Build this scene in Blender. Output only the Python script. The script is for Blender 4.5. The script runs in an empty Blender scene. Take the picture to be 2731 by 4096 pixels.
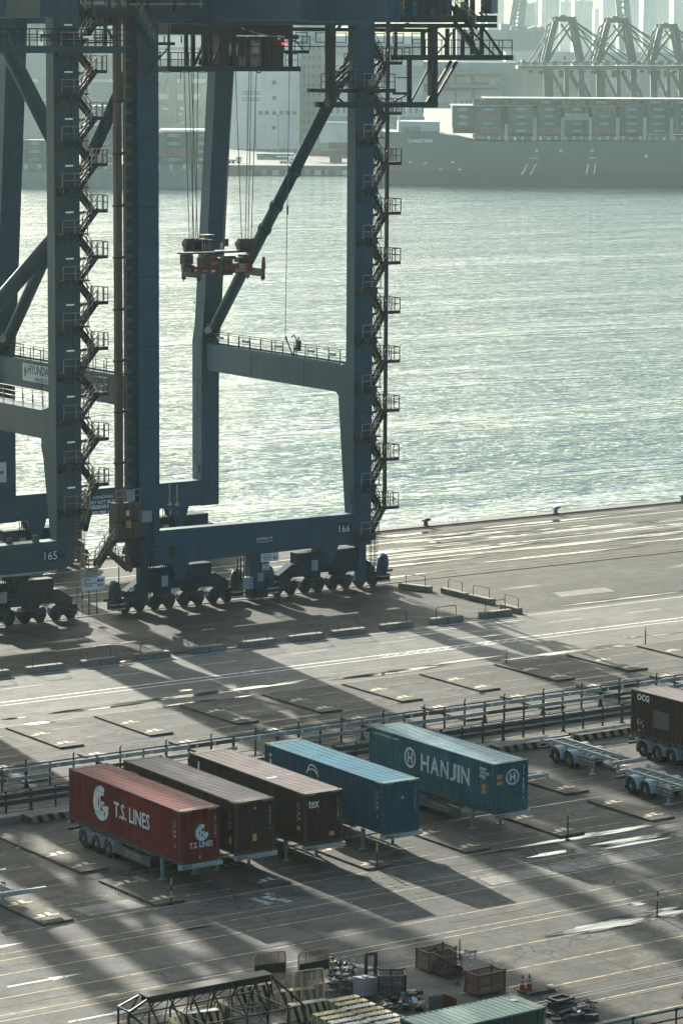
SUN_EL, SUN_AZ = 20.0, 9.5
SUN, SKY, EXPO = 5.0, .098, 1.3
HAZE, HAZE_C, HAZE_G = .000050, (.74, .93, .86, 1), .35
WAVE = (1.3, .75, .13)
import bpy, bmesh, math, random
from mathutils import Vector, Matrix, Quaternion
random.seed(7)
sc = bpy.context.scene
COL = sc.collection
R = math.radians

# ------------------------------------------------------------------ camera
CAM = (-85.5947, -139.3649, 43.9722)
YAW, PITCH, ROLL, FPX = 0.602159547, 0.144464593, 0.00556070523, 12702.84
PW, PH, DK = 2731.0, 4096.0, 2731.0 / 1568.0
def _axes():
    cy, sy, cp, sp = math.cos(YAW), math.sin(YAW), math.cos(PITCH), math.sin(PITCH)
    f = Vector((sy * cp, cy * cp, -sp)); r = Vector((cy, -sy, 0)); u = r.cross(f)
    cr, sr = math.cos(ROLL), math.sin(ROLL)
    return cr * r + sr * u, -sr * r + cr * u, f
AR, AU, AF = _axes()
CP = Vector(CAM)
def ray(x, y):
    return AF + AR * ((x * DK - PW / 2) / FPX) - AU * ((y * DK - PH / 2) / FPX)
def at(x, y, z=0.0):
    d = ray(x, y); return CP + d * ((z - CP.z) / d.z)
def onY(x, y, Y):
    d = ray(x, y); return CP + d * ((Y - CP.y) / d.y)
def onX(x, y, X):
    d = ray(x, y); return CP + d * ((X - CP.x) / d.x)
def far(x, y, D):
    return CP + ray(x, y) * D
def zoomer(x0, y0, x1):
    k = (x1 - x0) / 1568.0
    return lambda x, y: ((x0 + x * k) / DK, (y0 + y * k) / DK)

# ------------------------------------------------------------------ mesh builder
class MB:
    def __init__(s): s.v = []; s.f = []
    def add(s, vs, fs):
        n = len(s.v); s.v += [tuple(v) for v in vs]; s.f += [tuple(i + n for i in f) for f in fs]; return s
    def box(s, x0, y0, z0, x1, y1, z1):
        return s.add([(x0,y0,z0),(x1,y0,z0),(x1,y1,z0),(x0,y1,z0),(x0,y0,z1),(x1,y0,z1),(x1,y1,z1),(x0,y1,z1)],
                     [(0,3,2,1),(4,5,6,7),(0,1,5,4),(1,2,6,5),(2,3,7,6),(3,0,4,7)])
    def cb(s, x, y, z, sx, sy, sz, rz=0.0):
        c, n = math.cos(rz), math.sin(rz)
        vs = []
        for dz in (-sz/2, sz/2):
            for dx, dy in ((-sx/2,-sy/2),(sx/2,-sy/2),(sx/2,sy/2),(-sx/2,sy/2)):
                vs.append((x + dx*c - dy*n, y + dx*n + dy*c, z + dz))
        return s.add(vs, [(0,3,2,1),(4,5,6,7),(0,1,5,4),(1,2,6,5),(2,3,7,6),(3,0,4,7)])
    def beam(s, p, q, w, h=None, up=(0, 0, 1)):
        p, q = Vector(p), Vector(q); h = h or w
        d = q - p
        if d.length < 1e-6: return s
        d.normalize(); up = Vector(up)
        if abs(d.dot(up)) > .98: up = Vector((0, 1, 0)) if abs(d.y) < .9 else Vector((1, 0, 0))
        a = d.cross(up).normalized(); b = a.cross(d)
        vs = []
        for c in (p, q):
            for i, j in ((-1,-1),(1,-1),(1,1),(-1,1)): vs.append(c + a * (i*w/2) + b * (j*h/2))
        return s.add(vs, [(0,3,2,1),(4,5,6,7),(0,1,5,4),(1,2,6,5),(2,3,7,6),(3,0,4,7)])
    def tube(s, p, q, r, n=8, r2=None):
        p, q = Vector(p), Vector(q); r2 = r if r2 is None else r2
        d = (q - p)
        if d.length < 1e-6: return s
        d.normalize(); up = Vector((0,0,1)) if abs(d.z) < .95 else Vector((1,0,0))
        a = d.cross(up).normalized(); b = a.cross(d)
        vs = []
        for c, rr in ((p, r), (q, r2)):
            for i in range(n):
                t = 2*math.pi*i/n; vs.append(c + a*(rr*math.cos(t)) + b*(rr*math.sin(t)))
        fs = [(i, (i+1) % n, n + (i+1) % n, n + i) for i in range(n)] + [tuple(range(n))[::-1], tuple(range(n, 2*n))]
        return s.add(vs, fs)
    def path(s, pts, r, n=6):
        for a, b in zip(pts[:-1], pts[1:]): s.tube(a, b, r, n)
        return s
    def prism(s, poly, a, b, axis='y'):
        n = len(poly)
        def P(u, w, t):
            return {'y': (u, t, w), 'x': (t, u, w), 'z': (u, w, t)}[axis]
        vs = [P(u, w, a) for u, w in poly] + [P(u, w, b) for u, w in poly]
        return s.add(vs, [tuple(range(n)), tuple(range(2*n-1, n-1, -1))] + [(i, n+i, n+(i+1) % n, (i+1) % n) for i in range(n)])
    def disc(s, c, r, t, axis, n=24):
        c = Vector(c); h = Vector({'x': (t/2,0,0), 'y': (0,t/2,0), 'z': (0,0,t/2)}[axis])
        return s.tube(c - h, c + h, r, n)
    def build(s, name, mat, parent=None, origin=(0,0,0), smooth=False, loc=None):
        me = bpy.data.meshes.new(name)
        o = Vector(origin)
        me.from_pydata([tuple(Vector(v) - o) for v in s.v], [], s.f)
        bm = bmesh.new(); bm.from_mesh(me)
        bmesh.ops.recalc_face_normals(bm, faces=bm.faces)
        bm.to_mesh(me); bm.free()
        if mat: me.materials.append(mat)
        if smooth:
            for p in me.polygons: p.use_smooth = True
            try: me.set_sharp_from_angle(angle=R(40))
            except Exception: pass
        ob = bpy.data.objects.new(name, me); COL.objects.link(ob)
        if parent: ob.parent = parent
        if loc is not None: ob.location = loc
        elif parent is None and origin != (0,0,0): ob.location = origin
        return ob

def tag(o, label=None, cat=None, group=None, kind=None):
    if label: o['label'] = label
    if cat: o['category'] = cat
    if group: o['group'] = group
    if kind: o['kind'] = kind
    return o
def thing(name, label, cat, loc=(0,0,0), group=None, rz=0.0):
    o = bpy.data.objects.new(name, None); COL.objects.link(o)
    o.location = loc; o.rotation_euler = (0, 0, rz); o.empty_display_size = .3
    return tag(o, label, cat, group)
KIDS = {}
def copy_tree(o, parent=None):
    c = o.copy(); COL.objects.link(c)
    if parent: c.parent = parent
    for ch in list(o.children): copy_tree(ch, c)
    return c
ORD = ['first','second','third','fourth','fifth','sixth','seventh','eighth','ninth','tenth','eleventh','twelfth','thirteenth','fourteenth','fifteenth','sixteenth']

# text -> flat mesh on a plane: u = reading direction, v = up, centred at c, fitted to w x h
TXT = {}
def text_pts(body):
    if body in TXT: return TXT[body]
    cu = bpy.data.curves.new('lettering', 'FONT'); cu.body = body; cu.resolution_u = 2
    ob = bpy.data.objects.new('lettering', cu); COL.objects.link(ob)
    dg = bpy.context.evaluated_depsgraph_get()
    me = bpy.data.meshes.new_from_object(ob.evaluated_get(dg))
    vs = [(v.co.x, v.co.y) for v in me.vertices]; fs = [tuple(p.vertices) for p in me.polygons]
    bpy.data.objects.remove(ob); bpy.data.curves.remove(cu); bpy.data.meshes.remove(me)
    x0, x1 = min(v[0] for v in vs), max(v[0] for v in vs); y0, y1 = min(v[1] for v in vs), max(v[1] for v in vs)
    vs = [((x-x0)/(x1-x0) - .5, (y-y0)/(y1-y0) - .5) for x, y in vs]
    TXT[body] = (vs, fs); return TXT[body]
def text(mb, body, c, u, v, w, h, bold=0.0):
    vs, fs = text_pts(body); c, u, v = Vector(c), Vector(u).normalized(), Vector(v).normalized()
    offs = [(0, 0)] if not bold else [(-bold, 0), (bold, 0), (0, bold), (0, -bold)]
    nrm = u.cross(v)
    for k, (ox, oy) in enumerate(offs):
        mb.add([c + u*(x*w + ox) + v*(y*h + oy) + nrm*(k*.0012) for x, y in vs], fs)
    return mb
def flat(mb, pts2, c, u, v):
    c, u, v = Vector(c), Vector(u).normalized(), Vector(v).normalized()
    return mb.add([c + u*a + v*b for a, b in pts2], [tuple(range(len(pts2)))])
def ring(mb, c, u, v, r0, r1, a0=0.0, a1=360.0, n=32, ox=0.0, squash=1.0):
    c, u, v = Vector(c), Vector(u).normalized(), Vector(v).normalized(); vs = []
    for i in range(n+1):
        t = R(a0 + (a1-a0)*i/n)
        vs.append(c + u*(r1*math.cos(t)*squash) + v*(r1*math.sin(t))); vs.append(c + u*((r0*math.cos(t)+ox)*squash) + v*(r0*math.sin(t)))
    return mb.add(vs, [(2*i, 2*i+2, 2*i+3, 2*i+1) for i in range(n)])

# ------------------------------------------------------------------ materials
class NT:
    def __init__(s, name):
        s.m = bpy.data.materials.new(name); s.m.use_nodes = True; s.t = s.m.node_tree; s.t.nodes.clear()
        s.out = s.n('ShaderNodeOutputMaterial'); s.b = s.n('ShaderNodeBsdfPrincipled'); s.l(s.b.outputs[0], s.out.inputs[0])
    def n(s, typ, **k):
        x = s.t.nodes.new(typ)
        for a, b in k.items(): setattr(x, a, b)
        return x
    def l(s, a, b): s.t.links.new(a, b)
    def pos(s, scale=(1,1,1), obj=True, rot=(0,0,0)):
        if obj: o = s.n('ShaderNodeTexCoord').outputs['Object']
        else: o = s.n('ShaderNodeNewGeometry').outputs['Position']
        m = s.n('ShaderNodeMapping'); m.inputs['Scale'].default_value = scale; m.inputs['Rotation'].default_value = rot
        s.l(o, m.inputs[0]); return m.outputs[0]
    def noise(s, vec, scale, detail=4, rough=.55, dist=0.0):
        x = s.n('ShaderNodeTexNoise'); x.inputs['Scale'].default_value = scale; x.inputs['Detail'].default_value = detail
        x.inputs['Roughness'].default_value = rough; x.inputs['Distortion'].default_value = dist
        s.l(vec, x.inputs['Vector']); return x.outputs['Fac']
    def ramp(s, fac, a, b, c0=0.0, c1=1.0):
        x = s.n('ShaderNodeMapRange'); x.clamp = True
        for i, v in enumerate((a, b, c0, c1)): x.inputs[1+i].default_value = v
        s.l(fac, x.inputs[0]); return x.outputs[0]
    def mix(s, fac, a, b):
        x = s.n('ShaderNodeMix', data_type='RGBA')
        if isinstance(fac, (int, float)): x.inputs[0].default_value = fac
        else: s.l(fac, x.inputs[0])
        for i, v in ((6, a), (7, b)):
            if isinstance(v, tuple): x.inputs[i].default_value = (*v[:3], 1)
            else: s.l(v, x.inputs[i])
        return x.outputs[2]
    def math(s, op, a, b=0.0):
        x = s.n('ShaderNodeMath', operation=op)
        for i, v in enumerate((a, b)):
            if isinstance(v, (int, float)): x.inputs[i].default_value = v
            else: s.l(v, x.inputs[i])
        return x.outputs[0]
    def bump(s, h, strength=.3, dist=.02):
        x = s.n('ShaderNodeBump'); x.inputs['Strength'].default_value = strength; x.inputs['Distance'].default_value = dist
        s.l(h, x.inputs['Height']); s.l(x.outputs[0], s.b.inputs['Normal'])
    def col(s, c):
        if isinstance(c, tuple): s.b.inputs['Base Color'].default_value = (*c[:3], 1)
        else: s.l(c, s.b.inputs['Base Color'])
    def rough(s, r):
        if isinstance(r, (int, float)): s.b.inputs['Roughness'].default_value = r
        else: s.l(r, s.b.inputs['Roughness'])
def sc3(c, k): return tuple(min(1, x*k) for x in c)

def paint(name, c, rough=.5, var=.22, rust=0.0, streak=.3, metal=0.0, rustc=(.10,.045,.022), scale=1.0, spec=.3):
    t = NT(name); t.b.inputs['Specular IOR Level'].default_value = spec
    p = t.pos()
    big = t.noise(p, .7*scale, 5, .6)
    st = t.noise(t.pos((3.2*scale, 3.2*scale, .22*scale)), 1.0, 4, .6)
    col = t.mix(t.ramp(big, .3, .72), sc3(c, 1-var), sc3(c, 1+var))
    col = t.mix(t.math('MULTIPLY', t.ramp(st, .48, .78), streak), col, sc3(c, .42))
    if rust > 0:
        rn = t.noise(p, 2.3*scale, 8, .72, .4)
        rs = t.noise(t.pos((5*scale, 5*scale, .4*scale)), 1.0, 5, .65)
        m = t.math('MAXIMUM', t.ramp(rn, .70 - .22*rust, .76 - .2*rust), t.math('MULTIPLY', t.ramp(rs, .66 - .14*rust, .8), .8))
        col = t.mix(m, col, rustc)
        t.rough(t.ramp(m, 0, 1, rough, .85))
    else:
        t.rough(t.ramp(st, .3, .8, rough*.85, min(1, rough*1.3)))
    t.col(col); t.b.inputs['Metallic'].default_value = metal
    t.bump(t.noise(p, 9*scale, 4), .12, .01)
    return t.m
def emis(name, c, s):
    t = NT(name); t.col(c); t.b.inputs['Emission Color'].default_value = (*c, 1); t.b.inputs['Emission Strength'].default_value = s; return t.m
def concrete(name, c1, c2, scale=1.0, rough=.85, bump=.4):
    t = NT(name); p = t.pos(obj=False)
    a = t.noise(p, .35*scale, 6, .6); b = t.noise(p, 3.0*scale, 7, .7); f = t.noise(p, 30*scale, 3, .6)
    col = t.mix(t.ramp(a, .35, .68), c1, c2)
    col = t.mix(t.ramp(b, .56, .72, 0, .7), col, sc3(c1, .45))
    col = t.mix(t.ramp(f, .35, .7, 0, .35), col, sc3(c2, 1.25))
    t.col(col); t.rough(rough); t.bump(t.math('ADD', b, f), bump, .03); return t.m

def pavement(name, c1, c2, wet=.0, joints=None, crack=0.0, stain=.6, wetstretch=(.03,.32,1), rough=.8, tracks=.35, shift=0.0, cells=False, rnd=False):
    t = NT(name); p = t.pos(obj=False)
    a = t.noise(p, .11, 6, .62, .5); b = t.noise(t.pos((.10,.55,1), False), 1.0, 6, .65, .6)
    e = t.noise(p, .8, 8, .75); f = t.noise(p, 22, 4, .75); g = t.noise(p, 4.5, 4, .7)
    col = t.mix(t.ramp(a, .40, .60), c1, c2)
    col = t.mix(t.ramp(b, .44, .62, 0, tracks), col, sc3(c1, .5))
    col = t.mix(t.ramp(e, .51, .58, 0, stain), col, sc3(c1, .30)); bl = t.noise(p, .33, 5, .6, 1.2); col = t.mix(t.ramp(bl, .56, .63, 0, stain), col, sc3(c1, .45)); dr = t.noise(t.pos((.05,1.6,1), False), 1.0, 4, .6); col = t.mix(t.ramp(dr, .56, .66, 0, tracks*.9), col, sc3(c1, .5)); ft = t.noise(t.pos((1.3,.5,1), False), 1.0, 6, .8, .8); col = t.mix(t.ramp(ft, .57, .66, 0, stain*.8), col, sc3(c1, .4))
    col = t.mix(t.ramp(g, .55, .62, 0, .6*stain), col, sc3(c1, .35))
    col = t.mix(t.ramp(g, .44, .36, 0, .5*stain), col, sc3(c2, 1.5)); sf = t.noise(t.pos((.35,2.4,1), False), 1.0, 5, .75, .5); col = t.mix(t.ramp(sf, .58, .66, 0, .6*tracks), col, sc3(c2, 1.6)); sg_ = t.noise(t.pos((.3,3.1,1), False), 1.0, 5, .75, .5); col = t.mix(t.ramp(sg_, .57, .64, 0, .75*tracks), col, sc3(c1, .35))
    if cells:
        sx = t.n('ShaderNodeSeparateXYZ'); t.l(p, sx.inputs[0]); cx = t.math('FLOOR', t.math('DIVIDE', t.math('ADD', sx.outputs[0], 2.9), 3.325)); cy = t.math('FLOOR', t.math('DIVIDE', t.math('ADD', sx.outputs[1], .5), 5.0))
        cb_ = t.n('ShaderNodeCombineXYZ'); t.l(cx, cb_.inputs[0]); t.l(cy, cb_.inputs[1]); wn_ = t.n('ShaderNodeTexWhiteNoise', noise_dimensions='2D'); t.l(cb_.outputs[0], wn_.inputs['Vector'])
        col = t.mix(t.ramp(wn_.outputs['Value'], .45, 1, 0, .55), col, sc3(c1, .55)); col = t.mix(t.ramp(wn_.outputs['Value'], .4, 0, 0, .35), col, sc3(c2, 1.25))
    if rnd:
        oi = t.n('ShaderNodeObjectInfo'); col = t.mix(t.ramp(oi.outputs['Random'], .2, 1, 0, .6), col, sc3(c1, .5))
    # aggregate grain
    col = t.mix(t.ramp(f, .36, .64, .0, .55), col, sc3(c2, 1.5)); col = t.mix(t.ramp(f, .50, .38, 0, .55), col, sc3(c1, .45))
    if crack > 0:
        v = t.n('ShaderNodeTexVoronoi', feature='DISTANCE_TO_EDGE'); v.inputs['Scale'].default_value = 1.15
        wn = t.n('ShaderNodeTexNoise'); wn.inputs['Scale'].default_value = 1.6; wn.inputs['Detail'].default_value = 4; t.l(p, wn.inputs['Vector'])
        mx = t.n('ShaderNodeMix', data_type='VECTOR'); mx.inputs[0].default_value = .3; t.l(p, mx.inputs[4]); t.l(wn.outputs['Color'], mx.inputs[5]); t.l(mx.outputs[1], v.inputs['Vector'])
        cm = t.math('MULTIPLY', t.ramp(v.outputs['Distance'], .012, .04, 1, 0), t.ramp(t.noise(p, .13, 3), .56 - .1*crack, .62))
        col = t.mix(t.math('MULTIPLY', cm, .9), col, sc3(c1, .22))
    if joints:
        w = t.n('ShaderNodeSeparateXYZ'); t.l(p, w.inputs[0])
        m = None
        for ax, per, off in joints:
            x = t.math('ADD', w.outputs[ax], off + 1000*per)
            q = t.math('MODULO', x, per); d = t.math('MINIMUM', q, t.math('SUBTRACT', per, q))
            k = t.ramp(d, .03, .075, .85, 0); m = k if m is None else t.math('MAXIMUM', m, k)
        m = t.math('MULTIPLY', m, t.ramp(t.noise(p, .5, 4), .3, .5))
        col = t.mix(m, col, sc3(c1, .25))
    r = t.ramp(e, .3, .7, rough - .12, rough + .1)
    if wet > 0:
        wv = t.pos(wetstretch, False)
        wn = t.noise(wv, 1.0, 5, .55, .3)
        wm = t.ramp(wn, .70 - .16*wet, .735 - .16*wet)
        damp = t.ramp(wn, .60 - .16*wet, .70 - .16*wet)
        col = t.mix(t.math('MULTIPLY', damp, .5), col, sc3(c1, .35))
        col = t.mix(t.math('MULTIPLY', wm, .8), col, sc3(c1, .2))
        mixr = t.n('ShaderNodeMix'); t.l(wm, mixr.inputs[0]); t.l(t.math('SUBTRACT', r, t.math('MULTIPLY', damp, .22)), mixr.inputs[2]); mixr.inputs[3].default_value = .06
        r = mixr.outputs[0]
        hh = t.math('MULTIPLY', t.math('ADD', t.math('MULTIPLY', e, .5), f), t.ramp(wm, 0, 1, 1, 0))
    else: hh = t.math('ADD', t.math('MULTIPLY', e, .5), f)
    t.col(col); t.rough(r); t.bump(hh, .55, .02); t.b.inputs['Specular IOR Level'].default_value = .14
    return t.m
def marking(name, c, wear=.5, under=(.10,.10,.09)):
    t = NT(name); p = t.pos(obj=False)
    w = t.noise(p, 2.2, 6, .7); f = t.noise(p, 14, 4, .7)
    m = t.math('MAXIMUM', t.ramp(w, .62 - .2*wear, .74 - .2*wear), t.ramp(f, .62, .68, 0, .8))
    t.col(t.mix(m, c, under)); t.rough(.7); return t.m
# ------------------------------------------------------------------ palette
M = {}
M['apron'] = pavement('quay_concrete', (.036,.034,.029), (.080,.076,.064), wet=.4, tracks=.7, wetstretch=(.022,.5,1))
M['road'] = pavement('road_asphalt', (.100,.097,.083), (.172,.165,.141), wet=.15, tracks=.55, stain=.4, wetstretch=(.03,.6,1))
M['yard'] = pavement('yard_concrete', (.034,.032,.028), (.115,.108,.091), wet=.12, joints=((0, 6.65, 2.9), (1, 5.0, .5)), stain=1.0, tracks=1.0, cells=True)
M['lane'] = pavement('lane_asphalt', (.047,.046,.041), (.120,.115,.099), wet=.16, crack=.35, stain=.6, tracks=.75, wetstretch=(.035,.4,1))
M['patch_dark'] = pavement('patch_asphalt', (.070,.070,.066), (.115,.112,.10), crack=.8, stain=.4)
M['patch_pale'] = pavement('pale_patch', (.17,.16,.14), (.25,.235,.20), crack=.8, stain=.5)
M['pad'] = pavement('pad_concrete', (.044,.040,.033), (.135,.124,.100), stain=.9, tracks=.6, rnd=True)
M['white_line'] = marking('white_road_paint', (.62,.62,.57), .45)
M['yellow_line'] = marking('yellow_road_paint', (.46,.32,.15), .75)
M['cream_mark'] = marking('cream_road_paint', (.66,.53,.33), .4)
M['steel'] = paint('worn_steel', (.10,.10,.098), .35, metal=.7, rust=.2)
M['dark_slot'] = paint('dark_slot', (.018,.018,.018), .8)
M['seam'] = paint('tar_seam', (.03,.03,.028), .7)

def struct(o, label=None):
    o['kind'] = 'structure'
    if label: o['label'] = label
    return o
QE = 98.45           # quay edge
def sheet(name, x0, y0, x1, y1, z, m):
    return struct(MB().add([(x0,y0,z),(x1,y0,z),(x1,y1,z),(x0,y1,z)], [(0,1,2,3)]).build(name, m))
# ground: one slab with its quay wall, sheets of paving laid on it
g = MB(); g.box(-500, -420, -9, 900, QE, 0); struct(g.build('ground', M['apron']))
sheet('road', -300, 40.75, 600, 56.1, .004, M['road'])
sheet('yard_pavement', -300, -2.35, 600, 40.75, .004, M['yard'])
sheet('lane_pavement', -300, -20.9, 600, -2.35, .004, M['lane'])
sheet('store_pavement', -300, -140, 600, -20.9, .004, M['yard'])
# quay coping
c = MB(); c.box(-300, QE - 1.3, 0, 600, QE + .12, .14); struct(c.build('quay_coping', concrete('coping_concrete', (.10,.095,.085), (.17,.16,.14))))
# crane rails sunk in slots
for Y in (73.5, 96.7):
    s = MB(); s.box(-300, Y - .16, .002, 600, Y + .16, .006); struct(s.build('rail_slot', M['dark_slot']))
    s = MB(); s.box(-300, Y - .05, .006, 600, Y + .05, .05); struct(s.build('crane_rail', M['steel']))
for Y, w in ((71.1, .22), (56.35, .3), (95.0, .2), (32.45, .75), (5.0, .75), (31.6, .12), (5.75, .12), (-27.2, .5)):
    s = MB(); s.box(-300, Y - w/2, .003, 600, Y + w/2, .0075); struct(s.build('cable_slot', M['dark_slot']))
for Y in (-27.9, -26.4, -26.75, 31.1, 33.0, 4.3):
    s = MB(); s.box(-300, Y - .05, .003, 600, Y + .05, .013); struct(s.build('edge_rail', M['steel']))
# long road lines (y, width, colour)
def line(x0, x1, Y, w, m, z=.0085):
    mb = MB(); n = max(1, int((x1-x0)/25))
    mb.add([(x0, Y-w/2, z), (x1, Y-w/2, z), (x1, Y+w/2, z), (x0, Y+w/2, z)], [(0,1,2,3)])
    return struct(mb.build('white_line' if m is M['white_line'] else 'yellow_line', m))
for Y, w in ((47.95, .24), (47.0, .16), (55.3, .14), (82.6, .22), (85.6, .2), (88.3, .16), (92.9, .16)): line(-60, 260, Y, w, M['white_line'])
for Y, w in ((44.05, .1), (40.9, .1), (-2.55, .12), (-5.62, .1), (-6.6, .12), (-8.75, .12), (-12.1, .12), (-14.45, .13), (-15.2, .12),
             (-18.25, .14), (78.7, .1), (76.4, .1), (75.3, .1), (80.0, .08), (20.4, .12), (23.4, .12)): line(-60, 260, Y, w*.72, M['yellow_line'])
for Y, x0, x1 in ((-21.5, 3.5, 20), (-24.7, 3.5, 40), (-27.6, 3.5, 40), (-30.4, 3.5, 40)): line(x0, x1, Y, .12, M['yellow_line'])
for x in range(-20, 200, 8):
    line(x + 5.4, x + 8.7, 51.85, .09, M['white_line'])
for x0, x1, Y in ((53.8, 58.4, 53.8), (54.5, 59.1, 50.2), (60.5, 64.5, 53.9)): line(x0, x1, Y, .11, M['white_line'])
# zig-zag hatching in the road
hz = MB()
for i in range(14):
    x0 = 46.3 + i*.92
    for a, b in (((x0, 47.05), (x0+.92, 47.75)), ((x0, 47.75), (x0+.92, 47.05))):
        d = Vector((b[0]-a[0], b[1]-a[1], 0)).normalized(); n = Vector((-d.y, d.x, 0))*.05
        A, B = Vector((*a, .0095 + (.0012 if a[1] < 47.4 else 0))), Vector((*b, .0095 + (.0012 if a[1] < 47.4 else 0))); hz.add([A-n, B-n, B+n, A+n], [(0,1,2,3)])
struct(hz.build('hatch_marking', M['white_line']))
# straight-ahead lane arrows
def arrow(x, y, L=4.15):
    m = MB(); z = .0105
    m.add([(x, y-.09, z), (x+L*.62, y-.09, z), (x+L*.62, y+.09, z), (x, y+.09, z)], [(0,1,2,3)])
    m.add([(x+L*.55, y-.26, z+.001), (x+L, y, z+.001), (x+L*.55, y+.26, z+.001), (x+L*.62, y, z+.001)], [(0,1,3), (1,2,3)])
    return struct(m.build('lane_arrow', M['white_line']))
arrow(-16.1, -10.6); arrow(-16.4, -4.4, 4.7); arrow(-16.4, -16.97, 4.2); arrow(52, 53.0, 4)
# painted words on the lane
def ground_text(s, x, y, w, h, rz, m=None):
    mb = MB(); u = Vector((math.cos(rz), math.sin(rz), 0)); v = Vector((-math.sin(rz), math.cos(rz), 0))
    text(mb, s, (x, y, .0115), u, v, w, h, .012); return struct(mb.build('road_lettering', m or M['white_line']))
ground_text('PARKING', 2.25, -4.35, 1.5, .42, R(-82)); ground_text('嚴禁', 2.95, -4.1, .9, .5, R(-82)); ground_text('泊車', 3.35, -4.9, .9, .5, R(-82))
ground_text('PARKING', -1.05, -16.75, 1.5, .42, R(-82)); ground_text('嚴禁', -.45, -16.35, .9, .5, R(-82)); ground_text('泊車', -.1, -17.1, .9, .5, R(-82))
ground_text('NO', 3.4, -3.4, .5, .42, R(-82))
# repair patches with tarred seams
def patch(pts, m, z=.0125, seam=True):
    mb = MB(); mb.add([(x, y, z) for x, y in pts], [tuple(range(len(pts)))]); struct(mb.build('asphalt_patch', m))
    if seam:
        s = MB()
        for a, b in zip(pts, pts[1:] + pts[:1]):
            n = 7; prev = Vector((*a, z+.002))
            for i in range(1, n+1):
                t = i/n; q = Vector((a[0]+(b[0]-a[0])*t + random.uniform(-.03,.03), a[1]+(b[1]-a[1])*t + random.uniform(-.03,.03), z+.002))
                s.beam(prev, q, .05, .004); prev = q
        struct(s.build('tar_seam', M['seam']))
patch([(-2.6,-9.0),(.9,-9.0),(1.1,-11.9),(-2.4,-11.8)], M['patch_dark'])
patch([(-9.5,-12.6),(-6.2,-12.6),(-6.0,-14.2),(-9.6,-14.2)], M['patch_dark'])
patch([(-11.2,-9.3),(-5.2,-9.2),(-5.6,-11.6),(-11.6,-11.6)], M['patch_dark'], seam=False)
patch([(14.5,-6.8),(26.5,-6.8),(26.2,-8.5),(14.2,-8.5)], M['patch_pale'])
patch([(40.8,60.5),(46.6,60.3),(46.0,57.4),(40.4,57.6)], M['patch_dark'])
patch([(74,62.5),(79.5,62.3),(79,60.2),(73.5,60.4)], M['patch_pale'])
patch([(-1.9,3.6),(-.5,3.6),(-.5,2.3),(-1.9,2.3)], M['patch_pale'], seam=False)
patch([(-6.8,-.2),(-3.3,-.2),(-3.2,-2.0),(-6.6,-2.0)], M['patch_pale'])
patch([(24.3,-.1),(25.1,-.1),(25.0,-2.0),(23.9,-2.0)], M['patch_pale'], z=.016, seam=False)
sm = MB()
for (a, b) in (((-20,-7.6),(12,-7.6)), ((-2.2,-7.5),(-1.4,-9.1)), ((-30,-13.4),(-4,-13.3)), ((8,-13.1),(40,-13.0)), ((10,-4.1),(60,-4.0)), ((-12,-15.9),(-8.6,-19)), ((-3.5,-4.2),(8,-4.0)),((25.3,-9),(25.4,-6.6)),((30,-9),(30.3,-6.2)),((-30,53.4),(14,53.4)),((20,58),(22,56))):
    prev = Vector((*a, .011)); n = 24
    for i in range(1, n+1):
        t = i/n; q = Vector((a[0]+(b[0]-a[0])*t + random.uniform(-.04,.04), a[1]+(b[1]-a[1])*t + random.uniform(-.04,.04), .011)); sm.beam(prev, q, .055, .004); prev = q
struct(sm.build('pavement_crack', M['seam']))
# puddles of standing water
t = NT('standing_water'); t.col((.012,.014,.013)); t.rough(.07); t.b.inputs['IOR'].default_value = 2.2; t.b.inputs['Specular IOR Level'].default_value = .8
gc = t.n('ShaderNodeTexCoord').outputs['Generated']; vm = t.n('ShaderNodeVectorMath', operation='DISTANCE'); t.l(gc, vm.inputs[0]); vm.inputs[1].default_value = (.5, .5, .5)
sp = t.n('ShaderNodeSeparateXYZ'); t.l(gc, sp.inputs[0]); dx = t.math('MULTIPLY', t.math('SUBTRACT', sp.outputs[0], .5), 2.0); dy = t.math('MULTIPLY', t.math('SUBTRACT', sp.outputs[1], .5), 2.0)
rr = t.math('ADD', t.math('MULTIPLY', dx, dx), t.math('MULTIPLY', dy, dy))
pn = t.noise(t.pos((.22,2.2,1), False), 1.0, 5, .6, .3); pf = t.noise(t.pos((1.5,7,1), False), 1.0, 4, .7)
lv = t.math('ADD', t.math('SUBTRACT', .62, t.math('MULTIPLY', rr, .75)), t.math('ADD', t.math('MULTIPLY', t.math('SUBTRACT', pn, .5), 2.2), t.math('MULTIPLY', t.math('SUBTRACT', pf, .5), .5)))
core = t.ramp(lv, .22, .62); edge = t.ramp(lv, -.1, .3, 0, .7)
df = t.n('ShaderNodeBsdfDiffuse'); df.inputs[0].default_value = (.03,.03,.027,1); tr = t.n('ShaderNodeBsdfTransparent')
m1 = t.n('ShaderNodeMixShader'); t.l(edge, m1.inputs[0]); t.l(tr.outputs[0], m1.inputs[1]); t.l(df.outputs[0], m1.inputs[2])
m2 = t.n('ShaderNodeMixShader'); t.l(core, m2.inputs[0]); t.l(m1.outputs[0], m2.inputs[1]); t.l(t.b.outputs[0], m2.inputs[2]); t.l(m2.outputs[0], t.out.inputs[0])
M['puddle'] = t.m
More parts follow.
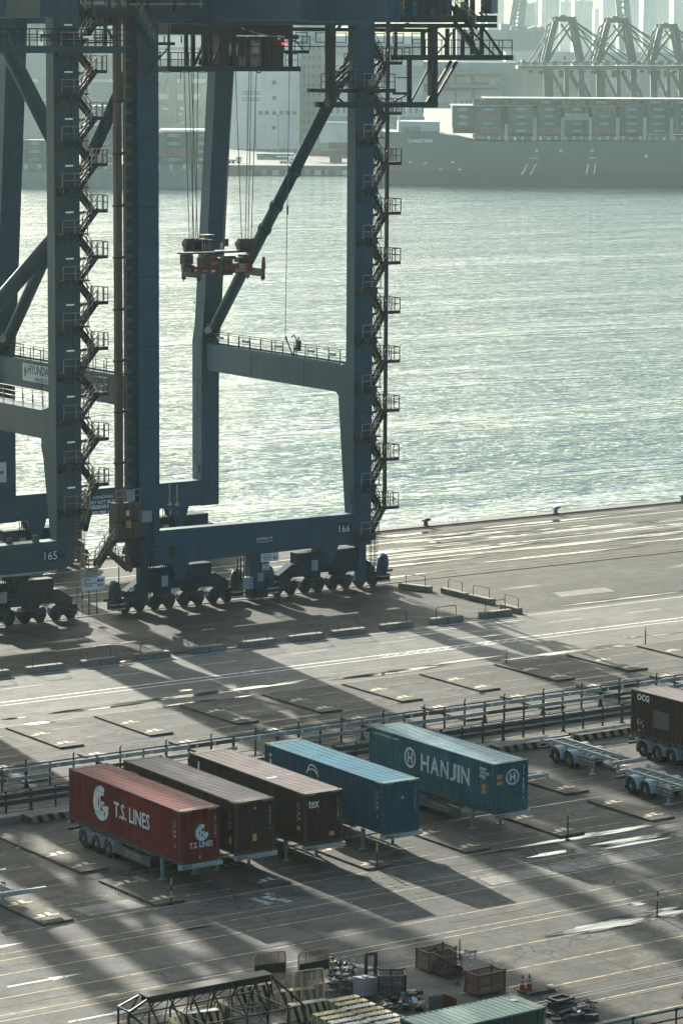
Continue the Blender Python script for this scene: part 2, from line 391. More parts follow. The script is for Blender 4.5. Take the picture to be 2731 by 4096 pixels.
def puddle(x, y, L, W, seed, z=.018):
    rnd = random.Random(seed); n = 40; pts = []
    ph = [rnd.uniform(0, 6.28) for _ in range(4)]
    for i in range(n):
        a = 2*math.pi*i/n; k = 1 + .22*math.sin(2*a+ph[0]) + .16*math.sin(3*a+ph[1]) + .1*math.sin(5*a+ph[2]) + .06*math.sin(9*a+ph[3])
        pts.append((x + math.copysign(abs(math.cos(a))**1.1, math.cos(a))*L/2*k, y + math.sin(a)*W/2*k, z))
    return struct(MB().add(pts, [tuple(range(n))]).build('puddle', M['puddle']))
B_ = zoomer(1300,2000,2731); E_ = zoomer(1400,3200,2731); A_ = zoomer(0,2500,1300); D_ = zoomer(0,3100,1300)
def pud_px(zm, xa, ya, xb, yb, W, seed):
    a, b = at(*zm(xa, ya)), at(*zm(xb, yb)); puddle((a.x+b.x)/2, (a.y+b.y)/2, abs(b.x-a.x)*1.5, W, seed)
for i, (zm, xa, ya, xb, yb, W) in enumerate([
    (E_,800,222,1370,132,.5),(E_,1130,215,1480,165,.42),(E_,1200,222,1470,190,.38),(E_,860,262,1045,240,.35),(E_,1020,620,1400,560,.7),(E_,1400,550,1568,515,.6),(E_,1310,492,1400,490,.3),(E_,490,722,560,715,.35),
    (B_,530,712,745,690,.55),(B_,280,755,345,745,.6),(B_,1235,645,1340,637,.35),(B_,1310,605,1385,600,.25),(B_,1380,595,1568,585,.3),(B_,510,555,560,550,.2),
    (A_,400,412,640,385,.3),(A_,240,425,410,408,.28),(A_,100,482,250,470,.5),(A_,820,385,1000,370,.4),(A_,1040,322,1130,315,.2),(A_,1120,350,1215,342,.2),(A_,20,455,120,448,.3),(A_,575,198,640,190,.25),(A_,860,320,940,312,.3),
    (B_,210,160,440,150,.9),(B_,480,160,650,150,.8),(B_,660,185,900,200,.5),(B_,380,170,560,200,.7),(B_,1080,120,1170,110,.6),(B_,890,135,1010,125,.4),(B_,1300,108,1460,98,.4),(B_,820,155,850,152,.3),(B_,560,100,700,88,.4),(B_,700,600,770,590,.12),
    (A_,590,178,650,172,.3),(A_,840,138,920,128,.3),(A_,1090,112,1150,105,.3),(D_,900,750,1000,730,.2)]):
    pud_px(zm, xa, ya, xb, yb, W*(2.5 if zm is E_ else 2.0), 100+i)
for i, (x, y, L_, W_) in enumerate(((70,93.9,22,.7),(84,91.2,30,.9),(74,87.2,26,.8),(95,88.9,30,.7),(80,84.3,26,.8),(105,86.3,26,.6),(72,80.6,20,.7),(92,82.0,30,.7),(112,83.6,24,.6),(88,78.0,26,.5),(104,79.2,24,.5),(66,76.0,14,.5),(98,94.0,24,.6),(78,57.3,16,.5),(92,57.0,14,.4),(30,43.0,16,.6),(44,42.2,14,.5),(58,41.6,14,.6))): puddle(x, y, L_, W_*2.0, 500+i)
# oil stains (dark, dull)
M['oil'] = paint('oil_stain', (.02,.02,.019), .45)
for i, (zm, xa, ya, xb, yb, W) in enumerate([(D_,945,678,1055,662,.35),(D_,695,722,800,712,.3),(D_,580,745,690,735,.2),(D_,570,690,690,672,.2),(E_,720,290,815,277,.25),(D_,1400,700,1465,692,.25),(D_,1060,712,1140,705,.3),(A_,480,535,550,520,.6)]):
    a, b = at(*zm(xa, ya)), at(*zm(xb, yb)); o = puddle((a.x+b.x)/2, (a.y+b.y)/2, abs(b.x-a.x), W, 300+i, .016); o.name = 'oil_stain'; o.data.materials[0] = M['oil']

# raised concrete pads in the trailer slots, with their corner marks
def pad(x, y0, y1, w, marks):
    m = MB(); h = .13
    m.prism([(x-.0, .002), (x+w, .002), (x+w, h-.02), (x+w-.02, h), (x+.02, h), (x, h-.02)], y0, y1, 'y')
    struct(m.build('concrete_pad', M['pad']))
    k = MB(); z = h + .004
    for yy in marks:
        k.add([(x+.10,yy,z),(x+.75,yy+.02,z),(x+.75,yy+.14,z),(x+.10,yy+.12,z)], [(0,1,2,3)])
        k.add([(x+.5,yy+.14,z),(x+.8,yy+.14,z),(x+.8,yy+.55,z),(x+.5,yy+.55,z)], [(0,1,2,3)])
        k.add([(x+.98,yy+.1,z),(x+1.62,yy+.1,z),(x+1.62,yy+.21,z),(x+.98,yy+.21,z)], [(0,1,2,3)])
        k.add([(x+.98,yy+.21,z),(x+1.26,yy+.21,z),(x+1.26,yy+.66,z),(x+.98,yy+.66,z)], [(0,1,2,3)])
    struct(k.build('pad_marking', M['cream_mark']))
for k in range(-2, 12):
    x = -2.88 + 6.65*k
    pad(x, -2.3, 3.6, 1.75, (-1.6, 2.1) if k > -1 else (-1.2, 1.6)); pad(x + .03, 5.6, 15.9, 1.75, (6.6, 9.4))
    x = 11.42 + 6.65*(k-1)
    pad(x, 33.1, 40.3, 1.75, (33.9, 37.0)); pad(x + .02, 25.9, 30.9, 1.75, (29.9, 26.7))
sl = MB()
for k in range(-2, 12):
    for y in (35.2, 38.4, 28.6): 
        x = 11.42 + 6.65*(k-1); sl.add([(x+2.4,y,.0125),(x+5.7,y,.0125),(x+5.7,y+.09,.0125),(x+2.4,y+.09,.0125)], [(0,1,2,3)])
    for y in (.5, 8.4, 11.4, -1.4):
        x = -2.88 + 6.65*k; sl.add([(x+2.4,y,.0125),(x+5.2,y,.0125),(x+5.2,y+.08,.0125),(x+2.4,y+.08,.0125)], [(0,1,2,3)])
struct(sl.build('slot_marking', marking('faded_slot_paint', (.52,.40,.22), .9)))

# ------------------------------------------------------------------ water
t = NT('harbour_water')
p = t.pos(obj=False)
w1 = t.noise(t.pos((.09,.30,1), False, (0,0,R(28))), 1.0, 2, .5, .2)
w2 = t.noise(t.pos((.40,.95,1), False, (0,0,R(42))), 1.0, 2, .5, .3)
w3 = t.noise(t.pos((1.3,2.4,1), False, (0,0,R(20))), 1.0, 2, .5)
gust = t.noise(t.pos((.004,.045,1), False, (0,0,R(33))), 1.0, 5, .65, .6)
gust2 = t.noise(t.pos((.02,.16,1), False, (0,0,R(36))), 1.0, 4, .6, .4)
amp = t.math('MULTIPLY', t.ramp(gust, .34, .66, .5, 1.4), t.ramp(gust2, .32, .68, .6, 1.4))
h = t.math('ADD', t.math('MULTIPLY', w1, WAVE[0]), t.math('ADD', t.math('MULTIPLY', w2, WAVE[1]), t.math('MULTIPLY', w3, WAVE[2])))
t.col((.085,.160,.135)); t.rough(.08); t.b.inputs['IOR'].default_value = 4.2; t.b.inputs['Specular IOR Level'].default_value = .5
t.bump(t.math('MULTIPLY', h, amp), 1.0, 1.0)
wm = MB(); wm.add([(-1400, QE-2, -4), (4200, QE-2, -4), (4200, 4800, -4), (-1400, 4800, -4)], [(0,1,2,3)])
struct(wm.build('water', t.m))

# ------------------------------------------------------------------ light, air, camera
w = bpy.data.worlds.new('World'); sc.world = w; w.use_nodes = True
nt = w.node_tree; nt.nodes.clear()
sky = nt.nodes.new('ShaderNodeTexSky'); sky.sky_type = 'NISHITA'; sky.sun_disc = False
sky.sun_elevation = R(SUN_EL); sky.sun_rotation = R(SUN_AZ); sky.air_density = 1.0; sky.dust_density = 6.0; sky.ozone_density = 2.0; sky.altitude = 0
bg = nt.nodes.new('ShaderNodeBackground'); bg.inputs['Strength'].default_value = SKY
ou = nt.nodes.new('ShaderNodeOutputWorld'); tn = nt.nodes.new('ShaderNodeMix'); tn.data_type = 'RGBA'; tn.blend_type = 'MULTIPLY'; tn.inputs[0].default_value = 1; tn.inputs[7].default_value = (.94, 1.05, 1.05, 1); nt.links.new(sky.outputs[0], tn.inputs[6]); nt.links.new(tn.outputs[2], bg.inputs[0]); nt.links.new(bg.outputs[0], ou.inputs[0])
L = bpy.data.lights.new('sun', 'SUN'); L.energy = SUN; L.angle = R(.53); L.color = (1.0, .97, .865)
so = bpy.data.objects.new('sun', L); COL.objects.link(so)
to_sun = Vector((math.sin(R(SUN_AZ))*math.cos(R(SUN_EL)), math.cos(R(SUN_AZ))*math.cos(R(SUN_EL)), math.sin(R(SUN_EL))))
so.rotation_euler = (-to_sun).to_track_quat('-Z', 'Y').to_euler(); so.location = (0, 60, 120)

hm = bpy.data.materials.new('harbour_haze'); hm.use_nodes = True; ht = hm.node_tree; ht.nodes.clear()
ho = ht.nodes.new('ShaderNodeOutputMaterial'); hv = ht.nodes.new('ShaderNodeVolumePrincipled')
hv.inputs['Color'].default_value = HAZE_C; hv.inputs['Density'].default_value = HAZE; hv.inputs['Anisotropy'].default_value = HAZE_G
ht.links.new(hv.outputs[0], ho.inputs['Volume'])
hb = MB(); hb.box(-1500, -430, -10, 4300, 4900, 185)
ha = hb.build('haze', hm); ha['kind'] = 'stuff'; ha.display_type = 'WIRE'

cam = bpy.data.cameras.new('camera'); co = bpy.data.objects.new('camera', cam); COL.objects.link(co)
cam.sensor_fit = 'VERTICAL'; cam.sensor_height = 36.0; cam.lens = FPX / PH * 36.0; cam.clip_end = 20000; cam.clip_start = 1
co.matrix_world = Matrix(((AR.x, AU.x, -AF.x, CP.x), (AR.y, AU.y, -AF.y, CP.y), (AR.z, AU.z, -AF.z, CP.z), (0,0,0,1)))
sc.camera = co
sc.render.engine = 'CYCLES'
sc.cycles.use_denoising = True
sc.cycles.max_bounces = 6; sc.cycles.diffuse_bounces = 2; sc.cycles.glossy_bounces = 3; sc.cycles.volume_bounces = 1
sc.cycles.sample_clamp_indirect = 6; sc.cycles.sample_clamp_direct = 0
sc.view_settings.view_transform = 'Standard'; sc.view_settings.look = 'None'; sc.view_settings.exposure = EXPO; sc.view_settings.gamma = 1
# ------------------------------------------------------------------ crane paint
CB = (.010, .068, .108)
M['crane'] = paint('crane_blue', CB, .5, var=.22, streak=.6, rust=.2, scale=.55, rustc=(.05,.035,.028)); M['brace'] = paint('brace_blue', (.008,.046,.074), .75, var=.2, streak=.4, rust=.12, scale=.5, spec=.12); M['balance'] = paint('balance_blue', (.014,.040,.062), .8, var=.25, streak=.5, rust=.2, spec=.1)
M['crane2'] = paint('crane_grey_blue', (.030, .078, .092), .5, var=.16, streak=.4, rust=.08, scale=.5)
M['crane_dk'] = paint('crane_dark_steel', (.010, .024, .036), .55, var=.2, streak=.3, rust=.1)
M['brown_mast'] = paint('brown_mast', (.105, .065, .045), .6, rust=.5)
M['rail_tan'] = paint('weathered_handrail', (.36, .27, .19), .5, rust=.2)
M['bogie'] = paint('bogie_grey', (.022, .036, .044), .75, rust=.25)
M['wheel'] = paint('cast_wheel', (.03, .03, .032), .5, metal=.4, rust=.3)
M['tarp_blue'] = paint('blue_tarpaulin', (.008,.062,.088), .6, var=.35, streak=.2)
M['tarp_green'] = paint('green_tarpaulin', (.008,.055,.04), .6, var=.35, streak=.2)
M['white'] = paint('white_paint', (.62, .64, .60), .5, var=.1, streak=.25)
M['sign_dk'] = paint('sign_dark_ground', (.012, .022, .026), .5, var=.1)
M['sign_blue'] = paint('sign_blue', (.012, .05, .11), .45, var=.1)
M['sign_white'] = paint('sign_white', (.70, .71, .67), .5, var=.08, streak=.3, rust=.12)
M['ink'] = paint('black_ink', (.02, .022, .024), .5, var=.05, streak=0)
M['grey_box'] = paint('grey_box', (.30, .31, .30), .5, var=.15, rust=.1)
M['lamp_tube'] = emis('lit_tube', (.8, .78, .66), .10)
M['glass'] = paint('cab_glass', (.02, .03, .03), .08, var=.05, streak=0)
M['lightglass'] = paint('pale_cab_window', (.42, .50, .48), .25, var=.08, streak=0)
M['rope'] = paint('wire_rope', (.025, .026, .026), .5)
M['buff'] = paint('pale_pipe', (.42, .36, .27), .5)
M['tan_door'] = paint('tan_door', (.30, .23, .19), .55, rust=.1)
M['flood'] = paint('floodlight_shell', (.45, .44, .38), .35)

def rail_run(mb, pts, h=1.05, r=.028, mids=1, post=1.4, n=5):
    """handrail over a polyline of deck points"""
    for a, b in zip(pts[:-1], pts[1:]):
        a, b = Vector(a), Vector(b); U = Vector((0,0,h))
        mb.tube(a+U, b+U, r, n)
        for k in range(1, mids+1): mb.tube(a+U*(k/(mids+1)), b+U*(k/(mids+1)), r*.8, n)
        m = max(1, round((b-a).length/post))
        for i in range(m+1):
            q = a + (b-a)*(i/m); mb.tube(q, q+U, r*1.1, n)
    return mb
def flight(par, org, a, b, w, mat, rmat, yo=(0,1,0), nst=9, rails=(0, 1)):
    """one stair flight from a (low, inner edge) to b (high), width w along yo"""
    a, b, yo = Vector(a), Vector(b), Vector(yo)
    s = MB(); 
    for e in (0, 1): s.beam(a + yo*(w*e), b + yo*(w*e), .07, .36)
    dx = (b-a)
    for i in range(nst):
        q = a + dx*((i+.5)/nst); hx = Vector((dx.x, dx.y, 0)).normalized()*.11
        s.beam(q - hx + yo*.02, q - hx + yo*(w-.02), .03, .02); s.add([q-hx, q+hx, q+hx+yo*w, q-hx+yo*w], [(0,1,2,3)])
    f = s.build('stair_flight', mat, par, org)
    h = MB(); U = Vector((0,0,1.0))
    for e in rails:
        o = yo*(w*e)
        for k in (1.0, .55): h.tube(a+o+U*k, b+o+U*k, .034, 5)
        for i in range(4): q = a + o + dx*((i+.3)/3.6); h.tube(q, q+U, .036, 5)
    h.build('handrail', rmat, f, org)
    return f
def stair_tower(par, org, xleg0, xleg1, xr, xout, yfr, zr, step, mat, rmat, pole=None, lamps=False, first_low=False):
    """zig-zag stair on the end of a leg: landings at the outer side at heights zr, inner landings half way between"""
    yi = yfr + .05
    for i, z in enumerate(zr):
        d = MB(); d.box(xr - .15, yi - .05, z - .26, xout, yi + 1.55, z); d.beam((xleg1, yi+.75, z-.3), (xout-.2, yi+.75, z-.14), .14, .2)
        ln = d.build('landing', mat, par, org)
        h = rail_run(MB(), [(xr+.5, yi, z), (xout, yi, z), (xout, yi+1.5, z), (xr+.2, yi+1.5, z)], 1.05, .04, 1, .75); h.build('handrail', rmat, ln, org)
        zl = z - step/2
        d = MB(); d.box(xleg0 + .15, yfr - 1.0, zl - .08, xleg1 + .3, yfr, zl)
        for bx in (xleg0 + .25, xleg0 + .95): d.box(bx, yfr - 1.02, zl - .5, bx + .62, yfr - .96, zl + .06)
        d.prism([(yfr - .95, zl - .08), (yfr, zl - .08), (yfr, zl - .75)], xleg0 + .2, xleg0 + .3, 'x'); d.prism([(yfr - .95, zl - .08), (yfr, zl - .08), (yfr, zl - .75)], xleg1 - .3, xleg1 - .2, 'x')
        ln2 = d.build('landing', mat, par, org)
        h = rail_run(MB(), [(xleg0 + .15, yfr - .98, zl), (xleg1 + .1, yfr - .98, zl), (xleg1 + .35, yfr - .6, zl)], 1.05, .028, 1, .9); h.build('handrail', M['rail_tan'], ln2, org)
        flight(par, org, (xleg1 + .12, yi, zl), (xr, yi, z), .62, mat, rmat)
        flight(par, org, (xr, yi + .78, z), (xleg1 + .12, yi + .78, z + step/2), .62, mat, rmat)
        if lamps:
            e = MB(); e.box(xleg0 + .95, yfr - .12, zl + 1.55, xleg0 + 1.6, yfr - .03, zl + 1.66); e.build('stair_lamp', M['lamp_tube'], par, org)
    if pole:
        p = MB(); p.box(xr - .12 + .42, yi + .55, pole[0], xr + .12 + .42, yi + .8, pole[1]); p.tube((xr + .12, yi + .2, pole[0]), (xr + .12, yi + .2, pole[1]), .04, 6); p.build('stair_post', mat, par, org)

def gusset(mb, x, z0, z1, y0, y1, w=.9):
    mb.prism([(x-w, z1), (x+w, z1), (x+w*.45, z0+.15), (x+w*.25, z0), (x-w*.25, z0), (x-w*.45, z0+.15)], y0, y1, 'y')
def bogie(par, org, x, y, mat):
    b = MB(); b.prism([(x-.95,.26),(x-.35,.26),(x-.25,.40),(x+.25,.40),(x+.35,.26),(x+.95,.26),(x+1.12,.48),(x+1.14,1.0),(x+.95,1.2),(x-.95,1.2),(x-1.14,1.0),(x-1.12,.48)], y-.34, y+.34, 'y')
    for s in (-1, 1): b.box(x+s*.62-.16, y-.44, .30, x+s*.62+.16, y-.34, .98)
    b.box(x-.12, y-.42, .45, x+.12, y-.34, 1.2); b.box(x-.95, y-.40, 1.02, x+.95, y-.34, 1.10)
    bo = b.build('bogie', mat, par, org)
    for s in (-1, 1):
        w = MB(); w.disc((x+s*.66, y, .42), .40, .30, 'y', 20); w.disc((x+s*.66, y-.18, .42), .45, .06, 'y', 20); w.disc((x+s*.66, y-.45, .55), .11, .06, 'y', 10); w.build('wheel', M['wheel'], bo, org, True)
    d = MB(); d.box(x-.42, y-.62, .55, x+.18, y-.42, .98); d.tube((x+.18, y-.52, .76), (x+.5, y-.52, .76), .13, 10); d.build('drive_motor', M['crane_dk'], bo, org)
    h = MB(); h.path([(x+1.1, y-.3, 1.0), (x+1.3, y-.32, .62), (x+1.5, y-.3, .95)], .035, 5); h.build('hose', M['rope'], bo, org)
    return bo
def corner(par, org, x, y, zs, mat, flip=1):
    """balance-beam tree under a sill corner: 4 bogies, 2 sub-balances, 1 main balance"""
    m = MB(); gusset(m, x, 2.35, zs+.02, y-.72, y-.50); gusset(m, x, 2.35, zs+.02, y+.50, y+.72); m.disc((x, y-.76, 2.85), .32, .12, 'y', 18); m.disc((x, y-.82, 2.85), .18, .12, 'y', 12)
    m.box(x-.8, y-.45, zs-.25, x+.8, y+.45, zs+.02); m.build('pivot_bracket', mat, par, org)
    e = MB(); e.prism([(x-3.05,3.40),(x+3.05,3.40),(x+3.05,2.3),(x+2.5,2.3),(x+2.3,2.35),(x+1.6,2.1),(x+.6,1.62),(x-.6,1.62),(x-1.6,2.1),(x-2.3,2.35),(x-2.5,2.3),(x-3.05,2.3)], y-.48, y+.48, 'y')
    e.box(x-2.2, y-.56, 2.75, x+2.0, y-.52, 2.82); e.box(x-2.2, y-.56, 2.62, x+2.0, y-.52, 2.68); e.build('main_balance', M['balance'] if mat is M['crane'] else mat, par, org)
    for s in (-1, 1):
        xc = x + s*2.72
        q = MB(); q.prism([(xc-2.05,1.22),(xc-.95,1.22),(xc-.7,1.45),(xc+.7,1.45),(xc+.95,1.22),(xc+2.05,1.22),(xc+2.05,1.72),(xc+.8,2.5),(xc-.8,2.5),(xc-2.05,1.72)], y-.42, y+.42, 'y')
        q.box(xc-1.6, y-.49, 1.72, xc+1.6, y-.45, 1.78); q.box(xc-1.6, y-.49, 1.5, xc+1.6, y-.45, 1.56); q.disc((xc, y-.5, 2.2), .2, .14, 'y', 14)
        q.build('sub_balance', M['balance'] if mat is M['crane'] else mat, par, org)
        for s2 in (-1, 1): bogie(par, org, xc + s2*1.36, y, M['bogie'])
    c = MB(); c.box(x-1.75, y-.78, 1.9, x-1.18, y-.66, 2.75); c.build('junction_box', M['grey_box'], par, org)
    c = MB()
    for k in range(4): c.tube((x-1.75+k*.2, y-.72, 2.6), (x-1.75+k*.2, y-.72, zs), .04, 6)
    c.build('cable_conduit', M['crane_dk'], par, org)
def motor_cover(par, org, x, y, mat, s=1, stripes=True):
    b = MB(); n = 9; pro = [(.0,.42,.95),(.25,.50,1.2),(.55,.52,1.6),(.8,.44,2.2),(.95,.30,2.5),(1.0,.12,2.58)]
    rings = []
    for k, (tt, rr, zz) in enumerate(pro):
        row = []
        for i in range(n):
            a = 2*math.pi*i/n; w = 1 + .14*math.sin(3*a + k*.6)
            row.append((x + rr*w*math.cos(a)*1.05 + s*.12*tt, y + rr*w*math.sin(a)*.9, zz + .07*math.sin(2*a+k)))
        rings.append(row)
    vs = [p for r_ in rings for p in r_]; fs = [(k*n+i, k*n+(i+1) % n, (k+1)*n+(i+1) % n, (k+1)*n+i) for k in range(len(pro)-1) for i in range(n)] + [tuple(range((len(pro)-1)*n, len(pro)*n))]
    b.add(vs, fs); b.build('tarpaulin_cover', mat, par, org)
    d = MB(); d.box(x-.5, y-.45, .3, x+.5, y+.45, .95); d.build('travel_motor', M['crane_dk'], par, org)
    for z in (.42, .8):
        h = MB(); h.path([(x-.62, y-.2, z), (x-.55, y-.56, z), (x+.55, y-.56, z), (x+.62, y-.2, z)], .06, 6); h.build('bumper_hoop', M['buff'], par, org)
    h = MB(); h.tube((x+s*.5, y, 1.12), (x+s*1.05, y, 1.12), .1, 8); h.build('buffer', M['crane_dk'], par, org)

# ------------------------------------------------------------------ gantry crane 166
ORG = (51.95, 73.5, 0)
K = thing('gantry_crane', 'dark blue container gantry crane numbered 166 with zigzag stair on its outer leg', 'gantry crane', ORG, 'quay gantry cranes at the berth')
YF, YB = 72.55, 73.7
def P(mb, name, m=None, par=None): return mb.build(name, m or M['crane'], par or K, ORG)
for x0, x1 in ((40.85, 42.72), (61.22, 63.02)):
    b = MB(); b.prism([(YF,3.62),(YB+.05,3.62),(YB+.05,6.2),(74.75,15.3),(74.85,18.3),(73.75,18.6),(YB,20.5),(YB,56),(YF,56)], x0, x1, 'x'); P(b, 'leg')
    b = MB(); b.prism([(96.0,4.15),(97.5,4.15),(97.5,18.6),(97.1,20.2),(93.6,56),(92.4,56),(95.65,20.2),(95.95,18.6)], x0, x1, 'x'); P(b, 'leg')
    # portal tie beam towards the water
    b = MB(); b.prism([(73.75,18.35),(95.9,18.35),(95.9,16.15),(75.6,16.1),(74.9,15.6),(74.6,15.0),(73.75,15.0)], x0+.28, x1-.28, 'x'); P(b, 'portal_beam')
    h = rail_run(MB(), [(x0+.32, 75.0, 18.36), (x0+.32, 95.6, 18.36)], 1.1, .035, 1, 1.75); rail_run(h, [(x1-.32, 75.0, 18.36), (x1-.32, 95.6, 18.36)], 1.1, .035, 1, 1.75)
    k = MB()
    for e in (x0+.30, x1-.36): k.box(e, 75.0, 18.36, e+.06, 95.6, 18.5)
    P(k, 'toe_board'); P(h, 'walkway_rail', M['crane_dk'])
    # diagonal tube with collars
    xm = (x0+x1)/2; a, c = Vector((xm, 73.9, 43.9)), Vector((xm, 96.2, 18.9))
    d = MB(); d.tube(a, c, .50, 20); P(d, 'diagonal_brace', M['brace']).data.polygons.foreach_set('use_smooth', [True]*22)
    for t in (.40, .52, .60):
        q = a + (c-a)*t; n = (c-a).normalized(); d = MB(); d.tube(q - n*.16, q + n*.16, .60, 20); P(d, 'brace_collar', M['brace'])
    # bolts/lugs on the legs
    for z in (7.5, 8.6):
        d = MB(); d.disc((x0-.05, 73.1, z), .42, .1, 'x', 16); P(d, 'access_cover')
        break
    d = MB(); d.disc((x0-.05, 96.75, 7.4), .42, .1, 'x', 16); P(d, 'access_cover')
M['patch_paint'] = paint('repainted_blue', (.022, .075, .108), .5, var=.1, streak=.3, scale=.6); M['seam_blue'] = paint('weld_line', (.006,.026,.042), .6)
for x0, x1 in ((40.85, 42.72), (61.22, 63.02)):
    for z in (10.2, 14.6, 21.0, 26.4, 31.8, 37.2, 42.6):
        b = MB(); b.box(x0-.012, YF-.014, z, x1+.01, YF-.002, z+.06); P(b, 'weld_seam', M['seam_blue'])
    for z in (9.5, 13.5):
        b = MB(); b.box(x0-.012, 95.985, z, x1+.01, 95.998, z+.06); P(b, 'weld_seam', M['seam_blue'])
    for y in (80.3, 88.4):
        b = MB(); b.box(x0+.262, y, 16.2, x0+.278, y+.07, 18.3); P(b, 'weld_seam', M['seam_blue'])
rp = random.Random(12)
for x0 in (40.85, 61.22):
    for i in range(9):
        z = rp.uniform(7, 18); yy = 72.75 + rp.random()*.5; w_, h_ = rp.uniform(.12,.4), rp.uniform(.3,1.3); b = MB(); b.box(x0-.012, yy, z, x0-.002, yy+w_, z+h_); P(b, 'paint_patch', M['patch_paint'])
    for i in range(8):
        z = rp.uniform(7, 18); yy = 96.1 + rp.random()*.8; w_, h_ = rp.uniform(.12,.4), rp.uniform(.4,2.0); b = MB(); b.box(x0-.012, yy, z, x0-.002, yy+w_, z+h_); P(b, 'paint_patch', M['patch_paint'])
    for z in (8.8, 12.0, 15.2, 18.8, 22.0):
        for yy in (96.25, 97.1): b = MB(); b.disc((x0-.03, yy, z), .09, .06, 'x', 8); P(b, 'bolt_head', M['seam_blue'])
# sills
b = MB(); b.prism([(42.70,3.68),(61.24,3.82),(61.24,6.32),(42.70,6.42)], YF+.03, YF+1.06, 'y'); P(b, 'sill_beam')
b = MB(); b.box(38.0, 96.03, 4.2, 61.24, 97.3, 6.42); P(b, 'sill_beam')
b = MB(); b.box(43.6, YF+.015, 4.3, 44.3, YF+.05, 5.1); P(b, 'hatch_plate', M['crane_dk'])
for x in (42.72+3.6, 50.5, 57.0):
    b = MB(); b.box(x, YF+.012, 3.9, x+.05, YF+.04, 6.3); P(b, 'weld_seam', M['crane_dk'])
# post extension below the legs to the rail guard
for x in (41.0, 61.9):
    b = MB(); b.box(x, 72.7, .55, x+.75, 73.3, 3.64); P(b, 'guide_post')
for x in (44.75, 59.05): corner(K, ORG, x, 73.5, 3.75, M['crane'])
for x in (44.75, 59.0): corner(K, ORG, x, 96.7, 4.22, M['crane'])
motor_cover(K, ORG, 39.2, 73.45, M['tarp_blue'], -1); motor_cover(K, ORG, 50.35, 73.4, M['tarp_green'], 1); motor_cover(K, ORG, 53.55, 73.4, M['tarp_blue'], -1); motor_cover(K, ORG, 64.75, 73.4, M['tarp_blue'], 1)
motor_cover(K, ORG, 39.2, 96.6, M['crane_dk'], -1)
# storm anchor pedestal between the two landside corners
b = MB(); b.prism([(51.35,3.75),(53.3,3.75),(53.1,2.9),(52.75,1.9),(52.75,.2),(51.35,.2)], 72.75, 73.6, 'y'); P(b, 'anchor_pedestal')
b = MB(); b.box(51.3, 72.55, .15, 52.9, 73.6, .95); P(b, 'anchor_foot', M['crane_dk'])
b = MB(); b.box(50.55, 72.5, 1.0, 51.45, 73.2, 1.95); P(b, 'control_box', M['grey_box'])
b = MB(); b.box(52.0, 72.62, 1.5, 52.5, 72.72, 2.2); P(b, 'control_box', M['grey_box'])
b = MB()
for x in (50.15, 50.45, 50.75, 51.05): b.tube((x, 72.8, 1.2), (x, 72.8, 3.75), .05, 6)
for z in (1.6, 2.2, 2.8, 3.4): b.tube((50.15, 72.8, z), (51.05, 72.8, z), .03, 6)
b.tube((50.15,72.8,1.4),(50.45,72.8,2.1),.03,5); b.tube((50.15,72.8,2.1),(50.45,72.8,2.9),.03,5); P(b, 'cable_ladder', M['crane_dk'])
def sign(par, org, px, size, z0, y, bg, lines, ink, name='sign_board', fr=None):
    """flat board facing -Y; lines: (text, cx, cz, w, h) in board fractions"""
    b = MB(); b.box(px, y-.03, z0, px+size[0], y, z0+size[1]); s = b.build(name, bg, par, org)
    t = MB()
    for tx, cx, cz, w, h in lines: text(t, tx, (px+size[0]*cx, y-.034, z0+size[1]*cz), (1,0,0), (0,0,1), size[0]*w, size[1]*h, .004)
    if lines: t.build('lettering', ink, s, org)
    return s
sign(K, ORG, 51.65, (1.75,.68), 4.55, YF+.012, M['sign_blue'], [('安全操作負荷六十噸', .5, .66, .9, .34), ('Safe Working Load 60 Tons', .5, .27, .9, .22)], M['sign_white'])
sign(K, ORG, 59.7, (1.3,.86), 4.75, YF+.012, M['sign_dk'], [('166', .5, .5, .82, .7)], M['sign_white'], 'number_plate')
sign(K, ORG, 52.25, (1.7,.72), 3.05, 72.62, M['sign_white'], [('CAUTION', .3, .75, .4, .14), ('起重機移動時 請勿接近', .36, .5, .55, .14), ('KEEP CLEAR', .35, .25, .4, .12), ('● ● ●', .8, .4, .2, .3)], M['ink'])
sign(K, ORG, 52.4, (.68,.5), 2.4, 72.62, M['sign_white'], [('EMERGENCY', .5, .8, .8, .16), ('STOP', .5, .55, .5, .2), ('緊急停止', .5, .24, .8, .26)], M['ink'])
sign(K, ORG, 40.1, (.42,.34), 1.75, 72.9, M['sign_white'], [('NO', .5, .7, .4, .2), ('STEP', .5, .35, .7, .2)], M['ink'])
sign(K, ORG, 63.4, (.42,.34), 1.75, 72.9, M['sign_white'], [('NO', .5, .7, .4, .2), ('STEP', .5, .35, .7, .2)], M['ink'])
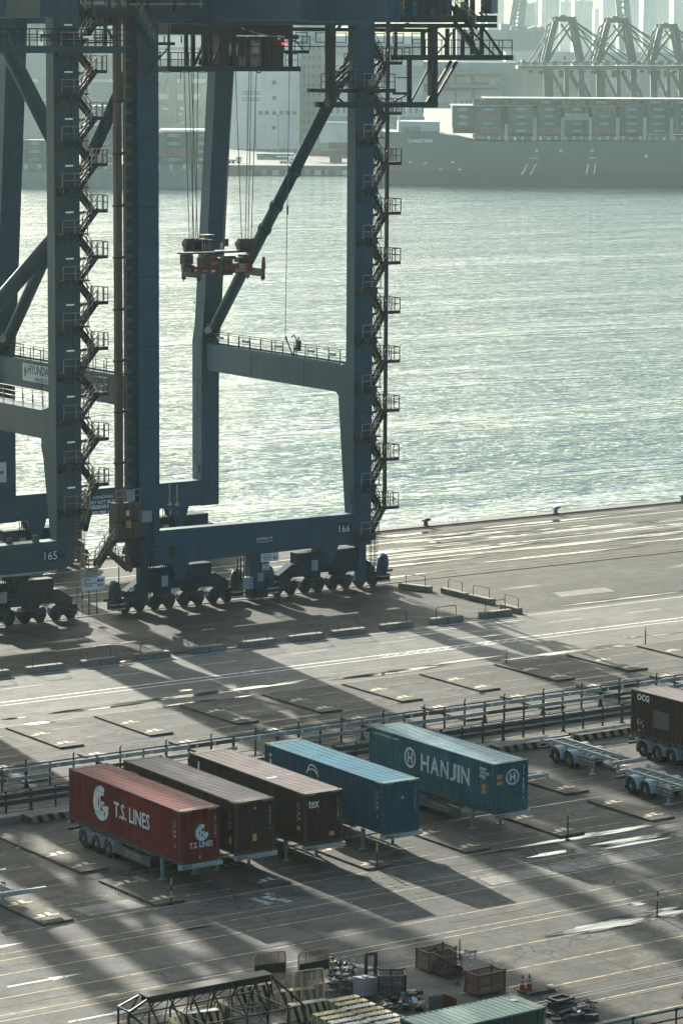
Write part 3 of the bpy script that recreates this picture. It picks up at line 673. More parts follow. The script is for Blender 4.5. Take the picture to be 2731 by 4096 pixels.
# waterside sill lettering and marks
b = MB(); y = 96.0
Q = lambda x, yy: onY(x, yy, 95.98)
for s, px, py, wd, hg in (('QUAY LOADING RESTRICTIONS', 258, 1140, 6.4, .30), ('CONTAINERS MAY NOT BE STACKED OVER TWO HIGH', 258, 1151, 9.4, .30), ('碼頭規例 貨櫃', 247, 1163, 3.2, .36), ('准許雙層安放', 247, 1176, 4.6, .36), ('166', 20, 1175, 1.6, .62), ('40', 390, 1158, .45, .26), ('45', 407, 1158, .45, .26)):
    q = Q(px, py); text(b, s, (q.x, 96.022, q.z), (1,0,0), (0,0,1), wd, hg, .012)
P(b, 'sill_lettering', M['sign_white'])
for px in (390, 407, 167):
    q = Q(px, 1110 if px > 200 else 1130); b = MB(); b.box(q.x-.07, 95.98, q.z-1.9, q.x+.07, 96.025, q.z-.1); b.box(q.x-.12, 95.98, q.z-2.75, q.x+.12, 96.02, q.z-2.45); P(b, 'gauge_mark', M['buff'])
# caged ladder low on the outer leg, rungs reaching the quay
def cage_ladder(par, org, x, y, z0, z1, mat, zc0=None, r=.36):
    b = MB()
    for s in (-.22, .22): b.tube((x+s, y, z0), (x+s, y, z1), .03, 6)
    z = z0 + .2
    while z < z1: b.tube((x-.22, y, z), (x+.22, y, z), .018, 5); z += .3
    l = b.build('ladder', mat, par, org)
    zc0 = zc0 if zc0 is not None else z0 + 2.2
    c = MB(); angs = [R(a) for a in range(180, 361, 30)]; z = zc0
    while z <= z1 + .01:
        pts = [(x + r*math.cos(a), y + r*1.4*math.sin(a), z) for a in angs]; c.path(pts, .025, 5); z += .72
    for a in angs: c.tube((x + r*math.cos(a), y + r*1.4*math.sin(a), zc0), (x + r*math.cos(a), y + r*1.4*math.sin(a), z - .72), .018, 5)
    c.build('ladder_cage', mat, l, org)
cage_ladder(K, ORG, 63.45, 72.9, .6, 6.5, M['crane_dk'], 2.3)
# stair tower
zr = [6.67 + 4.045*i for i in range(10)]
stair_tower(K, ORG, 61.22, 63.02, 64.45, 65.8, 72.55, zr, 4.045, M['crane_dk'], M['crane_dk'], pole=(6.6, 46.5))
# hoist mast, service-lift guide and car on the other leg
b = MB(); b.box(39.02, 72.75, 6.5, 39.55, 73.2, 50); P(b, 'lift_mast', M['brown_mast'])
for z in range(8, 46, 4):
    b = MB(); b.box(39.5, 72.85, z, 40.2, 73.0, z+.12); b.box(38.95, 72.7, z-.1, 39.6, 73.22, z+.05); P(b, 'mast_clamp', M['crane_dk'])
b = MB(); b.box(39.95, 72.8, 3.6, 40.86, 73.25, 50)
P(b, 'cable_trunk', M['crane_dk'])
b = MB()
for z in range(5, 47): b.box(39.95, 72.74, z, 40.4, 72.8, z+.28)
P(b, 'trunk_clip', M['crane'])
b = MB(); b.box(39.72, 72.82, 8, 39.78, 72.9, 44); P(b, 'signal_cable', M['crane_dk'])
b = MB(); b.box(38.55, 72.3, 6.05, 40.8, 73.3, 8.9); c_ = P(b, 'lift_car', M['brown_mast'])
b = MB()
for x in (38.9, 39.5, 40.1): b.box(x, 72.26, 6.2, x+.04, 72.3, 8.8)
b.box(38.5, 72.24, 7.4, 40.85, 72.3, 7.5); P(b, 'car_rib', M['crane_dk'], c_)
b = MB(); b.box(39.5, 72.22, 7.9, 39.75, 72.28, 8.3); P(b, 'notice', M['sign_white'], c_)
b = MB(); b.box(39.4, 72.0, 6.95, 39.8, 72.28, 7.5); P(b, 'switch_box', paint('ochre_box', (.42,.27,.12), .6), c_)
b = MB(); b.box(40.65, 71.7, 7.35, 41.5, 72.3, 8.2); P(b, 'control_cabinet', M['grey_box'], c_)
b = rail_run(MB(), [(38.6, 72.3, 8.92), (40.8, 72.3, 8.92), (40.8, 73.3, 8.92)], 1.0, .03, 1, .8); b.box(39.5, 72.25, 9.0, 40.3, 72.3, 9.9); P(b, 'car_roof_rail', M['grey_box'], c_)
b = MB(); b.box(38.3, 71.9, 5.9, 41.2, 73.3, 6.05); b.prism([(39.6,5.9),(41.0,5.9),(41.0,3.4)], 72.5, 72.62, 'y'); P(b, 'landing', M['crane_dk'])
flight(K, ORG, (36.9, 72.1, 4.15), (38.4, 72.1, 6.0), .7, M['brown_mast'], M['rail_tan'], nst=7)
b = MB(); b.box(35.9, 71.9, 4.0, 36.95, 72.9, 4.12); P(b, 'landing', M['brown_mast']); b = rail_run(MB(), [(36.9,71.9,4.12),(35.9,71.9,4.12),(35.9,72.9,4.12)], 1.0, .03, 1, .6); P(b, 'walkway_rail', M['crane_dk'])
flight(K, ORG, (39.6, 71.6, 3.6), (37.3, 71.6, 5.6), .6, M['brown_mast'], M['brown_mast'], nst=8)
for x in (36.2, 36.9, 38.9):
    b = MB(); b.tube((x, 72.4, .3), (x, 72.4, 4.0), .045, 6); P(b, 'hanger_rod', M['crane_dk'])
b = MB(); b.disc((36.45, 72.2, 3.55), .4, .1, 'y', 16); P(b, 'hose_reel', M['grey_box'])
cage_ladder(K, ORG, 41.3, 72.35, .4, 6.2, M['crane_dk'], 6.1)
b = MB(); b.box(42.3, 72.2, 5.2, 42.6, 72.5, 5.25)
for x in (41.75, 42.05): b.tube((x, 72.4, 1.0), (x, 72.4, 7.8), .05, 6)
P(b, 'cable_conduit', M['crane_dk'])
# floodlights
for x, y, z in ((61.55, 95.5, 19.9), (62.5, 72.2, 41.6), (41.2, 95.4, 20.1)):
    b = MB(); b.tube((x, y, z), (x-.16, y-.34, z-.22), .12, 12, .34); b.tube((x+.05, y, z+.35), (x+.05, y, z-.5), .04, 6); P(b, 'floodlight', M['flood'])
# lamps on the portal walkway rails
for y in (79.5, 84.5, 89.5, 93.6, 76.4):
    b = MB(); b.box(61.5, y-.5, 19.05, 61.72, y+.35, 19.25); b.tube((61.6, y+.35, 18.4), (61.6, y+.35, 19.6), .03, 5); P(b, 'walkway_lamp', M['grey_box'])
b = MB(); b.tube((62.3, 83.2, 18.4), (62.6, 82.7, 20.0), .06, 6); b.tube((62.3, 83.2, 18.4), (62.1, 84.0, 20.0), .06, 6); b.path([(61.6,81.6,18.4),(61.6,81.6,20.0),(61.6,82.0,20.3),(61.6,82.4,20.0)], .05, 6); b.box(61.5,81.1,19.0,61.75,81.4,19.9); P(b, 'hook_stand', M['crane_dk'])
# maker's board on the far portal beam (letters), behind the neighbour crane
bb = MB(); bb.box(41.05, 87.2, 16.75, 41.10, 91.6, 18.2); s = P(bb, 'maker_board', M['sign_white'])
q = MB(); text(q, 'HYUNDAI', (41.04, 88.9, 17.75), (0,-1,0), (0,0,1), 3.6, .72, .02); text(q, '- PACECO', (41.04, 88.6, 16.98), (0,-1,0), (0,0,1), 2.3, .32, .012); P(q, 'lettering', paint('sign_navy', (.03,.07,.14), .5), s)
q = MB(); flat(q, [(-.3,0),(.3,0),(0,.62)], (41.04, 91.15, 17.42), (0,-1,0), (0,0,1)); P(q, 'emblem', paint('sign_green', (.02,.20,.10), .5), s)
q = MB(); flat(q, [(-.16,0),(.16,0),(.16,.28),(-.16,.28)], (41.04, 91.15, 17.1), (0,-1,0), (0,0,1)); P(q, 'emblem', paint('sign_red', (.45,.08,.05), .5), s)
q = MB(); text(q, 'S.W.L. 60T', (41.1, 80.5, 17.2), (0,-1,0), (0,0,1), 4.0, .55, .02); P(q, 'beam_lettering', M['sign_white'])
# upper works
b = MB(); b.box(42.74, 72.7, 46.05, 61.20, 74.2, 51); P(b, 'cross_girder')
for x in (46.0, 52.0, 56.8, 59.8):
    b = MB(); b.box(x, 72.66, 46.1, x+.06, 72.70, 51); P(b, 'weld_seam', M['crane_dk'])
b = MB(); b.box(42.7, 72.6, 45.92, 63.2, 74.3, 46.05); P(b, 'girder_flange')
def boom(PF, xa, xb, y0, ycut, y1, mat, walk=True):
    """twin boom girders with side walkways, cross ties and diagonal lacing, reaching out over the water"""
    for x, sg in ((xa, -1), (xb, 1)):
        for ya, yb in ((y0, ycut[0]), (ycut[1], y1)):
            b = MB(); b.box(x-.6, ya, 46.15, x+.6, yb, 48.7); PF(b, 'boom_girder', mat)
        if not walk: continue
        b = MB(); b.box(x+sg*.62, ycut[1], 47.2, x+sg*1.75, y1, 47.28); PF(b, 'boom_walkway', M['crane_dk'])
        h = rail_run(MB(), [(x+sg*1.72, ycut[1]+.5, 47.28), (x+sg*1.72, y1, 47.28)], 1.1, .045, 2, 2.0); PF(h, 'walkway_rail', M['crane_dk'])
    y = 100.0; k = 0
    while y < y1 - 4:
        b = MB(); b.box(xa+.6, y, 46.9, xb-.6, y+.5, 47.5); PF(b, 'cross_tie', mat)
        b = MB(); b.beam((xa+.6, y+.5, 47.3), (xb-.6, min(y1, y+9), 47.3), .35); b.beam((xb-.6, y+.5, 47.65), (xa+.6, min(y1, y+9), 47.65), .35); PF(b, 'lacing', mat)
        y += 9
    b = MB(); b.box(xa-1.2, y1-.6, 46, xb+1.2, y1+.6, 49.0); PF(b, 'boom_end', mat)
boom(P, 48.0, 56.0, 60, (72.6, 74.3), 147, M['crane'])
b = MB(); b.box(40.9, 93.3, 46.0, 63.0, 94.5, 48.6); P(b, 'cross_girder')
b = MB(); b.box(52.0, 74.6, 45.45, 70.5, 74.75, 45.75); P(b, 'cable_tray', M['crane_dk'])
b = MB()
X = 53.0
while X < 70: b.box(X, 74.6, 44.55, X+1.1, 74.66, 44.62); b.box(X, 74.6, 45.3, X+1.1, 74.66, 45.36); b.box(X, 74.6, 44.55, X+.06, 74.66, 45.4); b.box(X+1.05, 74.6, 44.55, X+1.1, 74.66, 45.4); X += 1.9
b.box(52.5, 74.6, 44.2, 70.5, 74.68, 44.28); P(b, 'festoon_track', M['crane_dk'])
# inspection platforms round the outer leg head
Z3 = zoomer(1200, 0, 2050)
def q3(x, y, Y=73.5): return onY(*Z3(x, y), Y)
def bar(name, a, b_, w, h=None, Y0=73.3, m=None):
    A, Bq = q3(*a), q3(*b_)
    mb = MB()
    for dy in ((-.9, .9) if name == 'platform_beam' and w > .3 else (-.7,)): mb.beam((A.x, A.y+dy, A.z), (Bq.x, Bq.y+dy, Bq.z), w, h or w, (0,1,0))
    return P(mb, name, m or M['crane_dk'])
for a, c, wd in (((186,170),(186,790),.62), ((768,415),(768,765),.30), ((868,220),(868,420),.28), ((940,200),(940,780),.60), ((1048,210),(1048,415),.26), ((1097,210),(1097,415),.2), ((1160,240),(1160,415),.2), ((1230,210),(1230,400),.22), ((1298,205),(1298,400),.26), ((1190,0),(1190,140),.2), ((668,220),(668,420),.2)): bar('hanger_post', a, c, wd)
for a, c, wd in (((165,772),(957,772),.44), ((105,668),(650,668),.32), ((650,688),(755,688),.2), ((725,424),(1512,424),.42), ((205,531),(425,531),.16), ((675,572),(755,572),.08), ((545,190),(1395,190),.34), ((520,140),(1390,140),.55)): bar('platform_beam', a, c, wd)
for a, c, wd in (((925,470),(775,760),.15), ((1075,450),(895,755),.2), ((1118,455),(945,750),.2), ((205,690),(280,755),.14), ((345,520),(300,640),.1), ((650,750),(745,700),.12), ((980,240),(1040,300),.14), ((965,400),(1035,320),.14), ((1080,240),(1050,290),.12), ((1100,170),(1300,430),.34), ((1145,215),(1230,300),.1), ((1170,215),(1255,330),.1), ((1180,290),(1240,215),.1), ((1245,300),(1300,215),.1), ((1210,210),(1395,410),.14), ((1310,205),(1455,410),.17), ((1280,90),(1330,140),.14), ((205,245),(265,185),.16), ((1300,40),(1345,130),.1), ((600,235),(760,180),.3), ((870,240),(1010,190),.2)): bar('platform_brace', a, c, wd)
def prail(pts, h, name='walkway_rail', m=None, dy=-.9):
    mb = MB(); pp = [q3(*p_) for p_ in pts]; rail_run(mb, [(p_.x, p_.y+dy, p_.z) for p_ in pp], h, .04, 1, 1.0); return P(mb, name, m or M['crane_dk'])
prail([(875,408),(1512,408)], 1.25); prail([(875,408),(1512,408)], 1.25, dy=.9); prail([(110,660),(650,660)], 1.25); prail([(680,120),(1230,120)], 1.35); prail([(680,120),(1230,120)], 1.35, dy=.9); prail([(720,410),(760,410)], .6); prail([(280,520),(420,520)], 1.35)
for z_ in ((725,1512,424), (105,650,668), (520,1390,140)):
    A, Bq = q3(z_[0], z_[2]), q3(z_[1], z_[2]); mb = MB(); mb.box(A.x, 72.5, A.z+.1, Bq.x, 74.3, A.z+.15); P(mb, 'platform_deck', M['crane_dk'])
A, Bq = q3(205,745), q3(325,545); flight(K, ORG, (A.x, 72.6, A.z+.9), (Bq.x, 72.6, Bq.z), .7, M['crane_dk'], M['crane_dk'], nst=8)
A, Bq = q3(700,115), q3(600,-60); flight(K, ORG, (A.x, 72.2, A.z), (Bq.x, 72.2, Bq.z), .7, M['crane'], M['rail_tan'], nst=9)
A, Bq = q3(1225,210), q3(1060,40); flight(K, ORG, (A.x, 72.0, A.z), (Bq.x, 72.0, Bq.z), .7, M['crane_dk'], M['rail_tan'], nst=9)
A = q3(1330, 100); mb = MB(); mb.box(A.x, 72.9, A.z, A.x+1.0, 73.5, A.z+1.55); P(mb, 'equipment_cabinet', M['crane_dk'])
A = q3(1375, 98); mb = MB(); mb.box(A.x, 72.8, A.z, A.x+.62, 72.9, A.z+1.45); P(mb, 'equipment_cabinet', M['grey_box'])
A, Bq = q3(560,160), q3(1230,-10); mb = MB(); mb.box(A.x, 73.9, A.z, Bq.x-2, 76.5, Bq.z+1.5); P(mb, 'machinery_deck', M['crane_dk'])
for i in range(9):
    A = q3(720+i*62, 130-(i%3)*8); mb = MB(); mb.box(A.x, 72.6, A.z, A.x+.35+.2*(i%2), 72.9, A.z+.7+.5*((i*7)%3)); P(mb, 'equipment_cabinet', M['crane'] if i % 2 else M['crane_dk'])
# left-hand top: reel platform, stair
Z1 = zoomer(0, 0, 900)
def q1(x, y, Y=72.3): return onY(*Z1(x, y), Y)
def bar1(name, a, b_, w, Y=72.3, m=None, dy=(0,), par=None, org=None):
    A, Bq = q1(*a, Y), q1(*b_, Y); mb = MB()
    for d in dy: mb.beam((A.x, A.y+d, A.z), (Bq.x, Bq.y+d, Bq.z), w, w, (0,1,0))
    return mb.build(name, m or M['crane_dk'], par or K, org or ORG)
bar1('platform_beam', (655,88), (1120,88), .75, dy=(0,1)); bar1('platform_beam', (660,30), (1420,28), .12, m=M['rail_tan']); bar1('walkway_rail', (1400,0), (1400,60), .1, m=M['rail_tan'])
for x in (760, 830, 890, 985, 1030, 1220, 1310): bar1('hanger_post', (x,0), (x,88), .22)
bar1('hanger_post', (735,110), (735,320), .22, 73.5); bar1('platform_brace', (745,200), (790,275), .14, 73.5); bar1('platform_brace', (790,120), (745,180), .14, 73.5)
flight(K, ORG, tuple(q1(1065,320) - Vector((0,.4,0))), tuple(q1(955,115) - Vector((0,.4,0))), .7, M['crane'], M['rail_tan'], nst=12)
bar1('platform_brace', (1010,545), (1115,385), .12); bar1('platform_brace', (1070,455), (1185,320), .1, 78.4); bar1('platform_beam', (1105,305), (1215,305), .25, 78.4)
# ------------------------------------------------------------------ trolley and operator's cab
TY = 78.45
Z2 = zoomer(600, 0, 1500)
def q2(x, y, Y=TY): return onY(*Z2(x, y), Y)
T = MB(); a, b_ = q2(60, 478), q2(980, 478); T.box(a.x, TY-1.5, a.z-.2, b_.x, TY+1.5, a.z+.2)
trolley = P(T, 'trolley', M['crane_dk'])
def tb(name, p, q, w, m=None, dy=(-1.3, 1.3)):
    A, Bq = q2(*p), q2(*q)
    for d in dy: mb = MB(); mb.beam((A.x, TY+d, A.z), (Bq.x, TY+d, Bq.z), w, w, (0,1,0)); P(mb, name, m or M['crane_dk'], trolley)
A, Bq = q2(90, 240), q2(930, 172); mb = MB(); mb.box(A.x, TY-1.4, A.z, Bq.x, TY+1.4, Bq.z); P(mb, 'trolley_frame', M['crane_dk'], trolley)
for p, q, wd in (((312,180),(312,470),.26), ((360,180),(360,470),.28), ((430,180),(430,470),.16), ((452,180),(452,470),.22), ((480,240),(480,470),.2), ((520,240),(520,470),.34), ((372,450),(440,285),.2), ((405,450),(470,285),.22), ((918,240),(918,470),.26), ((885,240),(940,290),.12), ((72,180),(72,470),.16), ((160,250),(160,300),.08)): tb('trolley_post', p, q, wd)
A, Bq = q2(505, 470), q2(872, 255); cab = MB(); cab.box(A.x, TY-1.25, A.z, Bq.x, TY+1.3, Bq.z); cabin = P(cab, 'operator_cab', paint('cab_brown', (.062,.052,.048), .5, rust=.2), trolley)
def cabp(name, x0, y0, x1, y1, m, t=.04):
    A, Bq = q2(x0, y1, TY-1.25), q2(x1, y0, TY-1.25); mb = MB(); mb.box(A.x, TY-1.25-t, A.z, Bq.x, TY-1.25-.002, Bq.z); return P(mb, name, m, cabin)
cabp('cab_panel', 503, 240, 535, 470, M['crane']); cabp('window_frame', 536, 305, 612, 388, M['grey_box'], .03); cabp('window', 547, 316, 583, 379, M['lightglass'], .05); cabp('window', 594, 320, 606, 375, M['lightglass'], .05)
cabp('door', 699, 280, 768, 468, M['tan_door'], .05); cabp('door_window', 712, 305, 755, 370, M['lightglass'], .07); cabp('door_rail', 700, 385, 768, 392, M['crane_dk'], .07)
cabp('cab_panel', 620, 395, 665, 465, M['tan_door'], .03)
for x in (640, 680, 790, 815, 845): cabp('cab_rib', x, 258, x+5, 468, M['crane_dk'], .06)
cabp('cab_lamp', 672, 246, 684, 256, M['lamp_tube'], .1); cabp('cab_lamp', 888, 266, 902, 274, M['lamp_tube'], .1); cabp('warning_lamp', 919, 300, 926, 308, emis('red_lamp', (1,.03,.03), 2.0), .6)
A = q2(875, 358); Bq = q2(1053, 358); mb = MB(); mb.box(A.x, TY-1.2, A.z-.16, Bq.x, TY+1.0, A.z+.1); P(mb, 'cab_platform', M['crane_dk'], trolley)
def trail(pts, h):
    mb = MB(); 
    for d in (-1.35, 1.35): rail_run(mb, [(q2(*p_).x, TY+d, q2(*p_).z) for p_ in pts], h, .035, 1, .95)
    P(mb, 'walkway_rail', M['crane_dk'], trolley)
trail([(62,462),(500,462)], 1.08); trail([(880,462),(965,462)], 1.0); trail([(945,348),(1050,348)], 1.1)
mb = MB(); A = q2(945, 255); mb.box(A.x, TY-.6, A.z-.2, A.x+.9, TY+.6, A.z+.15); P(mb, 'lamp_bracket', M['crane_dk'], trolley)
tb('trolley_post', (950,280), (1000,345), .08)
mb = MB(); pts = [q2(x, 195 + 62*math.sin(math.pi*(x-640)/300*.55) , TY-1.4) for x in range(640, 941, 30)]; mb.path(pts, .05, 6); P(mb, 'power_cable', M['flood'], trolley)
mb = MB(); pts = [q2(62+ i*35, 497 + 6*abs(math.sin(i*.9)), TY-1.4) for i in range(11)]; mb.path(pts, .04, 5); mb.path([q2(215,497,TY-1.4), q2(216,575,TY-1.4)], .035, 5); mb.path([q2(740,497,TY-1.4), q2(755,510,TY-1.4), q2(775,500,TY-1.4)], .05, 5); P(mb, 'power_cable', M['crane_dk'], trolley)
# hoist ropes down to the head block
SPZ = 28.35
ZS = zoomer(700, 900, 1060)
def qs(x, y, Y=TY): return onY(*ZS(x, y), Y)
for (tx, bx, dy) in ((262,200,-.9),(246,300,-.9),(266,322,.6),(312,435,.9),(362,435,.6),(612,914,.6),(650,1120,-.9),(700,1222,-.9),(740,1356,.7),(628,1246,.7)):
    A, Bq = q2(tx, 480), qs(bx, 300); mb = MB(); mb.tube((A.x, TY+dy, A.z), (Bq.x, TY+dy, Bq.z), .035, 5); P(mb, 'hoist_rope', M['rope'])
A, Bq = q2(972, 480), onY(655, 790, TY); mb = MB(); mb.tube((A.x, TY, A.z), (Bq.x, TY, 20.3), .03, 5); mb.tube((A.x*.55+Bq.x*.45, TY, 31.3), (A.x*.55+Bq.x*.45, TY, 30.6), .08, 6); P(mb, 'inspection_rope', M['rope'])

# ------------------------------------------------------------------ spreader hanging from the hoist ropes
sred = paint('spreader_red', (.20, .045, .035), .55, rust=.35); sgrn = paint('spreader_grey_green', (.075, .085, .075), .6, rust=.3); sdk = paint('spreader_dark', (.03, .03, .03), .6, rust=.3)
c0 = qs(770, 880); SO = (c0.x, TY, c0.z)
S = thing('container_spreader', 'red and black container spreader with four sheave blocks hanging from the hoist ropes', 'spreader', SO)
def sb(name, x0, y0, x1, y1, ya, yb, m, par=None):
    A, Bq = qs(x0, y1, TY+ya), qs(x1, y0, TY+ya); mb = MB(); mb.box(A.x, TY+ya, A.z, Bq.x, TY+yb, Bq.z); return mb.build(name, m, par or S, SO)
sb('main_beam', 395, 690, 1350, 850, -.5, .5, sred)
sb('side_panel', 395, 690, 760, 860, -.62, -.52, sred); sb('side_panel', 1010, 655, 1350, 840, -.62, -.52, sred)
sb('drive_box', 770, 575, 1010, 880, -.85, .6, sgrn); sb('drive_recess', 850, 610, 975, 770, -.9, -.84, sdk); sb('drive_rod', 870, 610, 890, 770, -.97, -.9, sred); sb('drive_rod', 915, 610, 930, 770, -.97, -.9, sred)
sb('corner_lug', 820, 780, 1005, 865, -.93, -.86, sdk)
for x0, x1, yy in ((80, 430, 905), (1345, 1450, 870)):
    A, Bq = qs(x0+ (60 if x0 < 200 else 0), yy), qs(x1, yy-130)
    mb = MB(); xc = (A.x + Bq.x)/2; mb.box(xc-.18, TY-1.2, A.z-.05, xc+.18, TY+1.2, Bq.z); e = mb.build('end_beam', sgrn, S, SO)
    for d in (-1.15, 1.15):
        mb = MB(); mb.box(xc-.13, TY+d-.13, A.z-.28, xc+.13, TY+d+.13, A.z-.05); mb.tube((xc, TY+d, A.z-.28), (xc, TY+d, A.z-.42), .06, 8); mb.build('twistlock', sdk, e, SO)
        mb = MB(); mb.prism([(xc-.2, Bq.z), (xc+.2, Bq.z), (xc+.1, Bq.z+.95), (xc-.1, Bq.z+.95)], TY+d*1.08-.05, TY+d*1.08+.05, 'y'); mb.build('guide_flipper', sred, e, SO)
sb('hose_drum', 290, 700, 345, 830, -.9, .4, sdk)
mb = MB(); mb.tube(tuple(qs(150, 700, TY-.6)), tuple(qs(270, 700, TY-.6)), .18, 12); mb.build('hydraulic_tank', sgrn, S, SO)
# head block above
sb('head_block', 165, 450, 1380, 515, -.55, .55, sdk); sb('head_block_top', 700, 432, 1260, 452, -.5, .5, M['grey_box'])
for x in (240, 1250):
    sb('link_frame', x-60, 515, x+80, 690, -.4, .4, sdk)
sb('link_frame', 540, 515, 620, 700, -.3, .3, sdk); sb('lock_motor', 650, 545, 740, 640, -.55, -.1, sred); sb('lock_motor', 430, 560, 620, 690, -.6, -.2, sgrn); sb('lock_motor', 860, 540, 1060, 600, -.6, 0, sdk); sb('lock_motor', 1120, 560, 1250, 650, -.6, .2, sdk)
for x in (245, 385, 1170, 1300):
    A = qs(x, 330); mb = MB(); mb.disc((A.x, TY-.35, A.z), .42, .16, 'y', 20); mb.disc((A.x, TY+.35, A.z), .42, .16, 'y', 20)
    mb.prism([(A.x-.45, A.z+.05), (A.x-.28, A.z+.45), (A.x+.28, A.z+.45), (A.x+.45, A.z+.05), (A.x+.36, A.z-.62), (A.x-.36, A.z-.62)], TY-.24, TY+.24, 'y'); mb.build('sheave_block', sdk, S, SO)
sb('valve_rack', 455, 260, 690, 455, -.7, .3, sdk); sb('valve_cover', 440, 240, 600, 262, -.7, .3, M['buff']); sb('cable_basket', 485, 165, 690, 185, -.4, .4, M['buff']); sb('basket_leg', 530, 185, 545, 260, -.1, .0, sdk); sb('basket_leg', 625, 185, 640, 260, -.1, .0, sdk)
for i in range(5): sb('hydraulic_pipe', 480+i*40, 290+(i%3)*15, 488+i*40, 440, -.78, -.7, M['grey_box'])
sb('tilt_ram', 880, 240, 935, 375, -.2, .0, sdk); sb('tilt_ram', 815, 320, 845, 420, -.2, .0, M['grey_box'])
mb = MB(); A = qs(425, 735, TY-.62); mb.box(A.x-.08, TY-.66, A.z-.08, A.x+.08, TY-.62, A.z+.08); mb.build('notice', M['sign_white'], S, SO)
mb = MB()
for i, s_ in enumerate(('雙箱吊重六十噸', '單箱吊重四十噸')): A = qs(1180, 690+i*40, TY-.63); text(mb, s_, (A.x, TY-.635, A.z), (1,0,0), (0,0,1), .6, .12)
for i, s_ in enumerate(('TWIN LIFT 60.00 TONNE', 'SINGLE LIFT 40.60 TONNE')): A = qs(1135, 772+i*30, TY-.63); text(mb, s_, (A.x, TY-.635, A.z), (1,0,0), (0,0,1), .95, .085)
A = qs(668, 803, TY-.63); text(mb, '振華港', (A.x, TY-.635, A.z), (1,0,0), (0,0,1), .38, .18, .01); A = qs(530, 800, TY-.63); text(mb, 'TEL: 24H', (A.x, TY-.635, A.z), (1,0,0), (0,0,1), .4, .1)
mb.build('lettering', M['sign_white'], S, SO)
mb = MB(); A = qs(545, 738, TY-.63); text(mb, 'STS 41', (A.x, TY-.635, A.z), (1,0,0), (0,0,1), .6, .22, .01); mb.build('lettering', M['ink'], S, SO)

# ------------------------------------------------------------------ gantry crane 165 (partly in view)
ORG5 = (24.5, 73.5, 0)
K5 = thing('gantry_crane', 'grey blue container gantry crane numbered 165 with tan stair rails and tubular braces', 'gantry crane', ORG5, 'quay gantry cranes at the berth')
def P5(mb, name, m=None, par=None): return mb.build(name, m or M['crane2'], par or K5, ORG5)
for x0, x1 in ((13.3, 15.5), (33.47, 35.68)):
    b = MB(); b.prism([(YF,6.35),(73.55,6.35),(74.6,12.6),(74.9,13.4),(74.9,16.3),(73.7,16.6),(73.7,60),(YF,60)], x0, x1, 'x'); P5(b, 'leg')
    b = MB(); b.prism([(95.95,6.35),(97.5,6.35),(97.5,60),(95.95,60)], x0, x1, 'x'); P5(b, 'leg')
    b = MB(); b.box(x0+.2, 74.9, 14.05, x1-.2, 96, 16.25); P5(b, 'portal_beam')
    h = rail_run(MB(), [(x0+.25, 75.0, 16.25), (x0+.25, 95.8, 16.25)], 1.1, .035, 2, 1.6); rail_run(h, [(x1-.25, 75.0, 16.25), (x1-.25, 95.8, 16.25)], 1.1, .035, 2, 1.6); P5(h, 'walkway_rail', M['rail_tan'])
    xm = (x0+x1)/2
    for (ya, za), (yb, zb) in (((73.0, 35.6), (96.6, 58)), ((73.0, 30.4), (96.6, 13.2+3))):
        d = MB(); d.tube((xm, ya, za), (xm, yb, zb), .62, 22); o = P5(d, 'diagonal_brace'); o.data.polygons.foreach_set('use_smooth', [True]*24)
    for z in (60,):
        pass
b = MB(); b.box(33.45, YF-.02, 6.34, 35.70, 73.57, 6.55); P5(b, 'leg_flange')
b = MB(); b.box(34.95, YF-.01, 6.6, 35.02, YF+.02, 50); P5(b, 'weld_seam', M['crane_dk'])
for Y, ya, yb in ((73.5, YF-.1, 73.7), (96.7, 96.0, 97.3)):
    b = MB(); b.prism([(12.5,4.1),(12.5,6.4),(34.85,6.4),(34.85,4.45),(33.8,4.1)], ya, yb, 'y'); P5(b, 'sill_beam')
for x in (18.6, 30.35):
    corner(K5, ORG5, x, 73.5, 4.1, M['bogie']); corner(K5, ORG5, x, 96.7, 4.1, M['bogie'])
b = MB(); b.box(12.6, YF-.16, 4.0, 33.4, YF-.1, 4.14); b.tube((12.6, YF-.25, 4.05), (31, YF-.25, 4.05), .09, 8); P5(b, 'sill_pipe', M['buff'])
for x in (29.6, 31.9):
    b = MB(); b.prism([(x-.3,6.4),(x+.3,6.4),(x+.2,6.85),(x-.2,6.85)], 73.0, 73.12, 'y'); P5(b, 'lifting_lug')
b = MB(); b.box(30.6, YF-.16, 5.35, 31.3, YF-.1, 6.3); P5(b, 'hatch_plate', M['crane2'])
b = MB(); b.disc((34.55, YF-.14, 5.25), .52, .16, 'y', 22); P5(b, 'access_cover', M['crane2'])
b = MB(); b.box(33.55, YF-.15, 5.0, 34.2, YF-.1, 5.35); P5(b, 'hatch_plate', M['crane_dk'])
sign(K5, ORG5, 32.2, (1.3,.9), 4.85, YF-.105, M['sign_dk'], [('165', .5, .5, .86, .72)], M['sign_white'], 'number_plate')
cage_ladder(K5, ORG5, 35.25, 72.2, 1.4, 9.0, M['rail_tan'], 2.9, .42)
b = MB(); b.tube((35.02,72.2,.4),(35.02,72.2,2.9),.025,5); b.tube((35.5,72.2,.4),(35.5,72.2,2.9),.025,5); P5(b, 'ladder_guide', M['crane_dk'])
sign(K5, ORG5, 35.4, (2.0,.98), 2.35, 72.05, M['sign_white'], [('CAUTION', .22, .84, .3, .14), ('起重機移動 請勿接近', .8, .72, .3, .22), ('KEEP CLEAR OF CRANE', .38, .55, .5, .12), ('WHEELS AND RAIL', .3, .36, .36, .1), ('危險勿近', .8, .38, .28, .2)], M['ink'])
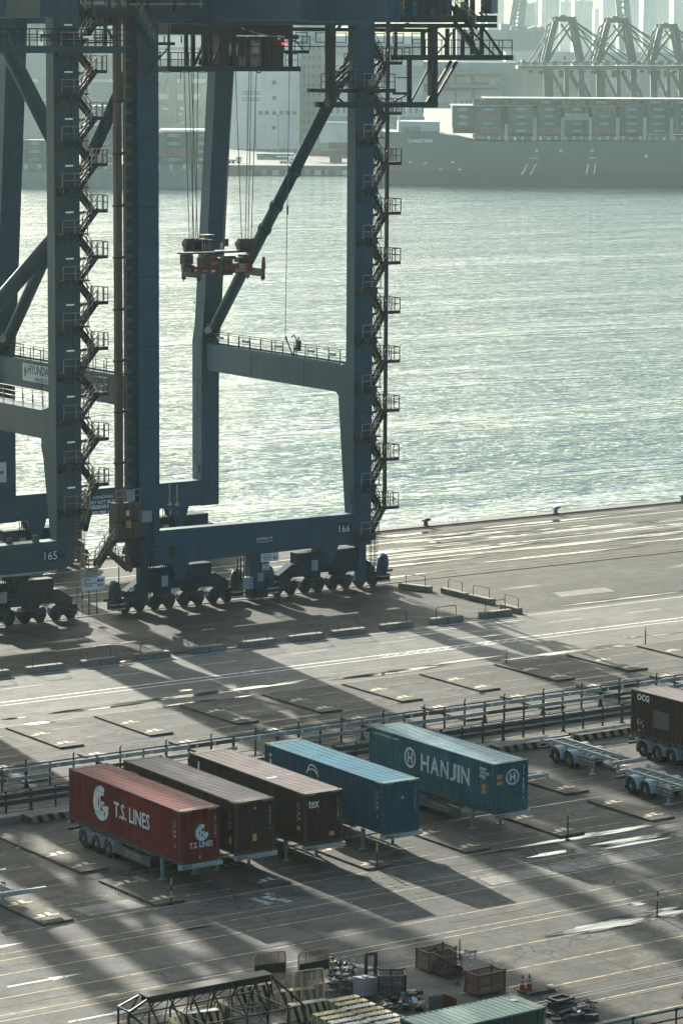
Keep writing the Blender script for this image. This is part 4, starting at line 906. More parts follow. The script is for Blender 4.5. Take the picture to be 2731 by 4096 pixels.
sign(K5, ORG5, 35.6, (.5,.4), 1.2, 72.4, M['sign_white'], [('NO', .5, .7, .4, .2), ('STEP', .5, .35, .7, .2)], M['ink'])
b = MB(); b.box(35.7, 72.1, 3.35, 36.5, 72.9, 4.0); P5(b, 'control_box', M['grey_box'])
b = MB(); b.box(29.6, 72.7, 1.5, 31.1, 73.5, 2.1); b.box(29.8, 72.75, .9, 31.0, 73.4, 1.1); P5(b, 'rail_clamp', M['bogie'])
zr5 = [10.6 + 3.53*i for i in range(11)]
stair_tower(K5, ORG5, 33.47, 35.68, 37.3, 38.15, 72.55, zr5, 3.53, M['crane_dk'], M['rail_tan'], lamps=True)
flight(K5, ORG5, (35.4, 71.5, 7.1), (35.9, 71.5, 8.8), .6, M['crane_dk'], M['rail_tan'], nst=7)
boom(P5, 22.1, 26.0, 60, (72.6, 74.3), 149, M['crane2'], False)  # unseen boom, girders spaced so their shadows fall between the container roofs
# upper walkways of 165
A, Bq = q1(0, 345), q1(820, 345); mb = MB(); mb.box(20, 71.2, Bq.z-.3, Bq.x, 72.4, Bq.z+.25); P5(mb, 'walkway_deck', M['crane2'])
mb = rail_run(MB(), [(20, 71.2, Bq.z+.25), (Bq.x, 71.2, Bq.z+.25)], 1.25, .045, 2, 1.3); rail_run(mb, [(20, 72.4, Bq.z+.25), (Bq.x, 72.4, Bq.z+.25)], 1.25, .045, 1, 1.3); P5(mb, 'walkway_rail', M['crane_dk'])
mb = MB(); A = q1(235, 255); mb.box(A.x, 71.1, A.z, A.x+.9, 71.25, A.z+.16); mb.box(A.x, 71.1, A.z-.4, A.x+.06, 71.2, A.z); mb.box(A.x+.85, 71.1, A.z-.4, A.x+.9, 71.2, A.z); P5(mb, 'walkway_lamp', M['crane_dk'])
mb = MB(); A = q1(525, 258); mb.box(A.x, 71.0, A.z-.08, A.x+.75, 71.1, A.z+.08); P5(mb, 'stair_lamp', M['lamp_tube'])
mb = MB(); A, Bq = q1(545, 175, 74.2), q1(850, 95, 74.2); mb.box(A.x, 74.2, A.z, Bq.x-.2, 75.2, Bq.z); P5(mb, 'cross_girder', M['crane'])
mb = MB(); A = q1(100, 22, 80); mb.tube((A.x-8, 80, A.z+.2), (A.x+4.5, 80, A.z+.2), .62, 20); o = P5(mb, 'upper_tube'); o.data.polygons.foreach_set('use_smooth', [True]*22)
A, Bq = q1(0, 150), q1(75, 150); mb = MB(); mb.box(20, 71.6, A.z-.4, Bq.x, 72.6, A.z+.2); P5(mb, 'walkway_deck', M['crane2'])
mb = rail_run(MB(), [(20, 71.6, A.z+.2), (Bq.x, 71.6, A.z+.2)], 1.6, .05, 2, 1.0); P5(mb, 'walkway_rail', M['crane_dk'])
A, Bq = q1(150, 70, 74.5), q1(320, 50, 74.5); mb = MB(); mb.box(A.x, 74.5, A.z-.5, Bq.x, 75.5, A.z+.05); P5(mb, 'cross_girder', M['crane2'])
for x in (110, 150, 255): bar1('hanger_post', (x, 0), (x, 60), .28, 73.0, M['crane_dk'], par=K5, org=ORG5)
mb = MB(); A = q1(600, 330, 73.9); mb.box(A.x-.6, 73.95, A.z+.3, A.x+2.4, 74.3, A.z+.42); P5(mb, 'walkway_deck', M['crane_dk'])
mb = MB(); 
for x in (660, 700): A, Bq = q1(x, 325, 73.9), q1(x, 175, 73.9); mb.tube(A, Bq, .035, 5)
for y in range(180, 325, 22): mb.tube(q1(660, y, 73.9), q1(700, y, 73.9), .025, 5)
P5(mb, 'ladder', M['crane_dk'])
# portrait warning plate at the picture's edge on the far leg of 166
q = onY(4, 1085, 95.9); mb = MB(); mb.box(q.x-.7, 95.85, q.z-.85, q.x+.45, 95.93, q.z+.85); s = P(mb, 'warning_plate', M['sign_white'])
mb = MB(); flat(mb, [(-.3,.1),(.1,.15),(-.05,-.02),(.15,0),(-.25,-.35),(-.1,-.08),(-.3,-.05)], (q.x+.1, 95.84, q.z), (1,0,0), (0,0,1)); P(mb, 'warning_mark', paint('sign_red_mark', (.30,.07,.05), .5), s)

# the next crane along the quay, out of view beyond 165 but shading the yard
K4 = K5.copy(); COL.objects.link(K4); K4.location = (24.5 - 28.6, 73.5, 0); K4['label'] = 'unnumbered grey blue gantry crane standing beyond crane 165, outside the picture'
for ch in list(K5.children):
    if ch.name.split('.')[0] not in ('number_plate', 'sign_board', 'walkway_lamp', 'stair_lamp'): copy_tree(ch, K4)
# ------------------------------------------------------------------ shipping containers
CW, CL = 2.438, 12.192
def corr(n_pitch, pitch, dep, fl=.26, sl=.24):
    """profile (s, d) of a trapezoid corrugation"""
    out = []
    for i in range(n_pitch):
        s = i*pitch; out += [(s, 0), (s+fl*pitch, 0), (s+(fl+sl)*pitch, dep), (s+(2*fl+sl)*pitch, dep)]
    out.append((n_pitch*pitch, 0)); return out
def strip(mb, prof, P0, P1):
    """sheet between two functions of (s, d)"""
    a = [P0(s, d) for s, d in prof]; b = [P1(s, d) for s, d in prof]; n = len(a)
    return mb.add(a + b, [(i, i+1, n+i+1, n+i) for i in range(n-1)])
M['casting'] = paint('corner_casting', (.09,.085,.08), .6, rust=.3)
M['cont_white'] = paint('container_lettering', (.66,.68,.64), .5, var=.08, streak=.2, rust=.03)
M['cont_white_worn'] = paint('worn_lettering', (.55,.60,.58), .55, var=.1, streak=.4, rust=.45, rustc=(.02,.09,.12))
M['cont_yel'] = paint('yellow_decal', (.55,.36,.12), .5, var=.1)
M['cont_black'] = paint('container_black', (.015,.015,.015), .5)
M['floor_wood'] = paint('container_floor', (.06,.045,.03), .8)
def container(name, label, loc, rz, pal, H=2.896, hc=True, L=CL, roofc=None, n_side=None, door_far=True):
    side, roof, frame = pal
    c = thing(name, label, 'shipping container', loc, 'shipping containers in the yard', rz)
    f = MB(); p = .14
    for x in (0, CW-p):
        for y in (0, L-p): f.box(x, y, .1, x+p, y+p, H-.1)
        f.box(x, p, H-.09, x+.07 if x == 0 else CW, L-p, H-.01) if x == 0 else f.box(CW-.07, p, H-.09, CW, L-p, H-.01)
        f.box(x, p, .02, x+p, L-p, .17)
    for y in (0, L-.09): f.box(p, y, H-.12, CW-p, y+.09, H-.01); f.box(p, y, .02, CW-p, y+.09, .17)
    f.box(p, .09, H-.03, CW-p, .42, H-.012); f.box(p, L-.42, H-.03, CW-p, L-.09, H-.012)
    f.build('frame', frame, c)
    k = MB()
    for x in (-.004, CW-.174):
        for y in (-.004, L-.174):
            for z in (-.004, H-.114): k.box(x, y, z, x+.178, y+.178, z+.118)
    k.build('corner_casting', M['casting'], c)
    n = n_side or 42; pit = (L-2*p)/n
    s = MB(); strip(s, corr(n, pit, .036), lambda a, d: (.006+d, p+a, .17), lambda a, d: (.006+d, p+a, H-.09)); s.build('side_panel', side, c)
    s = MB(); strip(s, corr(n, pit, .036), lambda a, d: (CW-.006-d, p+a, .17), lambda a, d: (CW-.006-d, p+a, H-.09)); s.build('side_panel', side, c)
    n2 = 9; pit2 = (CW-2*p)/n2
    s = MB(); strip(s, corr(n2, pit2, .045), lambda a, d: (p+a, .01+d, .17), lambda a, d: (p+a, .01+d, H-.12)); s.build('end_panel', side, c)
    nr = int((L-.84)/.30); pr = (L-.84)/nr
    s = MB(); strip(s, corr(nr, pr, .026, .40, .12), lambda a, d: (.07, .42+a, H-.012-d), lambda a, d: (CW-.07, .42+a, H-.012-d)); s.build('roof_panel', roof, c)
    for x0, x1 in ((p, CW/2-.006), (CW/2+.006, CW-p)):
        d = MB(); d.box(x0, L-.06, .17, x1, L-.015, H-.12); dd = d.build('door', side, c)
        d = MB()
        for x in (x0+.3, x1-.25): d.tube((x, L+.02, .1), (x, L+.02, H-.08), .018, 6)
        d.build('locking_bar', frame, dd)
    s = MB(); s.box(p, .09, .12, CW-p, L-.09, .16); s.build('container_floor', M['floor_wood'], c)
    if hc:
        st = MB(); sb_ = MB()
        for i in range(4):
            for tgt, o in ((st, 0), (sb_, .07)):
                q = i*.14 + o
                tgt.add([(.2+q, -.003, H-.11), (.27+q, -.003, H-.11), (.31+q, -.003, H-.03), (.24+q, -.003, H-.03)], [(0,1,2,3)])
                tgt.add([(CW-.2-q, -.003, H-.11), (CW-.27-q, -.003, H-.11), (CW-.31-q, -.003, H-.03), (CW-.24-q, -.003, H-.03)], [(0,1,2,3)])
                tgt.add([(-.003, .2+q, H-.085), (-.003, .27+q, H-.085), (-.003, .31+q, H-.015), (-.003, .24+q, H-.015)], [(0,1,2,3)])
                tgt.add([(-.003, L-.2-q, H-.085), (-.003, L-.27-q, H-.085), (-.003, L-.31-q, H-.015), (-.003, L-.24-q, H-.015)], [(0,1,2,3)])
        st.build('hazard_stripe', M['cont_yel'], c); sb_.build('hazard_stripe', M['cont_black'], c)
    return c
SU, SV = (0,-1,0), (0,0,1)          # reading direction on the -X side, from far to near
def side_pt(y, z): return (-.003, y, z)
def end_pt(x, z): return (x, -.004, z)
def vert_id(mb, s, x=None, y=None, z1=2.4, ch=.085, H=.10):
    """identification number stacked vertically, on the end (x) or side (y)"""
    for i, c_ in enumerate(s):
        if c_ == ' ': continue
        z = z1 - i*H
        if x is not None: text(mb, c_, end_pt(x, z), (1,0,0), SV, ch*.8, ch)
        else: text(mb, c_, side_pt(y, z), SU, SV, ch*.8, ch)
def tri(mb, p, u, s=.16):
    flat(mb, [(-s/2,-s/2),(s/2,-s/2),(0,s/2)], p, u, SV)
def decals(c, ids, H=2.896, extra=True):
    m = MB(); vert_id(m, ids, x=2.14, z1=2.45); vert_id(m, ids, y=.72, z1=2.32, ch=.075, H=.085); vert_id(m, '45G1', y=.52, z1=2.3, ch=.08, H=.1)
    for i in range(3): flat(m, [(-.05,-.06),(.05,-.06),(.05,.06),(-.05,.06)], side_pt(.52, 1.45-i*.02), SU, SV) if i == 0 else None
    m.build('lettering', M['cont_white'], c)
    y = MB(); tri(y, side_pt(.52, .95), SU, .17); flat(y, [(-.05,-.08),(.05,-.08),(.05,.08),(-.05,.08)], side_pt(.52, 1.72), SU, SV); y.build('warning_decal', M['cont_yel'], c)

RED = paint('container_red', (.140,.0045,.003), .7, var=.3, streak=.35, scale=.45); RED_R = paint('container_red_roof', (.28,.065,.058), .4, var=.2, streak=.2)  # container sides darkened, roofs lightened: shade and sunlight put into the paint
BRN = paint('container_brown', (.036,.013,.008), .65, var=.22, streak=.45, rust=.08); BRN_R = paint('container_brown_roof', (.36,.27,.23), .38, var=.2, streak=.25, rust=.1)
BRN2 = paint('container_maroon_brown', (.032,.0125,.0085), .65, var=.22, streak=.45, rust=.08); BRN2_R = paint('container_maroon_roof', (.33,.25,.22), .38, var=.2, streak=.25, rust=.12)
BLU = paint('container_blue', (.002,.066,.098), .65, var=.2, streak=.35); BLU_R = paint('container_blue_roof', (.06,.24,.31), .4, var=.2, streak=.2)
HJN = paint('container_faded_blue', (.006,.105,.118), .65, var=.4, streak=.7, rust=.28); HJN_R = paint('container_faded_sunlit_roof', (.20,.33,.33), .4, var=.35, streak=.4, rust=.3)
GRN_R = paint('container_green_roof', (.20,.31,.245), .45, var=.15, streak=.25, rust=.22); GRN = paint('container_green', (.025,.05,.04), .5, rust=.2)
FR_RED = paint('frame_red', (.085,.010,.009), .5, rust=.15); FR_BRN = paint('frame_brown', (.05,.032,.026), .5, rust=.2); FR_BLU = paint('frame_blue', (.006,.06,.095), .45, rust=.12); FR_HJN = paint('frame_rusty_blue', (.02,.07,.085), .55, rust=.6); FR_GRN = paint('frame_green', (.10,.16,.13), .5, rust=.3)
ZB = 1.30
def globe_logo(c, p, u, v, r, mat, bg, sub=None):
    """round globe mark with a T and an S inside: a thick C of white with thin meridians"""
    p, u, v = Vector(p), Vector(u), Vector(v); n = u.cross(v)
    m = MB(); ring(m, p, u, v, r*.52, r, 62, 300, 30, .12*r, .86); 
    flat(m, [(r*.28,-r*.1),(r*.86,-r*.02),(r*.82,-r*.5),(r*.55,-r*.86),(r*.42,-r*.78),(r*.52,-r*.42),(r*.3,-r*.4)], p + n*.0006, u, v)
    text(m, 'T', p + u*(-r*.12) + v*(r*.12) + n*.0012, u, v, r*.62, r*.95, .03*r); text(m, 'S', p + u*(r*.20) + v*(-r*.22) + n*.0018, u, v, r*.42, r*.7, .03*r)
    lg = m.build('logo', mat, c)
    k = MB()
    for (a0, a1, sx, ox) in ((100, 250, .66, 0), (110, 290, .48, -.1)): ring(k, p + n*.0028, u, v, r*.97, r*1.0, a0, a1, 20, 0, sx)
    for yy in (.62, -.62):
        k.add([p + n*.0028 + u*a*r + v*(yy*r + .16*r*a*a) for a in (-.72,-.4,0,.4)] + [p + n*.0028 + u*a*r + v*(yy*r + .03*r + .16*r*a*a) for a in (-.72,-.4,0,.4)], [(0,1,5,4),(1,2,6,5),(2,3,7,6)])
    k.build('logo_line', bg, lg)
# red box
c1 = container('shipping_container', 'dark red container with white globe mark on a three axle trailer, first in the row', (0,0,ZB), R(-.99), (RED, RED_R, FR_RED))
globe_logo(c1, side_pt(8.55, 1.62), SU, SV, .98, M['cont_white'], FR_RED)
m = MB(); text(m, 'T.S. LINES', side_pt(5.15, 1.62), SU, SV, 3.85, .82, .018); m.build('lettering', M['cont_white'], c1)
globe_logo(c1, end_pt(1.32, 1.60), (1,0,0), SV, .46, M['cont_white'], FR_RED)
m = MB(); text(m, 'T.S. LINES', end_pt(1.28, .96), (1,0,0), SV, 1.42, .30, .01); m.build('lettering', M['cont_white'], c1)
decals(c1, 'TSSU 502941 9'); y = MB(); tri(y, end_pt(1.22, .32), (1,0,0), .2); y.build('warning_decal', M['cont_yel'], c1)
# two brown boxes
c2 = container('shipping_container', 'plain brown container with yellow decals between the red box and the tex box', (3.511,.077,ZB), R(-1.23), (BRN, BRN_R, FR_BRN))
decals(c2, 'SMCU 543487 8'); y = MB(); tri(y, end_pt(1.2, 2.5), (1,0,0), .2); flat(y, [(-.12,-.19),(.12,-.19),(.12,.19),(-.12,.19)], end_pt(1.2, .85), (1,0,0), SV); flat(y, [(-.14,-.19),(.14,-.19),(.14,.19),(-.14,.19)], side_pt(.55, .72), SU, SV); y.build('warning_decal', M['cont_yel'], c2)
m = MB(); text(m, 'NMX 30,480 KG', end_pt(1.2, .95), (1,0,0), SV, .2, .05); text(m, 'CAUTION', end_pt(1.2, .8), (1,0,0), SV, .2, .05); m.build('lettering', M['ink'], c2)
m = MB(); flat(m, [(-.45,-.28),(.45,-.28),(.45,.28),(-.45,.28)], side_pt(11.0, 2.15), SU, SV); m.build('name_panel', M['cont_yel'], c2); m = MB(); flat(m, [(-.42,-.25),(.42,-.25),(.42,.25),(-.42,.25)], (-.0045, 11.0, 2.15), SU, SV); m.build('name_panel', M['cont_black'], c2)
m = MB(); text(m, 'A', (-.006, 11.25, 2.15), SU, SV, .26, .36, .01); m.build('lettering', M['cont_white'], c2)
c3 = container('shipping_container', 'brown container with white tex on its end and a dented dark patch on the roof', (7.691,-.30,ZB), R(-1.22), (BRN2, BRN2_R, FR_BRN))
decals(c3, 'TGHU 844891 4'); m = MB(); text(m, 'tex', end_pt(.58, 2.28), (1,0,0), SV, .66, .40, .012); text(m, 'l', side_pt(11.2, 2.3), SU, SV, .16, .5, .02); m.build('lettering', M['cont_white'], c3)
y = MB(); flat(y, [(-.16,-.12),(.16,-.12),(.16,.12),(-.16,.12)], end_pt(1.75, .52), (1,0,0), SV); flat(y, [(-.16,-.12),(.16,-.12),(.16,.12),(-.16,.12)], side_pt(.6, .9), SU, SV); y.build('warning_decal', M['cont_yel'], c3)
m = MB(); text(m, 'CAUTION', end_pt(1.75, .56), (1,0,0), SV, .27, .06); text(m, "9'6\" HIGH", end_pt(1.75, .47), (1,0,0), SV, .27, .05); m.build('lettering', M['ink'], c3)
m = MB(); flat(m, [(-.75,-.12),(-.2,-.16),(.3,-.08),(.7,.02),(.5,.14),(-.3,.12)], (1.25, 4.6, 2.889), (1,0,0), (0,1,0)); m.build('roof_patch', M['cont_black'], c3)
m = MB(); m.box(.3, 4.3, 2.886, 1.0, 4.5, 2.893); m.build('roof_patch', M['cont_white'], c3)
# clean blue box
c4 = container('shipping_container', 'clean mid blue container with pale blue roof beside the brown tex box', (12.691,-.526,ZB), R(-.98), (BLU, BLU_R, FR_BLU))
decals(c4, 'CCLU 462468 8'); y = MB(); tri(y, end_pt(1.3, 2.0), (1,0,0), .2); y.build('warning_decal', M['cont_yel'], c4)
m = MB(); ring(m, side_pt(7.1, 2.05), SU, SV, .48, .56, 10, 170, 20); ring(m, (-.0042, 7.1, 2.05), SU, SV, .9, 1.0, 70, 110, 8, 0, .3); ring(m, (-.005, 7.1, 1.55), SU, SV, .74, .81, 35, 145, 16)
for s_, z_ in (('中', 2.3), ('海', 1.95), ('集', 1.6)): text(m, s_, side_pt(11.55, z_), SU, SV, .26, .28, .006)
m.build('lettering', M['cont_white'], c4)
# weathered blue-green box
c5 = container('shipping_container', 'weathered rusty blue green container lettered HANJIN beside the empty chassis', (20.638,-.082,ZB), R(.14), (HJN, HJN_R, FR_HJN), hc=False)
m = MB()
lx = 7.0
for ch, w_ in (('H', .84), ('A', .88), ('N', .84), ('J', .62), ('I', .24), ('N', .84)):
    text(m, ch, side_pt(lx - w_/2, 1.72), SU, SV, w_*.86, .98, .03); lx -= w_ + .1
ring(m, side_pt(8.05, 1.78), SU, SV, .46, .62, 0, 360, 36, 0, .9); text(m, 'H', side_pt(8.05, 1.78), SU, SV, .42, .60, .035)
text(m, 'www.hanjin.com', side_pt(10.45, 2.62), SU, SV, 2.5, .17, .006)
ring(m, end_pt(1.33, 2.02), (1,0,0), SV, .36, .47, 0, 360, 32); text(m, 'H', end_pt(1.33, 2.02), (1,0,0), SV, .34, .44, .03)
vert_id(m, 'HJCU 151155 3', x=2.12, z1=2.62, ch=.12, H=.16)
for i, s_ in enumerate(('HJCU', '151155', '45G1')): 
    for j, ch in enumerate(s_): flat(m, [(-.06,-.08),(.06,-.08),(.06,.08),(-.06,.08)], side_pt(1.25 - j*.15, 2.45 - i*.22), SU, SV)
m.build('lettering', M['cont_white_worn'], c5)
m = MB()
for i, s_ in enumerate(('HJCU', '151155', '45G1')):
    for j, ch in enumerate(s_): text(m, ch, (-.0045, 1.25 - j*.15, 2.45 - i*.22), SU, SV, .07, .11)
text(m, '2 9 MT', (-.0045, .9, 1.42), SU, SV, .2, .07); text(m, 'SUPER', (-.0055, .55, 2.25), (1,0,0), SV, .01, .01)
m.build('lettering', M['ink'], c5)
y = MB()
for (yy, zz, a, b_) in ((.92,1.42,.18,.15),(.92,1.12,.18,.1),(.95,1.9,.08,.1)): flat(y, [(-a,-b_),(a,-b_),(a,b_),(-a,b_)], side_pt(yy, zz), SU, SV)
for (xx, zz, a, b_) in ((.42,2.12,.2,.13),(.42,1.75,.2,.1)): flat(y, [(-a,-b_),(a,-b_),(a,b_),(-a,b_)], end_pt(xx, zz), (1,0,0), SV)
y.build('warning_decal', paint('orange_decal', (.50,.24,.06), .55, rust=.3), c5)
# brown box at the frame edge
c6 = container('shipping_container', 'brown container with white corner lettering and faded square patch behind the empty chassis', (40.95,.22,ZB), 0, (BRN, BRN_R, FR_BRN))
m = MB(); text(m, 'OCG', side_pt(11.0, 2.5), SU, SV, 1.15, .36, .03); m.build('lettering', M['cont_white'], c6)
m = MB(); flat(m, [(-.78,-.55),(.78,-.55),(.78,.55),(-.78,.55)], side_pt(9.25, 1.35), SU, SV); m.build('faded_patch', paint('faded_patch', (.085,.078,.085), .6, var=.2, streak=.5), c6)
m = MB()
rn = random.Random(3)
for i in range(14): a, b_ = 11.55 - rn.random()*.75, .35 + rn.random()*.75; s_ = .02 + .03*rn.random(); flat(m, [(-s_,-s_*1.6),(s_,-s_),(s_*.6,s_*1.5),(-s_,s_)], side_pt(a, b_), SU, SV)
m.build('chipped_paint', M['cont_white'], c6)
# green box at the bottom of the picture (stands on the store ground)
c7 = container('shipping_container', 'pale green roofed container beside the striped concrete blocks and wire cages', (-8.35,-31.45,0), R(-90), (GRN, GRN_R, FR_GRN), H=2.591, hc=False, L=6.058, n_side=22)
q0, q1_ = at(*zoomer(1150,3650,2250)(640,600), 2.59), at(*zoomer(1150,3650,2250)(1270,462), 2.59)
c7.location = (q0.x, q0.y, 0); c7.rotation_euler = (0, 0, math.atan2(q1_.y-q0.y, q1_.x-q0.x) - R(90))
c7.scale = (1, (q1_-q0).length/6.058, 1)
m = MB(); m.disc((.85, 5.55, 2.6), .17, .02, 'z', 20); m.build('roof_plate', M['cont_white'], c7)

# ------------------------------------------------------------------ skeletal trailers
M['ch_white'] = paint('chassis_white', (.38,.385,.34), .55, var=.18, streak=.4, rust=.12)
M['ch_grey'] = paint('chassis_grey', (.20,.235,.225), .5, var=.15, streak=.4, rust=.12)
M['ch_dark'] = paint('chassis_dark', (.05,.052,.05), .6, rust=.3)
M['skirt'] = paint('skirt_grey', (.075,.085,.082), .5, var=.15, streak=.4, rust=.1)
M['tyre'] = paint('tyre_rubber', (.020,.019,.018), .85, var=.2, streak=0); M['rim'] = paint('wheel_rim', (.13,.12,.11), .6, rust=.4); M['fender'] = paint('fender_grey', (.33,.38,.37), .5, var=.12, streak=.3)
M['mud'] = paint('mudflap', (.025,.025,.025), .8)
def wheel(par, x, y, s):
    w = MB(); prof = [(.0,.27),(.02,.44),(.06,.50),(.14,.51),(.24,.51),(.28,.47),(.30,.30)]; n = 28
    vs = []
    for d, r in prof:
        for i in range(n): a = 2*math.pi*i/n; vs.append((x + s*d, y + r*math.cos(a), .51 + r*math.sin(a)))
    w.add(vs, [(k*n+i, k*n+(i+1) % n, (k+1)*n+(i+1) % n, (k+1)*n+i) for k in range(len(prof)-1) for i in range(n)])
    t = w.build('wheel', M['tyre'], par, smooth=True)
    r = MB(); r.disc((x+s*.09, y, .51), .28, .02, 'x', 24); r.disc((x+s*.05, y, .51), .13, .12, 'x', 16)
    for i in range(10): a = 2*math.pi*i/10; r.disc((x+s*.07, y+.2*math.cos(a), .51+.2*math.sin(a)), .018, .05, 'x', 6)
    r.build('rim', M['rim'], t)
    h = MB(); h.disc((x+s*.0, y, .51), .075, .06, 'x', 14); h.build('hub', M['ch_white'], t)
def fender(par, y, x0, w=.62, a0=-8, a1=188):
    m = MB(); n = 16; vs = []
    for i in range(n+1):
        a = R(a0+(a1-a0)*i/n)
        for (rr, xx) in ((.615, x0), (.615, x0+w), (.585, x0+w), (.585, x0)): vs.append((xx, y + rr*math.cos(a), .51 + rr*math.sin(a)))
    fs = []
    for i in range(n):
        for k in range(4): fs.append((4*i+k, 4*i+(k+1) % 4, 4*i+4+(k+1) % 4, 4*i+4+k))
    m.add(vs, fs); m.build('fender', M['fender'], par)
def trailer(label, loc, rz, axles, L=12.3, legs=2.25, skirt=(7.05, 3.1), number='42577', gn=3.2, loaded=True, paintm=None, name='skeletal_trailer', writ=True, W=2.44, goose=True):
    c = thing(name, label, 'container trailer', loc, 'container trailers parked in the yard', rz); pm = paintm or M['ch_grey']
    zt = 1.26 if loaded else 1.22
    m = MB()
    for x in (.72, W-.72):
        m.box(x-.07, .35, zt-.05, x+.07, L-.1, zt); m.box(x-.07, gn+.6, zt-.42, x+.07, L-.1, zt-.37); m.box(x-.02, gn+.6, zt-.37, x+.02, L-.1, zt-.05); m.box(x-.02, .35, zt-.2, x+.02, gn+.6, zt-.05); m.box(x-.06, .35, zt-.23, x+.06, gn+.6, zt-.2)
    m.build('main_beam', pm, c)
    for y in [gn+.4 + i*(L-gn-1.0)/6 for i in range(7)]:
        k = MB(); k.box(.30, y-.05, zt-.25, W-.30, y+.05, zt-.12); k.build('cross_member', pm, c)
    for y in (.14, L-.14):
        k = MB(); k.box(.0, y-.12, zt-.2, W, y+.12, zt-.02); k.build('bolster', M['ch_white'] if y < 1 else pm, c)
        for x in (.08, W-.08):
            k = MB(); k.box(x-.07, y-.07, zt-.02, x+.07, y+.07, zt+.035); k.build('twistlock', M['ch_dark'], c)
    # front bumper bar with number
    k = MB(); k.box(-.12, -.12, zt-.22, W+.12, .0, zt+.02); k.box(.9, -.17, zt-.16, 1.25, -.12, zt-.04); k.box(1.45, -.16, zt-.17, 1.6, -.12, zt-.03); k.build('front_bar', M['ch_white'], c)
    if number:
        t_ = MB(); text(t_, number, (.36, -.124, zt-.1), (1,0,0), SV, .62, .16, .008); t_.build('number_lettering', M['ink'], c)
    # landing legs
    for x in (.22, W-.22):
        k = MB(); k.box(x-.09, legs-.09, .5, x+.09, legs+.09, zt-.1); k.box(x-.065, legs-.065, .12, x+.065, legs+.065, .5); k.box(x-.2, legs-.16, .0, x+.2, legs+.16, .05); k.box(x-.09, legs-.05, .05, x+.09, legs+.05, .14); k.build('landing_leg', pm, c)
    k = MB(); k.tube((.22, legs, .78), (W-.22, legs, .78), .035, 8); k.beam((.26, legs+.05, .62), (.72, legs+.9, zt-.3), .06); k.beam((W-.26, legs+.05, .62), (W-.72, legs+.9, zt-.3), .06); k.build('leg_brace', pm, c)
    for y in axles:
        for s, x in ((1, -.02), (-1, W+.02)): wheel(c, x, y, s)
        for s, x in ((1, .34), (-1, W-.34)): wheel(c, x, y, s)
        for x in (-.06, W-.56): fender(c, y, x)
        k = MB(); k.tube((.3, y, .51), (W-.3, y, .51), .07, 10); k.build('axle', M['ch_dark'], c)
    for x in (.05, W-.55):
        k = MB(); k.box(x, max(axles)+.64, .22, x+.5, max(axles)+.67, .85); k.build('mudflap', M['mud'], c)
    k = MB()
    for x in (.72, W-.72): k.prism([(min(axles)-.6, zt-.42), (max(axles)+.6, zt-.42), (max(axles)+.3, .62), (min(axles)-.3, .62)], x-.05, x+.05, 'x')
    k.build('suspension', M['ch_dark'], c)
    k = MB(); k.box(.0, L-.06, .62, W, L+.06, .76); k.beam((.7, L-.1, zt-.3), (.7, L, .7), .06); k.beam((W-.7, L-.1, zt-.3), (W-.7, L, .7), .06); k.build('rear_bumper', M['ch_dark'], c)
    if skirt:
        a, b_ = skirt
        for x in (-.03, W-.01):
            k = MB(); k.box(x, b_, .48, x+.04, a, 1.02); s_ = k.build('side_skirt', M['skirt'], c)
            k = MB()
            for yy in (a-.2, (a+b_)/2, b_+.3): k.beam((x+.02, yy, 1.0), (.72 if x < 1 else W-.72, yy-.4, zt-.1), .05)
            k.build('skirt_strut', pm, c)
        if writ:
            t_ = MB(); text(t_, '和記物流(香港)有限公司', (-.034, (a+b_)/2 - .1, .82), SU, SV, 1.75, .15, .003); text(t_, 'Hutchison Logistics (HK) Ltd', (-.034, (a+b_)/2 - .1, .64), SU, SV, 1.75, .11, .003); t_.build('lettering', M['ch_white'], c)
    return c
AX3 = (7.72, 9.08, 10.5)
trailer('grey three axle skeletal trailer under the dark red globe container', (0,0,0), R(-.99), AX3, number='42577')
trailer('grey skeletal trailer under the plain brown container numbered 52552', (3.511,.077,0), R(-1.23), AX3, number='52552')
trailer('grey skeletal trailer under the brown tex container numbered 50514', (7.691,-.30,0), R(-1.22), AX3, number='50514')
trailer('grey skeletal trailer under the clean blue container numbered 4766', (12.691,-.526,0), R(-.98), AX3, number='4766')
trailer('grey skeletal trailer under the rusty HANJIN container numbered 50515', (20.638,-.082,0), R(.14), AX3, number='50515')
trailer('grey three axle trailer with pale fenders under the brown container with faded patch', (40.95,.22,0), 0, (8.2,9.55,10.95), number='50522')
trailer('empty white two axle chassis standing nearest the striped kerb', (35.02,6.95,0), R(-1.5), (4.35,5.75), L=7.4, legs=2.25, skirt=(3.4,1.9), number='', gn=2.6, loaded=False, paintm=M['ch_white'])
trailer('empty white two axle chassis in front of another empty one, cut off by the frame', (33.75,-2.1,0), R(-1.5), (4.55,5.92), L=7.4, legs=2.6, skirt=(3.6,2.0), number='', gn=2.6, loaded=False, paintm=M['ch_white'])
trailer('empty white chassis mostly hidden behind the rusty HANJIN container', (27.35,6.85,0), R(-1), (4.35,5.75), L=7.4, legs=2.25, skirt=None, number='', gn=2.6, loaded=False, paintm=M['ch_white'])
lc = trailer('empty white chassis numbered 47413 standing apart with its nose beside a raised pad', (-11.3,.55,0), R(-1), (9.2,10.5), L=12.3, legs=2.3, skirt=None, number='47413', gn=3.0, loaded=False, paintm=M['ch_white'])
k = MB(); k.box(2.55, -.05, 1.0, 3.35, .1, 1.2); k.box(3.3, -.08, .98, 3.48, .12, 1.2); k.build('tow_arm', M['ch_white'], lc)
k = MB(); k.box(.6, 3.4, 1.22, 3.0, 3.62, 1.42); k.build('bolster', M['ch_white'], lc)

